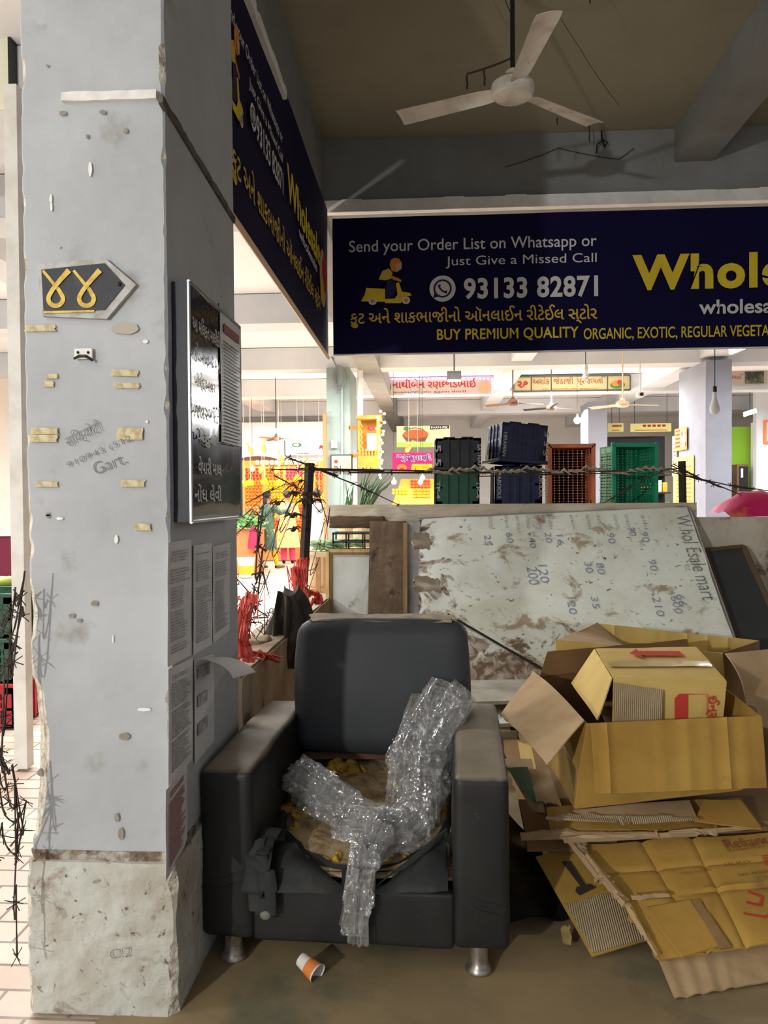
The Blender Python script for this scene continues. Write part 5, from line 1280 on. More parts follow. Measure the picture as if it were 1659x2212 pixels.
postR = post('short dark iron fence post standing on the plank right of the green crate', 1475, 996, 1086, 5.88, -2, .045)
W = dict(cat='wire', group='barbed wires')
def wire(label, pts, r=.003, seed=0, step=.11):
    o = barbed(pts, r=r, seed=seed, step=step).build('barbed_wire', m_wire, label=label, **W); return o
wire('barbed wire running from the left post past the crates to the right post', [atY(672, 1014, 4.55), atY(800, 1018, 4.9), atY(930, 1018, 5.3), atY(1045, 1022, 5.6), atY(1190, 1021, 5.8), atY(1330, 1022, 5.85), atY(1472, 1012, 5.85)], .0035, 1)
wire('barbed wire slanting down from the left post behind the plank', [atY(672, 1016, 4.56), atY(720, 1022, 4.8), atY(780, 1052, 5.2), atY(860, 1090, 5.8)], .0035, 2)
wire('barbed wire drooping from the right post towards the pink cloth', [atY(1476, 1012, 5.87), atY(1503, 1028, 5.9), atY(1540, 1046, 5.95), atY(1600, 1068, 6.0)], .0035, 3)
wire('barbed wire running from the right post out of view to the right', [atY(1476, 1014, 5.89), atY(1530, 1040, 5.95), atY(1590, 1052, 5.98), atY(1700, 1066, 6.0)], .0035, 4)
wire('barbed wire slanting up across the green crate', [atY(1318, 1086, 5.86), atY(1360, 1050, 5.84), atY(1400, 1032, 5.84), atY(1440, 1015, 5.84)], .0035, 5)
# bent coils on the left side
wire('arched barbed wire coil left of the iron post, upper', [atY(533, 1122, 4.2), atY(585, 1060, 4.35), atY(615, 1046, 4.4), atY(650, 1058, 4.5), atY(664, 1100, 4.55), atY(660, 1120, 4.55)], .0020, 6)
wire('barbed wire rising steeply to the top of the iron post', [atY(540, 1140, 4.2), atY(585, 1085, 4.3), atY(640, 1050, 4.4), atY(668, 1010, 4.52)], .0020, 7)
wire('barbed wire hanging loosely right of the iron post', [atY(668, 1080, 4.56), atY(690, 1105, 4.7), atY(706, 1125, 5.0), atY(700, 1180, 5.0), atY(672, 1230, 4.7), atY(668, 1270, 4.56)], .0020, 8)
wire('barbed wire strand hanging in front of the yellow dressed woman', [atY(660, 1050, 4.5), atY(622, 1100, 4.4), atY(606, 1140, 4.3), atY(600, 1190, 4.3), atY(560, 1260, 4.2), atY(545, 1340, 4.1)], .0020, 9)
wire('barbed wire lying low from the pillar to the red netting', [atY(512, 1262, 3.5), atY(540, 1280, 3.7), atY(575, 1330, 4.0), atY(600, 1318, 4.2), atY(650, 1262, 4.5)], .0020, 10, .07)
wire('barbed wire tangle hanging between pillar and cloth, lower', [atY(514, 1325, 3.4), atY(550, 1345, 3.7), atY(590, 1325, 4.0), atY(572, 1260, 4.0), atY(556, 1180, 4.0)], .0020, 11, .07)
wire('twisted barbed wire bundle hanging down before the bucket', [atY(566, 1120, 3.9), atY(558, 1180, 3.9), atY(552, 1240, 3.85), atY(556, 1300, 3.8), atY(540, 1345, 3.7)], .0045, 12, .035)
wire('barbed wire hanging along the outer edge of the pillar', [atY(44, 1292, 2.02), atY(22, 1370, 2.0), atY(30, 1430, 2.0), atY(10, 1570, 2.0), atY(4, 1650, 1.98), atY(20, 1730, 1.98), atY(50, 1790, 2.0), atY(36, 1850, 2.0), atY(30, 1950, 2.0), atY(36, 2065, 2.0)], .002, 13, .08)
wire('barbed wire loop left of the pillar at half height', [atY(-10, 1480, 2.05), atY(30, 1390, 2.05), atY(46, 1330, 2.05), atY(38, 1290, 2.05), atY(10, 1330, 2.05), atY(-10, 1400, 2.05)], .002, 14, .08)
wire('barbed wire leaving the pillar low on its outer side', [atY(-10, 1652, 2.05), atY(20, 1665, 2.02), atY(14, 1700, 2.0), atY(4, 1740, 2.0), atY(40, 1836, 2.05), atY(-10, 1850, 2.05)], .002, 15, .06)
# dusty cobweb wrapped around the long wire
cw = MB(); pr_ = random.Random(9)
for i in range(34):
    px = 930 + i * 16; p = atY(px, 1018 + 4 * math.sin(i * .8), 5.25 + .6 * min(1, i / 20)); p.y -= .012
    cw.tube([p + Vector((-.04, 0, 0)), p + Vector((0, 0, pr_.uniform(.0, .03))), p + Vector((.05, 0, pr_.uniform(-.015, .0)))], [.003, .013, .003], 5)
cw.build('cobweb', m_webd, label='dusty cobweb wrapped along the barbed wire in front of the crates', cat='cobweb', kind='stuff')
# dried leaf tufts caught on the wires
m_dry = M('dry_tuft', rgb(44, 34, 28), .95, rgb(70, 56, 44), 20)
def tuft(label, px, py, Y, r, seed, n=14):
    rr_ = random.Random(seed); mb = MB(); c = atY(px, py, Y); mb.sphere(c, r * .26, 8, 6, (1.2, 1, .9))
    for k in range(n):
        a = rr_.uniform(-.3, PI + .3); d = Vector((math.cos(a) * rr_.uniform(.5, 1.2), rr_.uniform(-.4, .4), .45 * math.sin(a) * rr_.uniform(.4, 1))); q = rr_.uniform(.6, 1.25)
        mb.tube([c, c + d * r * .5 * q + Vector((0, 0, r * .2)), c + d * r * .95 * q + Vector((0, 0, r * .05)), c + d * r * 1.2 * q + Vector((0, 0, -r * .35 * q))], [r * .08, r * .09, r * .06, r * .015], 4)
    mb.build('dry_tuft', m_dry, label=label, cat='dry leaves', group='dry tufts on the wires')
tuft('dry tuft on the iron post at head height of the woman in yellow', 670, 1070, 4.5, .05, 1)
tuft('dark dry tuft wrapped around the middle of the iron post', 672, 1085, 4.5, .06, 2)
tuft('dry tuft with long spines over the back of the woman in yellow', 632, 1115, 4.4, .055, 3, 10)
tuft('lower dry tuft with long spines over the back of the woman in yellow', 633, 1145, 4.4, .05, 4, 10)
tuft('dry tuft on the wire over the woman in green', 638, 1068, 4.4, .05, 5)
tuft('dry tuft on the wire between the two women', 600, 1088, 4.35, .05, 6)
tuft('pale dry tuft halfway up the steep wire', 650, 1040, 4.45, .03, 7)
# red netting and dark cloth caught on the fence
m_net = M('red_net', rgb(222, 78, 66), .8, rgb(240, 130, 112), 12, stain=rgb(180, 50, 50), s_scale=9)
def netting(label, spine, wd, seed):
    rr_ = random.Random(seed); mb = MB(); P3 = smooth_path([Vector(p) for p in spine], 6)
    for k in range(46):
        o = Vector((rr_.gauss(0, 1), rr_.gauss(0, .7), rr_.gauss(0, .4))) * wd * .5
        i0 = rr_.randrange(0, max(1, len(P3) - 8)); seg = P3[i0:i0 + rr_.randrange(7, 14)]
        mb.tube([p + o * (.6 + .5 * math.sin(i * .9 + k)) + noise.noise_vector(p * 11 + Vector((k, 0, 0))) * wd * .5 for i, p in enumerate(seg)], .0035, 4)
    rings = []
    for i, p in enumerate(P3):
        rings.append([p + Vector((math.cos(a), .6 * math.sin(a), .2 * math.sin(a))) * wd * (.45 + .35 * noise.noise(p * 9 + Vector((math.cos(a) * 2, math.sin(a) * 2, seed)))) for a in [2 * PI * k / 14 for k in range(14)]])
    mb.loft(rings)
    mb.build('net_bag', m_net, smooth=False, label=label, cat='net bag', group='red net bags on the fence')
netting('red net bag hanging beside the foot of the iron post', [atY(652, 1222, 4.45), atY(650, 1260, 4.45), atY(645, 1300, 4.45), atY(662, 1338, 4.45)], .05, 1)
netting('red net scrap curling right of the iron post foot', [atY(660, 1290, 4.5), atY(682, 1282, 4.6), atY(690, 1298, 4.6), atY(668, 1312, 4.5)], .022, 2)
netting('red net bag hanging over the parapet by the pillar', [atY(545, 1298, 3.35), atY(530, 1330, 3.2), atY(522, 1370, 3.1), atY(526, 1410, 3.08), atY(540, 1428, 3.1)], .055, 3)
netting('frayed red net end lying on the parapet top', [atY(540, 1420, 3.1), atY(562, 1412, 3.3), atY(580, 1418, 3.4), atY(600, 1428, 3.45)], .022, 4)
m_cloth = M('dark_cloth', rgb(52, 48, 46), .95, rgb(74, 68, 62), 7, stain=rgb(96, 88, 80), s_scale=9)
mb = MB(); rings = []
for i in range(25):
    t = i / 24; yy = 1274 + t * 168; p = atY(628 - 10 * t + 8 * math.sin(t * 5), yy, 4.0)
    wx = .035 + .075 * min(1, t * 2.2) * (1 - .35 * max(0, t - .7) / .3)
    ring_ = []
    for k in range(44):
        a = 2 * PI * k / 44
        f = 1 + .30 * math.sin(a * 5 + t * 2.5) * min(1, t * 2) + .22 * noise.noise(Vector((math.cos(a) * 2.2, math.sin(a) * 2.2, t * 3)))
        ring_.append(p + Vector((math.cos(a) * wx * f, math.sin(a) * .055 * f, .03 * math.sin(a * 2 + 1) * (1 - t))))
    rings.append(ring_)
mb.loft(rings); mb.jitter(.014, 18); mb.build('cloth_bundle', m_cloth, smooth=True, angle=60, label='dark bundled cloth hanging on the wire above the parapet behind the armchair', cat='cloth')
mb = MB(); mb.sheet([atY(588, 1370, 3.95), atY(618, 1440, 3.95), atY(640, 1300, 3.95), atY(600, 1276, 3.95)], 24, 24, .006, .022, 7, seed=7, fn=lambda u, v: .03 * math.sin(u * 9 + v * 3))
mb.build('cloth_rag', M('olive_rag', rgb(70, 66, 58), .95, rgb(92, 88, 78), 8), smooth=True, angle=70, label='olive grey rag crumpled over the dark bundled cloth on the wire', cat='cloth')
mb = MB(); p = atY(540, 1452, 3.3)
rb = MB(); q = atX(575, 1470, -.85); rb.rbox((-.86, 3.75, .735), (.12, .22, .05), .02, sub=.03); rb.jitter(.02, 12); rb.build('rubble_stone', m_parapet, smooth=True, label='grey stone lump on the parapet top behind the armchair', cat='stone')

# ============================================================ things seen over the left parapet
m_cream = M('cream_plastic', rgb(206, 184, 146), .5, rgb(188, 166, 128), 4)
m_woodt = M('tan_wood', rgb(182, 140, 96), .7, rgb(160, 118, 78), 5, stretch=(1, 4, 4))
m_orangebox = M('orange_laminate', rgb(206, 128, 76), .6)
m_leaf = M('leaf_green', rgb(70, 120, 56), .7, rgb(110, 150, 84), 20)
m_paleveg = M('pale_vegetable', rgb(158, 186, 140), .7, rgb(110, 150, 100), 20)
t = thing('wooden_stool', 'brown wooden stool carrying the cream tub beyond the fence', 'stool', (atY(692, 1268, 8).x, 8.0, 0))
sx = atY(692, 1268, 8).x; sz = atY(692, 1268, 8).z
MB().rbox((sx, 8.0, sz - .02), (.30, .30, .04), .006).build('seat', m_woodt, t)
for a in (-1, 1):
    for c in (-1, 1): MB().span((sx + a * .13 - .015, 8 + c * .13 - .015, 0), (sx + a * .13 + .015, 8 + c * .13 + .015, sz - .04)).build('leg', m_woodt, t)
MB().span((sx - .13, 7.87, sz * .4), (sx + .13, 7.885, sz - .04)).build('apron', m_woodt, t)
tub = thing('plastic_tub', 'round cream plastic tub standing on the brown stool', 'tub', (sx, 8.0, sz))
MB().lathe([(.10, 0), (.125, .05), (.15, .34), (.165, .345), (.165, .375), (.152, .375), (.142, .33), (.115, .05), (.02, .04)], Matrix.Translation((sx, 8.0, sz + .001)), 28).build('tub_body', m_cream, tub, smooth=True)
tx0, tx1 = atY(676, 1190, 7.0).x, atY(812, 1190, 7.0).x; tz = atY(740, 1192, 7.0).z
t = thing('market_table', 'pale wooden table with greens on it, just beyond the gap in the low wall', 'table', ((tx0 + tx1) / 2, 7.3, 0))
MB().rbox(((tx0 + tx1) / 2, 7.3, tz - .025), (tx1 - tx0, .6, .05), .005).build('table_top', M('pale_wood', rgb(198, 176, 132), .7), t)
for x in (tx0 + .04, tx1 - .04):
    for y in (7.05, 7.55): MB().span((x - .02, y - .02, 0), (x + .02, y + .02, tz - .05)).build('leg', m_woodt, t)
def bunch(label, px, py, Y, n, ln, seed, m_=m_paleveg, z=None):
    rr_ = random.Random(seed); mb = MB(); c = atY(px, py, Y)
    if z is not None: c.z = z
    for k in range(n):
        a = c + Vector((rr_.uniform(-.05, .05), rr_.uniform(-.05, .05), .012 + rr_.uniform(0, .07))); d = Vector((rr_.uniform(.6, 1) * rr_.choice((-1, 1)), rr_.uniform(-.4, .4), rr_.uniform(-.02, .1))) * ln
        mb.tube([a - d * .5, a + Vector((0, 0, .01)), a + d * .5 + Vector((0, 0, -.01))], [.006, .016, .005], 5)
    return mb.build('leafy_bunch', m_, smooth=True, label=label, cat='greens', group='bunches of greens')
bunch('bunch of pale greens at the left end of the pale table', 695, 1178, 7.1, 26, .18, 1, z=tz + .005)
bunch('bunch of pale greens in the middle of the pale table beside the black tray', 718, 1178, 7.12, 22, .2, 2, z=tz + .005)
bunch('bunch of greens behind the black tray on the pale table', 760, 1165, 7.4, 34, .2, 3, z=tz + .005)
bt = thing('black_tray', 'black slotted plastic tray standing on the pale table', 'tray', (atY(764, 1188, 7.1).x, 7.15, tz))
bx0, bx1 = atY(718, 1170, 7.02).x, atY(812, 1170, 7.02).x; bz1 = atY(760, 1152, 7.02).z
mb = MB()
for y in (7.02, 7.24):
    for f in (.02, .5, .96): mb.span((bx0, y, tz + .004 + (bz1 - tz) * f - .008), (bx1, y + .014, tz + .008 + (bz1 - tz) * f + .006))
    for u in (0, .30, .68, .97): mb.span((bx0 + (bx1 - bx0) * u, y, tz + .001), (bx0 + (bx1 - bx0) * u + .014, y + .014, bz1))
for x in (bx0, bx1 - .014):
    for f in (.02, .5, .96): mb.span((x, 7.02, tz + .004 + (bz1 - tz) * f - .008), (x + .014, 7.254, tz + .008 + (bz1 - tz) * f + .006))
mb.span((bx0, 7.02, tz + .001), (bx1, 7.254, tz + .01)); mb.build('lattice', m_black, bt)
# brown post left of the column
a = atY(701, 893, 12.9); MB().span((a.x - .03, 12.88, 0), (a.x + .03, 12.94, a.z)).build('wooden_post', M('brown_post', rgb(170, 120, 76), .8), label='brown wooden post standing just left of the pale green column', cat='post')
# counters, bucket, cloth bag, leaves
def block(name, label, cat, x0, x1, y0, y1, Y, dp, m_, lid=None, base=None):
    a, c = atY(x0, y1, Y), atY(x1, y0, Y); zb_ = base if base is not None else max(a.z, 0.0)
    t = thing(name, label, cat, ((a.x + c.x) / 2, Y + dp / 2, zb_))
    MB().rbox(((a.x + c.x) / 2, Y + dp / 2, (zb_ + c.z) / 2), (c.x - a.x, dp, c.z - zb_), .01).build('body', m_, t)
    MB().rbox(((a.x + c.x) / 2, Y + dp / 2, c.z + .012), (c.x - a.x + .06, dp + .06, .024), .005).build('top', lid or m_woodt, t)
    return t, c.z + .024
t, cz = block('market_counter', 'orange brown vegetable counter at the left beyond the pillar', 'counter', 500, 552, 1146, 1206, 14.6, .8, m_orangebox, base=0.0)
bk = atY(532, 1246, 14.0)
t = thing('paint_bucket', 'white paint bucket with a yellow band on the market floor by the counter', 'bucket', (bk.x, 14.0, 0))
MB().lathe([(.125, 0), (.155, .33), (.165, .335), (.165, .36), (.15, .36), (.14, .33), (.02, .32)], Matrix.Translation((bk.x, 14, 0)), 22).build('bucket_body', m_white, t, smooth=True)
MB().lathe([(.136, .06), (.150, .22)], Matrix.Translation((bk.x, 14, 0)), 22, cap=False).build('label_band', M('bucket_yellow', rgb(216, 168, 48), .6), t, smooth=True)
def bush(label, px, py, Y, r, n, seed, m_=m_leaf, nm='leafy_greens'):
    rr_ = random.Random(seed); mb = MB(); c = atY(px, py, Y)
    for k in range(n):
        d = Vector((rr_.gauss(0, 1), rr_.gauss(0, .8), abs(rr_.gauss(0, .7)))) * r * .5; p = c + d; e = Vector((rr_.uniform(-1, 1), rr_.uniform(-1, 1), rr_.uniform(-.2, 1))).normalized() * r * .35
        s = e.orthogonal().normalized() * r * .1
        mb.poly([p - e * .5, p + s, p + e, p - s])
    return mb.build(nm, m_, label=label, cat='greens', kind='stuff')
bush('heap of leafy greens on the orange brown counter', 525, 1138, 14.7, .34, 260, 4)
# ============================================================ people in the market
m_skin = M('skin', rgb(150, 104, 78), .6); m_hair = M('hair', rgb(36, 28, 26), .6)
def person(label, loc, yaw, H, arms, legs, clothes, hair_len=.10, head_turn=0, bun=True):
    """one skinned body; x right, y forward of the figure; arms / legs are lists of joints in metres for a 1.6 m figure"""
    k = H / 1.6
    me = bpy.data.meshes.new('body'); V = []; E = []; RD = []
    def chain(start, pts):
        prev = start
        for p, r in pts:
            V.append([c * k for c in p]); RD.append(r * k); E.append((prev, len(V) - 1)); prev = len(V) - 1
        return prev
    V.append([0, 0, .86 * k]); RD.append(.125 * k)
    ch = chain(0, [((0, 0, .98), .105), ((0, 0, 1.10), .115), ((0, .0, 1.24), .125), ((0, 0, 1.33), .075), ((0, .005, 1.39), .048)])
    chest = 3
    hd = chain(ch, [((0, .012, 1.44), .062), ((0, .015, 1.50), .082), ((0, .012, 1.56), .070)])
    ends = []
    for s, A in zip((-1, 1), arms): ends.append(chain(chest, [((s * .15, 0, 1.28), .052)] + [(p, r) for p, r in zip(A, (.040, .032, .026, .022))]))
    for s, G in zip((-1, 1), legs): chain(0, [((s * .085, 0, .80), .085), (G[0], .056), (G[1], .050), (G[2], .036), (G[3], .038)])
    me.from_pydata(V, E, [])
    o = bpy.data.objects.new('body', me); COL.objects.link(o)
    md = o.modifiers.new('skin', 'SKIN'); sd = o.modifiers.new('sub', 'SUBSURF'); sd.levels = 2; sd.render_levels = 2
    for i, sv in enumerate(me.skin_vertices[0].data): sv.radius = (RD[i], RD[i]); sv.use_root = (i == 0)
    dg = bpy.context.evaluated_depsgraph_get(); dg.update()
    m2 = bpy.data.meshes.new_from_object(o.evaluated_get(dg)); bpy.data.objects.remove(o)
    root = thing('person', label, 'person', loc, (0, 0, yaw))
    mb = MB(); mb.bm.from_mesh(m2)
    # nose, ears, fingers on the same mesh
    mb.sphere((0, (.105) * k, 1.485 * k), .014 * k, 8, 6, (1, 1.2, 1.3))
    for s in (-1, 1): mb.sphere((s * .078 * k, .01 * k, 1.49 * k), .02 * k, 8, 6, (.4, .8, 1.2))
    for s, e in zip((-1, 1), ends):
        p = Vector(V[e]); q = Vector(V[e - 1]); d = (p - q).normalized(); sd_ = d.cross(Vector((0, 1, 0.2))).normalized()
        for f in range(4):
            b_ = p + sd_ * (.018 * (f - 1.5) * k); mb.tube([b_, b_ + d * .045 * k, b_ + d * (.07 + .008 * (1 - abs(f - 1.2))) * k + Vector((0, .012, -.008)) * k], [.009 * k, .008 * k, .006 * k], 6)
        mb.tube([p - d * .02 * k, p + d.cross(sd_) * .03 * k + d * .015 * k, p + d.cross(sd_) * .035 * k + d * .045 * k], [.010 * k, .009 * k, .007 * k], 6)
    bd = mb.build('body', m_skin, root, smooth=True, angle=80, local=True)
    # eyes and brows as tiny dark marks, mouth
    mb = MB()
    for s in (-1, 1): mb.sphere((s * .032 * k, .088 * k, 1.508 * k), .009 * k, 8, 6, (1.3, .5, .7))
    mb.build('eyes', m_hair, root, local=True)
    MB().sphere((0, .094 * k, 1.448 * k), .018 * k, 8, 6, (1.3, .35, .35)).build('lips', M('lips', rgb(150, 80, 72), .6), root, local=True)
    mb = MB(); mb.sphere((0, -.006 * k, 1.525 * k), .094 * k, 16, 10, (.98, 1.0, .92))
    if hair_len > .12: mb.sphere((0, -.07 * k, 1.40 * k), .05 * k, 12, 8, (.9, .6, 2.4))
    elif bun: mb.sphere((0, -.095 * k, 1.50 * k), .042 * k, 12, 8)
    for v in mb.bm.verts:
        if v.co.y > .055 * k and v.co.z < 1.545 * k: v.co.y = .04 * k
    mb.build('hair', m_hair, root, smooth=True, local=True)
    for (nm, m_, rings, sleeves) in clothes:
        mb = MB()
        if rings:
            rr_ = []
            for (z, rx, ry, oy) in rings:
                rr_.append([Vector((rx * math.cos(a) * (1 + .05 * math.sin(a * 7 + z * 3)), oy + ry * math.sin(a) * (1 + .05 * math.cos(a * 6)), z)) * k for a in [2 * PI * q / 28 for q in range(28)]])
            mb.loft(rr_, cap=False)
        for pts, rs in sleeves: mb.tube([Vector(p) * k for p in pts], [r * k for r in rs], 12, cap=False)
        mb.build(nm, m_, root, smooth=True, angle=70, local=True)
    return root
def legs_of(G, m_, rs=(.095, .072, .056, .045)): return ('leggings', m_, [], [([(s * .085, 0, .82), G[i][0], G[i][1], G[i][2]], rs) for i, s in ((0, -1), (1, 1))])
def shoes(G, m_): return ('shoes', m_, [], [([Vector(g[2]) + Vector((0, -.05, -.035)), Vector(g[2]) + Vector((0, .03, -.035)), Vector(g[3]) + Vector((0, .07, -.0))], (.03, .042, .025)) for g in G])
m_gkurta = M('green_kurta', rgb(84, 106, 88), .9, rgb(58, 78, 66), 14, stain=rgb(170, 178, 158), s_scale=20, s_lo=.60, s_hi=.66)
m_ylegs = M('yellow_leggings', rgb(206, 172, 40), .9)
m_ykurta = M('floral_kurta', rgb(226, 190, 128), .9, rgb(216, 172, 110), 8, stain=rgb(190, 96, 66), s_scale=30, s_lo=.58, s_hi=.62)
m_mag = M('magenta_trousers', rgb(206, 62, 100), .9)
m_whitecl = M('white_cotton', rgb(226, 222, 218), .9, rgb(206, 202, 200), 5)
m_shoe = M('dark_sandal', rgb(90, 76, 66), .8)
fY = 15.6
def feet(px, Y): return (atY(px, 1200, Y).x, Y, 0.0)
G1 = [[(-.10, .03, .46), (-.11, .0, .40), (-.13, -.08, .08), (-.13, .04, .035)], [(.10, .06, .46), (.11, .05, .40), (.12, .16, .08), (.12, .28, .035)]]
A1 = [[(-.22, .10, 1.12), (-.24, .26, 1.02), (-.23, .36, 1.03), (-.23, .41, 1.03)], [(.24, .14, 1.16), (.28, .34, 1.20), (.28, .44, 1.26), (.28, .48, 1.28)]]
person('woman in a long green patterned tunic and yellow leggings facing the fruit shop', feet(578, fY), R(-35), 1.60, A1, G1,
       [('tunic', m_gkurta, [(.40, .215, .17, .0), (.55, .20, .165, 0), (.75, .185, .155, 0), (.98, .145, .13, 0), (1.15, .165, .145, 0), (1.27, .17, .13, 0), (1.335, .10, .09, 0)],
         [([(s * .14, 0, 1.29), A1[i][0], A1[i][1]], (.075, .062, .05)) for i, s in ((0, -1), (1, 1))]), legs_of(G1, m_ylegs), shoes(G1, m_shoe)], .2)
G2 = [[(-.09, .02, .46), (-.09, .02, .40), (-.09, -.02, .08), (-.09, .10, .035)], [(.09, .02, .46), (.09, .02, .40), (.10, .0, .08), (.10, .12, .035)]]
A2 = [[(-.20, .06, 1.08), (-.19, .22, .98), (-.14, .32, 1.02), (-.12, .37, 1.03)], [(.20, .06, 1.08), (.19, .22, .98), (.14, .32, 1.02), (.12, .37, 1.03)]]
person('woman in a yellow floral tunic and magenta trousers seen from behind at the fruit shop', feet(622, 16.9), R(6), 1.62, A2, G2,
       [('tunic', m_ykurta, [(.36, .26, .19, 0), (.55, .235, .18, 0), (.78, .205, .165, 0), (1.0, .165, .14, 0), (1.16, .18, .15, 0), (1.28, .175, .13, 0), (1.34, .10, .09, 0)],
         [([(s * .14, 0, 1.29), A2[i][0], A2[i][1]], (.078, .065, .055)) for i, s in ((0, -1), (1, 1))]), legs_of(G2, m_mag, (.10, .085, .072, .06)), shoes(G2, m_shoe)], .1)
G3 = [[(-.10, .03, .46), (-.10, .02, .40), (-.11, -.02, .08), (-.12, .10, .035)], [(.10, .05, .46), (.10, .05, .40), (.12, .02, .08), (.13, .14, .035)]]
A3 = [[(-.22, .05, 1.06), (-.20, .18, .95), (-.10, .26, 1.0), (-.07, .29, 1.02)], [(.22, .04, 1.05), (.24, .10, .84), (.23, .16, .76), (.23, .18, .72)]]
person('person in loose white clothes standing behind the iron post at the fruit shop', feet(686, 15.2), R(20), 1.62, A3, G3,
       [('shirt', m_whitecl, [(.62, .20, .15, 0), (.80, .19, .15, 0), (1.0, .18, .14, 0), (1.18, .19, .145, 0), (1.29, .175, .13, 0), (1.34, .10, .09, 0)],
         [([(s * .14, 0, 1.29), A3[i][0], A3[i][1]], (.08, .068, .058)) for i, s in ((0, -1), (1, 1))]), legs_of(G3, m_whitecl, (.11, .09, .08, .07)), shoes(G3, m_shoe)], .1, bun=False)
bgp = atY(547, 1138, 14.5)
mb = MB(); rings = []
for i in range(9):
    t = i / 8; wx = .04 + .10 * t ** .6; rings.append([Vector((bgp.x + .02 * t, 14.515, bgp.z - .42 * t)) + Vector((wx * math.cos(a) * (1 + .1 * math.sin(3 * a)), .05 * math.sin(a), 0)) for a in [2 * PI * k / 14 for k in range(14)]])
mb.loft(rings); mb.build('cloth_bag', M('magenta_bag', rgb(206, 46, 82), .8), smooth=True, label='crimson cloth bag hanging from the counter beside the woman in green', cat='bag')
# ============================================================ fruit shop on the left
m_or = M('orange_fruit', rgb(232, 112, 10), .45); m_ap = M('red_apple', rgb(206, 48, 26), .4); m_pk = M('pink_apple', rgb(224, 48, 104), .4)
m_ye = M('yellow_mango', rgb(236, 184, 10), .45); m_pe = M('peach_fruit', rgb(236, 150, 100), .5)
def fruit_mesh(name, m_, sc, leaf=True):
    mb = MB(); mb.sphere((0, 0, 0), .037, 10, 7, sc); mb.tube([(0, 0, .036 * sc[2]), (0, .003, .05 * sc[2])], .004, 4)
    o = mb.build(name, m_, local=True, smooth=True); return o
stand_n = 1.7 / 2.05
def on_stand(px, py, out=0.0):
    d = ray(px, py); t = (17.6 + stand_n) / (d.y - stand_n * d.z); p = CAM + d * t; return p + Vector((0, -.77, .64)) * out
m_stand = M('stand_orange', rgb(206, 136, 56), .8, rgb(190, 112, 40), 3)
fs = thing('fruit_stand', 'tall stepped fruit stand packed with trays at the left beyond the women', 'stand', (-3.3, 18.4, 0))
q = [on_stand(522, 1168), on_stand(702, 1168), on_stand(702, 996), on_stand(522, 996)]
panel(fs, 'tray_bed', q, m_stand, 0, 0, 4, 4, .03)
MB().span((q[0].x, q[0].y + .1, 0), (q[1].x, q[2].y + .2, .45)).build('base', m_orangebox, fs)
TR = []
for r_i, (y0, y1) in enumerate(((1014, 1036), (1042, 1064), (1070, 1092), (1098, 1120), (1126, 1150))):
    for c_i, (x0, x1) in enumerate(((531, 570), (575, 613), (618, 655), (660, 677), (682, 700))):
        if r_i == 4 and c_i == 0: continue
        TR.append((x0, x1, y0, y1, ((0, 1, 2, 2, 0), (1, 3, 4, 0, 1), (1, 3, 3, 0, 3), (5, 3, 0, 4, 3), (5, 0, 1, 1, 4))[r_i][c_i]))
KIND = [('apple', m_ap, (1, 1, .92), 'red apple'), ('orange', m_or, (1, 1, .95), 'orange'), ('apple', m_pk, (1, 1, .95), 'pink apple'), ('mango', m_ye, (1.05, .95, 1.05), 'yellow mango'), ('sweet_lime', M('sweet_lime', rgb(232, 150, 14), .45), (1, 1, 1), 'golden sweet lime'), ('peach', m_pe, (1, 1, .95), 'pale peach')]
proto = {}
mt_ = MB(); 
for (x0, x1, y0, y1, kd) in TR:
    nm, m_, sc, word = KIND[kd]
    cs = [on_stand(x0 - 3, y1 + 3, .01), on_stand(x1 + 3, y1 + 3, .01), on_stand(x1 + 3, y0 - 3, .01), on_stand(x0 - 3, y0 - 3, .01)]
    tr_ = MB()
    for a, c in zip(cs, cs[1:] + cs[:1]): tr_.tube([a, c], .018, 4)
    tr_.build('tray_edge', M('tray_edge', rgb(216, 160, 84), .8) if 'tray_edge' not in MATS else MATS['tray_edge'], fs)
    y = y0 + 2
    while y <= y1:
        x = x0 + 2.5
        while x <= x1:
            p = on_stand(x + (1.5 if int((y - y0) / 6) % 2 else 0), y, .05)
            lab = '%s in one of the packed trays of the tall fruit stand' % word
            if kd not in proto:
                o = fruit_mesh(nm, m_, sc); proto[kd] = o
            else:
                o = proto[kd].copy(); COL.objects.link(o)
            o.location = p; o.rotation_euler = (rnd.uniform(-.4, .4), rnd.uniform(-.4, .4), rnd.uniform(0, 6)); s_ = rnd.uniform(.88, 1.02); o.scale = (s_, s_, s_)
            tag(o, lab, word.split()[-1], '%s fruit in the trays' % word)
            x += 7.4
        y += 6.6
# jars along the top shelf
jar = None
m_jar = M('jar_cream', rgb(240, 222, 180), .4)
for i in range(13):
    p = on_stand(556 + i * 10.5, 1006, .03)
    if jar is None:
        jar = thing('jar', 'pale jar in the row along the top of the fruit stand', 'jar', p, group='jars on the fruit stand')
        MB().lathe([(.048, 0), (.052, .03), (.052, .085), (.04, .10)], seg=14).build('glass', m_jar, jar, smooth=True, local=True)
        MB().lathe([(.042, .10), (.042, .125)], seg=14).build('lid', m_orangebox, jar, local=True)
    else: dup(jar, p)
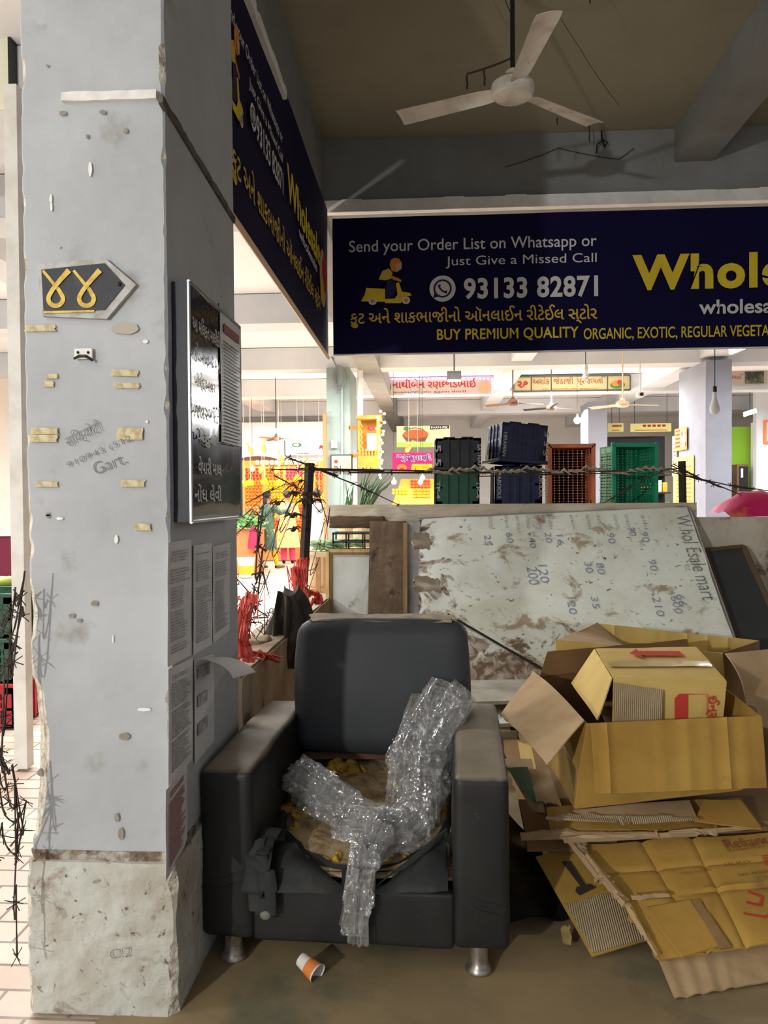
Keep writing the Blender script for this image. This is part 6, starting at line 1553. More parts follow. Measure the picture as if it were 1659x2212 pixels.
# hanging pineapples and bananas
m_pine = M('pineapple_skin', rgb(206, 156, 84), .8, rgb(170, 120, 60), 40, bump=.8, b_scale=60); m_pl = M('pineapple_leaf', rgb(140, 156, 92), .7)
def hang(o, tl):
    for c in o.children:
        if c.name.startswith('string'): c.scale = (1, 1, 3.66 - o.location.z); c.rotation_euler = (0, -R(tl), 0)
pin = None
PINE = (((541, 972), -25, 'leftmost hanging pineapple over the fruit stand'), ((570, 968), 0, 'hanging pineapple second from the left over the fruit stand'), ((608, 990), -25, 'hanging pineapple in the middle in front of the white sign'), ((566, 1012), 25, 'hanging pineapple in front of the red and pink trays'), ((600, 1014), 28, 'hanging pineapple in front of the orange tray'), ((656, 1006), 20, 'hanging pineapple left of the iron post'), ((883, 967), 35, 'hanging pineapple before the basket poster'))
for (px, py), tl, lab in PINE:
    Y = 16.93; p = atY(px, py, Y)
    if pin is None:
        pin = thing('pineapple', lab, 'pineapple', p, (0, R(tl), 0), 'hanging pineapples')
        MB().lathe([(.01, -.12), (.04, -.11), (.056, -.05), (.052, .02), (.03, .07), (.012, .085)], seg=14).build('fruit', m_pine, pin, smooth=True, local=True)
        mb = MB()
        for k in range(12):
            a = k * 2.4; mb.tube([(0, 0, .07), (.018 * math.cos(a), .018 * math.sin(a), .13), (.045 * math.cos(a), .045 * math.sin(a), .17 + .02 * (k % 3))], [.01, .008, .002], 4)
        mb.build('crown', m_pl, pin, local=True)
        MB().tube([(0, 0, 0), (0, 0, 1)], .003, 4).build('string', m_wht, pin, local=True); hang(pin, tl)
    else: hang(dup(pin, p, (0, R(tl), 0), lab), tl)
ban = None
for (px, py), lab in (((527, 1044), 'leftmost hanging banana bunch at the fruit stand'), ((541, 1042), 'hanging banana bunch second from the left at the fruit stand'), ((571, 1038), 'hanging banana bunch left of the yellow mango tray'), ((603, 1042), 'hanging banana bunch over the yellow mango tray'), ((643, 1032), 'hanging banana bunch before the pink apple tray'), ((690, 1075), 'hanging banana bunch between iron post and brown post')):
    p = atY(px, py, 16.90)
    if ban is None:
        ban = thing('banana_bunch', lab, 'bananas', p, group='hanging banana bunches')
        for k in range(5):
            a = -.9 + .45 * k; MB().tube([(0, 0, .06), (.05 * math.sin(a), -.02, .03), (.085 * math.sin(a), -.03, -.02), (.08 * math.sin(a), -.02, -.075)], [.012, .022, .022, .008], 8).build('banana', m_ye, ban, smooth=True, local=True)
        MB().tube([(0, 0, 0), (0, 0, 1)], .004, 4).build('string', m_wht, ban, local=True); hang(ban, 0)
    else: hang(dup(ban, p, None, lab), 0)
# back of the shop: white sheet, arch, sign
MB().span((atY(520, 900, 20.0).x, 20.0, 1.0), (atY(704, 900, 20.0).x, 20.08, 3.45)).build('wall_shop', M('shop_white', rgb(236, 236, 232), .8), **S)
a = atY(556, 1000, 19.95); mb = MB(); mb.prism([a + Vector((.62 * math.cos(t), 0, .18 * math.sin(t))) for t in [PI * k / 16 for k in range(17)]] + [a + Vector((-.62, 0, -1.1)), a + Vector((.3, 0, -1.1))], (0, .04, 0))
mb.build('arched_panel', M('arch_brown', rgb(128, 82, 62), .8, rgb(96, 60, 48), 2), label='dark brown arched panel on the white wall behind the fruit stand', cat='panel')
sg = thing('shop_sign', 'white sign with a green oval emblem on the wall behind the fruit stand', 'sign', atY(656, 985, 19.9))
c1_, c2_ = atY(615, 984, 19.9), atY(700, 951, 19.9); MB().span((c1_.x, 19.88, c1_.z), (c2_.x, 20.005, c2_.z)).build('board', m_white, sg)
flat(sg, 'green_oval', disc(atY(641, 961, 19.87), .13, (1, 0, 0), (0, 0, 1), 20, .055), m_green, (0, -1, 0)); flat(sg, 'pale_oval', disc(atY(640, 961, 19.87), .08, (1, 0, 0), (0, 0, 1), 20, .03), m_white, (0, -1, 0), .006)
flat(sg, 'red_print', [atY(688, 972, 19.87), atY(691, 962, 19.87), atY(697, 962, 19.87), atY(698, 972, 19.87), atY(694, 967, 19.87)], m_red, (0, -1, 0), .004)
mb = MB(); mb.span((c1_.x, 19.86, c1_.z), (c1_.x + .02, 19.88, c2_.z)); ribbon(mb, [atY(640, 970, 19.86), atY(640, 979, 19.86), atY(668, 979, 19.86)], .012, (0, -1, 0)); mb.build('black_lines', m_black, sg)
# lamps that glow
e_tube = emit('tube_glow', (1, .98, .95, 1), 22); e_warm = emit('warm_glow', (1, .62, .22, 1), 45); e_white = emit('white_glow', (1, .98, .94, 1), 40)
e_pink = emit('pink_led', (1, .42, .9, 1), 7); e_blue = emit('blue_led', (.25, .55, 1, 1), 7); e_fairy = emit('fairy_glow', (1, .75, .25, 1), 10)
def tube_lamp(label, px0, px1, py0, py1, Y0, Y1=None):
    a, c = atY(px0, py0, Y0), atY(px1, py1, Y1 or Y0); t = thing('tube_light', label, 'lamp', (a + c) / 2, group='tube lights')
    MB().tube([a, c], .022, 10).build('tube', e_tube, t, smooth=True); MB().tube([a + Vector((0, .02, .05)), c + Vector((0, .02, .05))], .03, 4).build('fitting', m_white, t)
    MB().tube([(a + c) / 2 + Vector((0, .02, .06)), Vector(((a.x + c.x) / 2, (a.y + c.y) / 2 + .02, 4.02))], .008, 5).build('rod', m_dark, t)
tube_lamp('glowing tube light hanging over the fruit stand on the left', 548, 643, 932, 932, 16.2)
tube_lamp('glowing tube light at the top right over the right column', 1578, 1610, 762, 750, 10.6, 10.2)
tube_lamp('small glowing tube light deep on the right, left of the framed picture', 1607, 1634, 898, 889, 17.5)
def bulb(label, px, py, Y, r, m_, cord=.5, name='light_bulb'):
    p = atY(px, py, Y); t = thing(name, label, 'lamp', p, group='bare light bulbs')
    MB().sphere(p, r, 16, 10).build('globe', m_, t, smooth=True); MB().lathe([(r * .4, r * .8), (r * .38, r * 1.9)], Matrix.Translation(p), 10).build('socket', m_dark, t); MB().tube([p + Vector((0, 0, r * 1.8)), Vector((p.x, p.y, 4.035))], .004, 4).build('cord', m_dark, t); return p
for px, py, Y, m_, c_, e_, lab in ((545, 1013, 16.6, e_warm, (1, .6, .25), 55, 'warm glowing bulb at the left of the fruit stand'), (913, 1032, 16.4, e_warm, (1, .7, .35), 40, 'warm glowing bulb beside the black crates over the small fruit stall'), (851, 1041, 15.8, e_white, (1, .97, .9), 45, 'white glowing bulb left over the small fruit stall'), (908, 1032 + 10, 16.0, e_white, (1, .97, .9), 25, 'white glowing bulb over the small fruit stall, lowest'), (1247, 908, 16.0, e_white, (1, .97, .9), 40, 'glaring white bulb under the beam above the orange crate')):
    p = bulb(lab, px, py, Y, .05 if px != 1247 else .07, m_, .6)
    lamp('bulb_light', 'POINT', p + Vector((0, -.12, 0)), e_, c_, .06)
lb = thing('led_bulb', 'unlit white bulb hanging on a cord in front of the right column', 'lamp', atY(1544, 880, 6.7)); p = atY(1544, 885, 6.7)
MB().lathe([(.008, .155), (.016, .15), (.017, .10), (.028, .06), (.040, .025), (.041, 0), (.036, -.022), (.022, -.036), (.004, -.042)], Matrix.Translation(p), 22).build('globe', m_white, lb, smooth=True)
MB().lathe([(.012, .20), (.017, .19), (.017, .15), (.012, .145)], Matrix.Translation(p), 12).build('socket', m_black, lb); MB().tube([p + Vector((0, 0, .19)), (p.x, p.y, 4.03)], .004, 4).build('cord', m_dark, lb)

# ============================================================ pale green column with its fittings
CYF = 12.99
def wallbox(name, label, cat, x0, x1, y0, y1, Y, dp, m_, parent=None):
    a, c = atY(x0, y1, Y), atY(x1, y0, Y); t = thing(name, label, cat, ((a.x + c.x) / 2, Y, a.z))
    MB().rbox(((a.x + c.x) / 2, Y - dp / 2, (a.z + c.z) / 2), (c.x - a.x, dp, c.z - a.z), .006).build('case', m_, t); return t, a, c
t, a, c = wallbox('meter_board', 'wooden electric board with a red switch on the pale green column', 'electric board', 715, 762, 982, 1017, CYF, .06, m_dark)
MB().span((a.x + .02, CYF - .068, a.z + .02), (c.x - .02, CYF - .06, c.z - .02)).build('panel', M('board_cream', rgb(206, 198, 168), .7, rgb(170, 160, 128), 9), t)
MB().lathe([(.03, 0), (.03, .02)], Matrix.Translation(atY(726, 997, CYF - .07)) @ Matrix.Rotation(R(90), 4, 'X'), 12).build('red_switch', m_red, t)
MB().span((a.x + .06, CYF - .075, a.z + .05), (a.x + .12, CYF - .066, a.z + .08)).build('brown_switch', m_wf, t)
for i in range(4): MB().span((a.x + .2 + .07 * (i % 2), CYF - .075, a.z + .06 + .1 * (i // 2)), (a.x + .25 + .07 * (i % 2), CYF - .066, a.z + .13 + .1 * (i // 2))).build('fuse', m_cream, t)
t, a, c = wallbox('switch_box', 'small white switch box above the electric board on the column', 'switch', 716, 729, 951, 968, CYF, .05, m_white)
MB().span((a.x + .03, CYF - .058, a.z + .05), (c.x - .03, CYF - .05, a.z + .09)).build('rocker', m_cream, t)
mb = MB(); p = atY(733, 800, CYF - .05)
for k in range(4):
    mb.tube([p + Vector(((.07 + .012 * k) * math.cos(a_), -.01 * k, -.12 + (.16 + .01 * k) * math.sin(a_))) for a_ in [2 * PI * i / 18 for i in range(19)]], .012, 5, cap=False)
mb.tube([atY(722, 775, CYF - .04), atY(716, 770, CYF - .03), atY(726, 790, CYF - .05), atY(729, 850, CYF - .02)], .012, 5); mb.build('cable_coil', M('grey_cable', rgb(120, 124, 128), .6), label='loop of grey cable hanging on the pale green column', cat='cable')
mb = MB(); mb.tube([atY(739, 830, CYF - .015), atY(739, 1090, CYF - .015)], .016, 6); mb.build('conduit', M('conduit_grey', rgb(168, 182, 178), .6), label='grey conduit running down the pale green column', cat='pipe')
mb = MB(); mb.tube([atY(778, 770, 13.1), atY(778, 900, 13.1)], .05, 12); mb.tube([atY(778, 788, 13.1), atY(790, 783, 13.1)], .06, 10); mb.build('drain_pipe', m_white, smooth=True, label='white drain pipe standing at the right side of the pale green column', cat='pipe')
# golden house shrine hung beside the column
m_gold_w = M('gold_wood', rgb(176, 122, 46), .55, rgb(152, 100, 34), 9)
a, c = atY(773, 1012, 12.7), atY(820, 897, 12.7)
sh = thing('shrine_cabinet', 'golden wooden shrine cabinet with carved sides hanging beside the pale green column', 'shrine', ((a.x + c.x) / 2, 12.8, a.z))
w_ = c.x - a.x; h_ = c.z - a.z
mb = MB(); mb.span((a.x, 12.98, a.z), (c.x, 13.0, c.z)); mb.span((-1.335, 13.0, a.z + .2), (a.x + .1, 13.03, a.z + .26)); mb.span((-1.335, 13.0, c.z - .2), (a.x + .1, 13.03, c.z - .14)); mb.span((a.x - .02, 12.68, c.z - .06), (c.x + .03, 13.0, c.z)); mb.span((a.x, 12.7, a.z), (c.x, 13.0, a.z + h_ * .24)); mb.span((c.x - .05, 12.7, a.z), (c.x, 12.76, c.z)); mb.build('cabinet', m_gold_w, sh)
mb = MB()
for i in range(5): mb.tube([(a.x + .03 + .012 * i, 12.72, a.z + h_ * (.3 + .12 * i)), (a.x + .09 - .01 * i, 12.71, a.z + h_ * (.36 + .12 * i)), (a.x + .04, 12.72, a.z + h_ * (.42 + .12 * i))], .014, 6)
mb.span((a.x, 12.71, a.z + h_ * .25), (a.x + .04, 12.74, c.z - .05)); mb.build('carved_side', m_gold_w, sh)
mb = MB()
for i in range(7): mb.lathe([(.012, 0), (.02, .03), (.01, .06), (.018, .09), (.012, .11)], Matrix.Translation((a.x + .03 + i * w_ / 7, 12.71, a.z + h_ * .24)), 8)
mb.build('railing', m_gold_w, sh)
MB().rbox((a.x + w_ * .62, 12.85, a.z + h_ * .5), (w_ * .45, .12, h_ * .34), .015).build('white_altar', m_white, sh)
MB().sphere((a.x + w_ * .6, 12.78, a.z + h_ * .76), .05, 12, 8, (1.1, .8, .8)).build('flower_garland', m_red, sh)
fl2 = thing('fairy_lights', 'string of warm fairy lights hanging down the right side of the shrine cabinet', 'string lights', (c.x, 12.62, a.z - .1))
pts = []; fr2 = random.Random(4)
for i in range(24):
    t = i / 23; pts.append(Vector((c.x + .02 + .07 * math.sin(i * 1.9) * (1 if t < .35 else .35), 12.62 + .03 * math.cos(i * 2.3), c.z + .06 - (h_ + .22) * t)))
MB().tube(pts, .006, 4).build('wire', m_gold_w, fl2)
bb = None
for p in pts:
    if bb is None: bb = MB().sphere(p, .022, 8, 6).build('bulb', e_fairy, fl2); base = p.copy(); loc0 = Matrix.Translation(-Vector(fl2.location))
    else:
        o = bb.copy(); COL.objects.link(o); o.parent = fl2; o.location = p - base
lamp('fairy_light', 'POINT', (c.x + .1, 12.4, a.z + .4), 18, (1, .72, .3), .1)
# green stalks standing behind the plank
mb = MB(); rr_ = random.Random(21)
for k in range(34):
    b0 = atY(rr_.uniform(775, 800), 1098, 8.0) + Vector((0, rr_.uniform(-.1, .1), 0)); tp = Vector((rr_.uniform(.0, .28), rr_.uniform(-.05, .05), rr_.uniform(.2, .42)))
    mb.tube([b0, b0 + tp * .5 + Vector((-.01, 0, .03)), b0 + tp], [.008, .007, .002], 4)
mb.build('onion_stalks', M('stalk_green', rgb(96, 128, 84), .7, rgb(60, 96, 62), 12), label='bundle of long green stalks standing behind the plank beside the column', cat='greens', kind='stuff')
p = atY(788, 1100, 8.0); MB().lathe([(.11, 0.0), (.13, p.z)], Matrix.Translation((p.x, 8.0, 0)), 18).build('stalk_bin', m_cream, label='cream bin holding the long green stalks behind the plank', cat='bin')
mb = MB(); rr_ = random.Random(22)
for k in range(9):
    b0 = atY(rr_.uniform(742, 760), 1098, 8.2); tp = Vector((rr_.uniform(-.08, .06), 0, rr_.uniform(.1, .3))); mb.tube([b0, b0 + tp * .6, b0 + tp], [.007, .006, .002], 4)
mb.build('stalk_tuft', MATS['stalk_green'], label='few thin green stalks before the pale green column', cat='greens', kind='stuff')
p = atY(751, 1100, 8.2); MB().lathe([(.10, 0.0), (.11, p.z + .02)], Matrix.Translation((p.x, 8.2, 0)), 18).build('stalk_bin', m_cream, label='bin behind the left end of the plank holding a few thin stalks', cat='bin')
# posters and the small fruit stall
ps = thing('fruit_poster', 'pink and yellow shop poster with purple Gujarati name and a bowl of fruit', 'poster', atY(890, 1018, 15.2))
a, c = atY(848, 1040, 15.2), atY(935, 977, 15.2); MB().span((a.x, 15.2, a.z + .2), (c.x, 15.22, c.z)).build('sheet', M('poster_pink', rgb(196, 36, 116), .7), ps)
FQ = lambda x, y, d=.01: atY(x, y, 15.2 - d)
flat(ps, 'yellow_panel', [FQ(887, 1017), FQ(934, 1017), FQ(934, 1002), FQ(890, 1002)], m_ye, (0, -1, 0))
write('\u0aac\u0acd\u0ab0\u0ab9\u0acd\u0aae\u0abe\u0aa3\u0ac0', FQ(857, 998, .014), (1, 0, 0), (0, 0, 1), (FQ(932, 990) - FQ(857, 990)).x, .15, M('poster_purple', rgb(96, 58, 168), .7), ps, bold=.02, lift=0)
write('\u0aac\u0acd\u0ab0\u0ab9\u0acd\u0aae\u0abe\u0aa3\u0ac0', FQ(856, 999, .010), (1, 0, 0), (0, 0, 1), (FQ(934, 990) - FQ(857, 990)).x, .168, m_white, ps, bold=.07, lift=0)
write('\u0aa6\u0ac1\u0a95\u0abe\u0aa8 \u0aa8\u0a82. \u0ae7\u0ae7', FQ(856, 984, .010), (1, 0, 0), (0, 0, 1), .27, .035, m_white, ps, bold=.01, lift=0)
write('\u0aab\u0ac7\u0ab6 \u0aab\u0acd\u0ab0\u0ac1\u0a9f', FQ(894, 1012, .014), (1, 0, 0), (0, 0, 1), .3, .05, m_org, ps, bold=.01, lift=0)
flat(ps, 'fruit_bowl_print', disc(FQ(868, 1010), .10, (1, 0, 0), (0, 0, 1), 16, .07), m_org, (0, -1, 0)); flat(ps, 'fruit_bowl_print', disc(FQ(868, 1014), .05, (1, 0, 0), (0, 0, 1), 16, .03), m_red, (0, -1, 0), .006)
MB().tube([(c.x - .3, 15.21, c.z), (c.x - .3, 15.21, 4.035)], .003, 4).build('hanging_cord', m_wht, ps); 
ps = thing('basket_poster', 'beige poster showing a basket of produce with a green band, hanging above the pink poster', 'poster', atY(895, 965, 18.0))
BQ = lambda x, y, d=.01: atY(x, y, 18.0 - d); a, c = BQ(857, 966), BQ(972, 919); MB().span((a.x, 18.0, a.z), (c.x, 18.03, c.z)).build('sheet', M('poster_beige', rgb(226, 200, 160), .7), ps)
flat(ps, 'green_band', [BQ(857, 966), BQ(935, 966), BQ(935, 956), BQ(857, 956)], M('lime_band', rgb(150, 196, 80), .7), (0, -1, 0))
flat(ps, 'basket_print', [BQ(868, 940), BQ(926, 938), BQ(918, 954), BQ(878, 954)], m_wf, (0, -1, 0), .004); flat(ps, 'produce_print', disc(BQ(898, 938), .30, (1, 0, 0), (0, 0, 1), 18, .10), M('produce_red', rgb(190, 92, 50), .7), (0, -1, 0), .006)
mb = MB(); ribbon(mb, [BQ(874, 936), BQ(884, 926), BQ(898, 924), BQ(914, 928), BQ(922, 937)], .015, (0, -1, 0)); mb.build('basket_handle_print', m_dark, ps)
flat(ps, 'leaf_print', disc(BQ(879, 926), .08, (1, 0, 0), (0, 0, 1), 10, .05), m_green, (0, -1, 0), .006)
flat(ps, 'black_label', [BQ(929, 928), BQ(970, 926), BQ(970, 919), BQ(929, 919)], m_black, (0, -1, 0)); write('FARM-PIK', BQ(931, 926, .016), (1, 0, 0), (0, 0, 1), .4, .055, m_wht, ps, bold=.02, lift=0)
MB().tube([(a.x + .3, 18.02, c.z), (a.x + .3, 18.02, 4.035)], .003, 4).build('hanging_cord', m_wht, ps)
st = thing('fruit_stall', 'small fruit stall with oranges and pink cloth beside the black crates', 'stall', (atY(890, 1080, 16.6).x, 16.8, 0))
a, c = atY(845, 1092, 16.6), atY(938, 1060, 16.6); 
q1, q2 = Vector((a.x, 16.5, 1.20)), Vector((c.x, 16.5, 1.20)); q3, q4 = Vector((c.x, 17.2, 1.85)), Vector((a.x + .2, 17.2, 1.85)); panel(st, 'tray_bed', (q1, q2, q3, q4), m_stand, 0, 0, 4, 4, .03)
MB().span((a.x, 16.6, 0), (c.x, 17.2, 1.19)).build('base', m_orangebox, st)
mb = MB(); mb.sheet([Vector((a.x - .05, 16.42, .95)), Vector((c.x, 16.42, .95)), Vector((c.x, 16.5, 1.30)), Vector((a.x - .05, 16.5, 1.22))], 24, 8, .01, .06, 5); mb.build('pink_cloth', M('pink_cloth', rgb(226, 70, 140), .8), st, smooth=True)
for (x0, x1, y0, y1, kd, lab) in ((896, 926, 1063, 1076, 1, 'orange in the tray of the small stall beside the black crates'), (890, 930, 1042, 1056, 0, 'red apple in the tray of the small stall beside the black crates'), (850, 884, 1062, 1072, 3, 'yellow mango on the small stall beside the black crates')):
    y = y0
    while y <= y1:
        x = x0
        while x <= x1:
            d = ray(x, y); tt = (16.5 + 1.0769 * .25) / (d.y - 1.0769 * d.z); p = CAM + d * tt + Vector((0, -.03, .03))
            o = proto[kd].copy(); COL.objects.link(o); o.location = p; tag(o, lab, KIND[kd][3].split()[-1], '%s on the small stall' % KIND[kd][3]); x += 7.2
        y += 6.4
# ============================================================ signs on the far beam
BYF = 16.47
def beam_sign(label, x0, x1, y0, y1, m_):
    a, c = atY(x0, y1, BYF), atY(x1, y0, BYF); t = thing('shop_sign', label, 'sign', ((a.x + c.x) / 2, BYF, a.z), group='shop signs on the beam')
    MB().span((a.x, BYF - .04, a.z), (c.x, BYF, c.z)).build('board', m_, t); return t, a, c
m_sign_w = M('sign_white', rgb(178, 166, 156), .6); m_sign_c = M('sign_cream', rgb(178, 162, 120), .6); m_sign_red = M('sign_red', rgb(158, 22, 40), .6)
t, a, c = beam_sign('white shop sign with red Gujarati name and pink lights around it', 818, 1066, 819, 855, m_sign_w)
SQ = lambda x, y, d=.046: atY(x, y, BYF - d)
write('\u0aa8\u0abe\u0aa5\u0ac0\u0aac\u0ac7\u0aa8 \u0ab0\u0aa3\u0a9b\u0acb\u0aa1\u0aad\u0abe\u0a88', SQ(848, 842), (1, 0, 0), (0, 0, 1), (SQ(1030, 842) - SQ(848, 842)).x, .22, m_sign_red, t, bold=.012, lift=0)
write('\u0ab6\u0abe\u0a95\u0aad\u0abe\u0a9c\u0ac0 \u0aa4\u0aa5\u0abe \u0aab\u0acd\u0ab0\u0ac1\u0a9f\u0aa8\u0abe \u0ab5\u0ac7\u0aaa\u0abe\u0ab0\u0ac0', SQ(850, 851), (1, 0, 0), (0, 0, 1), 1.55, .06, m_print_dark, t, lift=0)
mb = MB(); ring(mb, SQ(832, 836), .10, .13, Vector((1, 0, 0)), Vector((0, 0, 1.1))); mb.build('green_ring', m_green, t)
write('\u0ae8\u0aec', SQ(825, 840), (1, 0, 0), (0, 0, 1), .14, .10, m_sign_red, t, bold=.03, lift=0)
flat(t, 'portrait_print', disc(SQ(1048, 836), .12, (1, 0, 0), (0, 0, 1), 16, .14), m_skin_print, (0, -1, 0))
def leds(pts, m_, nm):
    first = None
    for q in pts:
        if first is None: first = MB().sphere(q, .016, 6, 4).build(nm, m_, t); q0 = q
        else:
            o = first.copy(); COL.objects.link(o); o.parent = t; o.location = q - q0
leds([SQ(848 + i * 8.6, 818.5, .05) for i in range(26)] + [SQ(1064, 822 + i * 6, .05) for i in range(6)] + [SQ(925 + i * 8.2, 853, .05) for i in range(17)], e_pink, 'pink_light')
leds([SQ(876 + i * 8.2, 853, .05) for i in range(6)], e_blue, 'blue_light')
t, a, c = beam_sign('cream shop sign numbered 27 in Gujarati with a vegetable picture at its right end', 1109, 1360, 811, 847, m_sign_c)
mb = MB(); 
for p, q in (((a.x, a.z), (c.x, a.z)), ((a.x, c.z), (c.x, c.z)), ((a.x, a.z), (a.x, c.z)), ((c.x, a.z), (c.x, c.z))): mb.tube([(p[0], BYF - .05, p[1]), (q[0], BYF - .05, q[1])], .016, 4)
mb.tube([SQ(1148, 846), SQ(1148, 813)], .01, 4); mb.tube([SQ(1312, 846), SQ(1312, 813)], .01, 4); mb.build('dark_border', M('sign_border', rgb(70, 78, 66), .6), t)
write('\u0ae8\u0aed', SQ(1118, 838), (1, 0, 0), (0, 0, 1), .22, .14, m_sign_red, t, bold=.03, lift=0)
write('\u0a85\u0ab6\u0acb\u0a95  \u0a9c\u0ac7\u0aa0\u0abe\u0a9c\u0ac0  \u0aaa\u0acd\u0ab0\u0a9c\u0abe\u0aaa\u0aa4\u0abf', SQ(1151, 835), (1, 0, 0), (0, 0, 1), (SQ(1308, 840) - SQ(1151, 840)).x, .20, M('sign_brown', rgb(136, 58, 36), .6), t, bold=.0, lift=0)
write('\u0aab\u0ab3 \u0ab6\u0abe\u0a95\u0aad\u0abe\u0a9c\u0ac0 \u0aa4\u0aa5\u0abe \u0a9c\u0aa5\u0acd\u0aa5\u0abe\u0aac\u0a82\u0aa7', SQ(1172, 843), (1, 0, 0), (0, 0, 1), 1.15, .045, m_sign_red, t, lift=0)
flat(t, 'vegetable_print', disc(SQ(1334, 832), .16, (1, 0, 0), (0, 0, 1), 12, .07), m_green, (0, -1, 0)); flat(t, 'vegetable_print', disc(SQ(1330, 829), .08, (1, 0, 0), (0, 0, 1), 12, .05), m_org, (0, -1, 0), .006); flat(t, 'vegetable_print', disc(SQ(1338, 826), .05, (1, 0, 0), (0, 0, 1), 12, .05), m_red, (0, -1, 0), .008)
t, a, c = beam_sign('shop sign with a dark picture at its right end, right of the right column', 1500, 1656, 799, 832, m_sign_w)
flat(t, 'dark_picture', [SQ(1609, 829), SQ(1650, 828), SQ(1650, 802), SQ(1609, 803)], M('dark_photo', rgb(52, 58, 46), .6, rgb(120, 128, 100), 9, .5, .7), (0, -1, 0)); write('\u0aaa\u0acd\u0ab0\u0a9c\u0abe\u0aaa\u0aa4\u0abf', SQ(1558, 822), (1, 0, 0), (0, 0, 1), .45, .13, m_sign_red, t, lift=0)
write('\u0a95\u0acd\u0ab0\u0aae\u0abe\u0a82\u0a95', SQ(1560, 829), (1, 0, 0), (0, 0, 1), .2, .05, m_sign_red, t, lift=0)
# ceiling fans of the market
m_fbr = M('fan_brown', rgb(120, 92, 74), .5); m_fdk = M('fan_dark', rgb(44, 40, 40), .5); m_fcr = M('fan_cream', rgb(222, 208, 180), .5)
def mfan(label, px, py, Y, ang, mb_, ml): 
    p = atY(px, py, Y); fan('ceiling_fan', label, p, 4.03, ang, mb_, ml, mb_, .60, hub=.10)
mfan('brown ceiling fan over the black crates in the market', 1108, 870, 13.9, R(22), m_fbr, m_fbr)
mfan('ceiling fan with dark blades behind the brown one in the market', 1191, 880, 15.2, R(28), m_fbr, m_fdk)
mfan('cream ceiling fan over the green crate in the market', 1345, 873, 12.2, R(14), m_fcr, m_fcr)
mfan('small brown ceiling fan over the fruit stand', 597, 947, 17.2, R(5), m_fbr, m_fbr)
# small fixtures
t = thing('floodlight', 'grey floodlight hanging over the sign with pink lights', 'lamp', atY(981, 815, 12.0)); p = atY(981, 812, 12.0)
MB().rbox(p, (.22, .10, .14), .01).build('housing', m_dark, t); MB().rbox(p + Vector((0, -.01, -.075)), (.20, .08, .02), .004).build('glass', e_white, t); MB().tube([p + Vector((0, 0, .07)), Vector((p.x, p.y, 4.02))], .01, 5).build('rod', m_dark, t)
t = thing('spiral_bulb', 'unlit white spiral bulb hanging before the cream sign', 'lamp', atY(1265, 810, 11.0)); p = atY(1265, 812, 11.0)
mb = MB(); mb.tube([p + Vector((.035 * math.cos(i * .7), .035 * math.sin(i * .7), -.06 + .0042 * i)) for i in range(30)], .012, 6); mb.build('spiral', m_white, t, smooth=True); MB().lathe([(.03, .06), (.04, .10), (.03, .16)], Matrix.Translation(p), 12).build('socket', m_white, t); MB().tube([p + Vector((0, 0, .16)), Vector((p.x, p.y, 4.02))], .006, 4).build('cord', m_dark, t)
t = thing('security_camera', 'small white security camera under the beam right of the cream fan', 'camera', atY(1383, 853, 13.0)); p = atY(1383, 853, 13.05)
MB().rbox(p, (.12, .14, .08), .02).build('camera_body', m_white, t); MB().lathe([(.03, 0), (.03, .03)], Matrix.Translation(p + Vector((0, -.07, 0))) @ Matrix.Rotation(R(90), 4, 'X'), 12).build('lens', m_black, t); MB().tube([p, p + Vector((0, .02, .66))], .012, 5).build('bracket', m_white, t)
# ============================================================ right column posters and what lies behind
RX = 4.522
def side_poster(label, x0, x1, y0, y1, m_, extra=None, lift=0.0):
    a, c = atX(x1, y1, RX - lift), atX(x0, y0, RX - lift); ya, yb = min(a.y, c.y), max(a.y, c.y)
    z0_ = atX((x0 + x1) / 2, y1, RX).z; z1_ = atX((x0 + x1) / 2, y0, RX).z
    t = thing('pasted_poster', label, 'poster', (RX - lift, (ya + yb) / 2, z0_), group='posters on the right column')
    MB().span((RX - lift - .006, ya, z0_), (RX - lift, yb, z1_)).build('sheet', m_, t)
    return t, ya, yb, z0_, z1_
t, ya, yb, za, zb_ = side_poster('orange calendar hanging on the right column', 1458, 1484, 925, 973, M('calendar_orange', rgb(236, 150, 60), .7), lift=.02)
MB().span((RX - .034, ya + (yb - ya) * .05, za + .05), (RX - .027, ya + (yb - ya) * .45, zb_ - .06)).build('picture', M('calendar_pic', rgb(236, 200, 190), .7, rgb(150, 40, 60), 9, .5, .6), t)
mb = MB()
for k in range(5): mb.span((RX - .03, ya + (yb - ya) * .55, za + .06 + k * .07), (RX - .027, ya + (yb - ya) * .92, za + .09 + k * .07))
mb.build('text_print', m_sign_red, t)
t, ya, yb, za, zb_ = side_poster('narrow pink paper list at the far edge of the right column', 1453, 1462, 942, 1028, M('pink_paper', rgb(240, 196, 180), .8))
mb = MB()
for k in range(8): mb.span((RX - .010, ya + .05, za + .08 + k * .07), (RX - .007, yb - .08, za + .10 + k * .07))
mb.build('text_print', m_sign_red, t)
t, ya, yb, za, zb_ = side_poster('large yellow price list low on the right column', 1455, 1499, 986, 1100, M('yellow_paper', rgb(246, 218, 110), .8), lift=.008)
mb = MB()
for k in range(9):
    for f0, f1 in ((.1, .4), (.6, .85)): mb.span((RX - .018, ya + (yb - ya) * f0, zb_ - .2 - k * .075), (RX - .015, ya + (yb - ya) * f1, zb_ - .175 - k * .075))
mb.build('text_print', m_org, t)
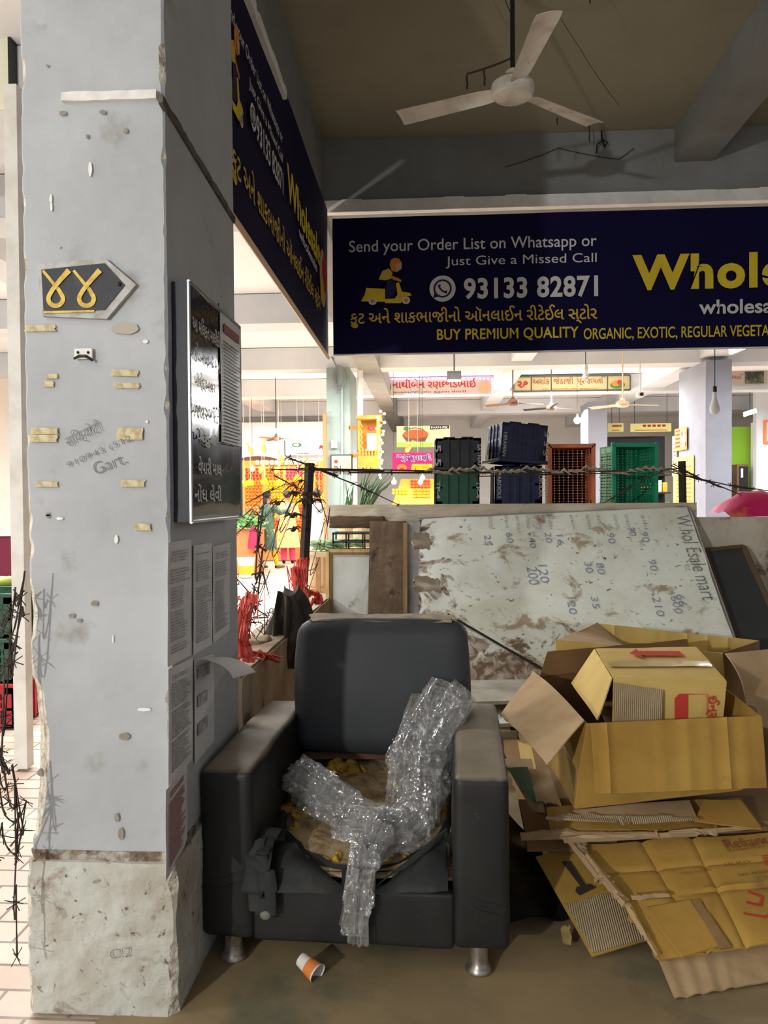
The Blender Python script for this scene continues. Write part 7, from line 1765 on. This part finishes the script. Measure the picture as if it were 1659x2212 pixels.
# shop shelf with dark back, price boards above
sf = thing('shop_shelf', 'dark shop shelf stocked with packets behind the green crate', 'shelf', (atY(1385, 1000, 19.5).x, 19.9, 0))
a, c = atY(1310, 1090, 19.5), atY(1452, 938, 19.5)
MB().span((a.x, 20.1, 0), (c.x, 20.15, c.z)).build('back_panel', m_black, sf)
for z in (.5, 1.0, 1.5, 1.95): MB().span((a.x, 19.6, z), (c.x, 20.1, z + .03)).build('shelf_board', m_dark, sf)
pk_ = None; pc_ = random.Random(8); PCOL = [M('packet_%s' % n, v, .5) for n, v in (('green', rgb(96, 160, 90)), ('blue', rgb(60, 80, 150)), ('white', rgb(226, 224, 214)), ('red', rgb(196, 60, 50)), ('yellow', rgb(222, 196, 60)), ('teal', rgb(60, 140, 130)))]
PN = ['green', 'blue', 'white', 'red', 'yellow', 'teal']
x = a.x + .06; k = 0
for z in (1.03, 1.53):
    x = a.x + .06
    while x < c.x - .1:
        n = pc_.randrange(6); hh = pc_.uniform(.16, .32); ww = pc_.uniform(.10, .16)
        MB().rbox((x + ww / 2, 19.75, z + hh / 2), (ww, .1, hh), .02).build('packet', PCOL[n], label='%s packet in the %s row of the dark shop shelf behind the green crate' % (PN[n], 'lower' if z < 1.3 else 'upper'), cat='packet', group='packets on the dark shop shelf', smooth=True)
        x += ww + .02
for x0, x1, lab in ((1313, 1347, 'small pale yellow price board over the dark shop shelf'), (1362, 1450, 'long yellow price board over the dark shop shelf')):
    a, c = atY(x0, 933, 19.4), atY(x1, 914, 19.4); t = thing('price_board', lab, 'sign', (a + c) / 2, group='yellow boards over the shelf')
    MB().span((a.x, 19.4, a.z), (c.x, 19.43, c.z)).build('board', M('board_yellow', rgb(226, 218, 140), .7), t)
    mb = MB()
    for k in range(5): mb.span((a.x + (c.x - a.x) * (.3 + .12 * k), 19.39, a.z + .12), (a.x + (c.x - a.x) * (.38 + .12 * k), 19.4, a.z + .17))
    mb.span((a.x + .1, 19.39, a.z + .03), (c.x - .1, 19.4, a.z + .045)); mb.build('red_print', m_sign_red, t)
    MB().tube([(a.x + .1, 19.41, c.z), (a.x + .1, 19.41, 4.02)], .006, 4).build('hanger', m_dark, t); MB().tube([(c.x - .1, 19.41, c.z), (c.x - .1, 19.41, 4.02)], .006, 4).build('hanger', m_dark, t)
# room on the right: green wall, white post, cream wall, dark cabinet
gx0, gx1 = atY(1580, 1000, 19.5).x, atY(1618, 1000, 19.5).x
MB().span((gx0, 19.5, 0), (gx1 + .1, 19.6, atY(1600, 922, 19.5).z)).build('wall_green', M('green_paint', rgb(128, 172, 48), .8), **S)
MB().span((gx1, 19.2, 0), (gx1 + .17, 19.4, atY(1624, 912, 19.2).z)).build('door_1', m_white, **S)
MB().span((atY(1552, 1000, 19.9).x, 19.7, 0), (gx0 + .02, 19.8, 3.4)).build('wall_cream', M('cream_paint', rgb(226, 222, 196), .8), **S)
MB().span((atY(1634, 1000, 18.8).x, 18.8, 0), (12, 19.0, 4.02)).build('wall_grey', m_mbeam, **S)
cb = thing('dark_cabinet', 'dark cabinet with a brown frame before the green wall', 'cabinet', (atY(1604, 1060, 19).x, 19.2, 0)); a, c = atY(1592, 1062, 19.0), atY(1617, 1003, 19.0)
MB().span((a.x, 19.0, 0), (c.x, 19.4, c.z)).build('body', m_wf, cb); MB().span((a.x + .05, 18.98, a.z), (c.x - .02, 19.0, c.z - .05)).build('door', m_black, cb); MB().span((a.x + .08, 18.965, c.z - .32), (a.x + .13, 18.98, c.z - .10)).build('paper_strip', m_wht, cb)
bn = thing('stacked_bundles', 'stack of red and white bundles against the cream wall', 'bundles', (atY(1562, 1060, 18.6).x, 18.7, 0))
a, c = atY(1548, 1062, 18.6), atY(1576, 1010, 18.6); MB().span((a.x, 18.6, 0), (c.x, 19.1, a.z)).build('table', m_cream, bn)
for k in range(6): MB().rbox(((a.x + c.x) / 2, 18.8, a.z + .05 + k * .095), (c.x - a.x, .3, .085), .02).build('bundle', [m_whitecl, m_red][k % 3 == 1], bn, smooth=True)
pf = thing('framed_picture', 'orange framed picture at the right edge on the grey wall', 'picture', atY(1662, 957, 18.7)); a, c = atY(1652, 958, 18.7), atY(1690, 906, 18.7)
MB().span((a.x, 18.74, a.z), (c.x, 18.79, c.z)).build('frame', m_orangebox, pf); MB().span((a.x + .06, 18.73, a.z + .06), (c.x - .06, 18.74, c.z - .06)).build('picture_sheet', m_wht, pf)
# pink and red cloth heaped on the low wall at the right
m_pinkc = M('pink_tarp', rgb(214, 32, 104), .6, rgb(190, 24, 88), 5, stain=rgb(206, 110, 66), s_scale=2.5, s_lo=.56, s_hi=.62)
mb = MB(); rows = []
for i in range(25):
    u = i / 24; x0 = atY(1572, 1115, 5.98).x + u * 1.1
    row = []
    for j in range(11):
        v = j / 10; hgt = .20 * math.sin(PI * min(1, u * 1.9 + .02)) ** .7 if u < .5 else .06 + .13 * math.cos((u - .5) * PI)
        y = 5.93 + v * .5; z = 1.288 + max(.004, hgt * math.sin(PI * min(1, v * .75 + .12)) + .022 * noise.noise(Vector((x0 * 14, y * 9, 3))))
        if j == 0: z = 1.288
        row.append(mb.bm.verts.new((x0, y, z)))
    rows.append(row)
for a, c in zip(rows, rows[1:]):
    for j in range(10): mb.bm.faces.new((a[j], a[j + 1], c[j + 1], c[j]))
mb.build('pink_cloth', m_pinkc, smooth=True, angle=80, label='bright pink cloth heaped on the low wall at the right edge', cat='cloth')
# ============================================================ left edge: crates, gourds and boxes beyond the pillar
lx = atY(10, 1400, 4.7).x
for k, (m_, lab) in enumerate(((m_cr_red, 'red crate at the bottom of the stack left of the pillar'), (m_cr_dgreen, 'dark green crate in the middle of the stack left of the pillar'), (m_cr_dgreen, 'dark green topmost crate of the stack left of the pillar, gourds on it'))):
    crate(lab, m_, .5, .36, .285, T4((lx - .21, 4.9, .0 + k * .288)))
gz = .288 * 3
m_gourd = M('gourd_green', rgb(170, 190, 90), .5)
for k in range(4):
    MB().tube([(lx - .36 + .08 * k, 4.75, gz + .035 + .02 * (k % 2)), (lx - .2 + .05 * k, 4.85, gz + .06), (lx - .06 + .03 * k, 4.95, gz + .06)], [.016, .034, .014], 10).build('bottle_gourd', m_gourd, smooth=True, label='long pale green gourd lying on the crate stack left of the pillar', cat='gourd', group='gourds left of the pillar')
t, z_ = block('stall_counter', 'maroon draped counter beyond the gourds at the far left', 'counter', -60, 24, 1158, 1216, 7.5, .6, M('maroon_drape', rgb(110, 34, 56), .8), M('white_slab', rgb(222, 222, 218), .6), base=0.0)
bx = atY(40, 1742, 2.6); MB().rbox((bx.x + .005, 2.95, .045), (.06, .08, .09), .004).build('concrete_block', m_beam, label='small grey concrete block at the outer foot of the pillar', cat='block')

# pale sign board on the cross beam at the top left, seen past the pillar
a, c = atY(-140, 229, 4.2), atY(14, -60, 4.2)
t = thing('shop_sign', 'pale sign board with a dark edge high up at the left edge beside the pillar', 'sign', ((a.x + c.x) / 2, 4.24, a.z))
MB().span((a.x, 4.21, a.z), (c.x, 4.268, c.z)).build('board', M('sign_pale_yellow', rgb(226, 226, 204), .7), t)
MB().span((c.x, 4.20, a.z), (c.x + .016, 4.268, c.z)).build('edge', m_black, t)
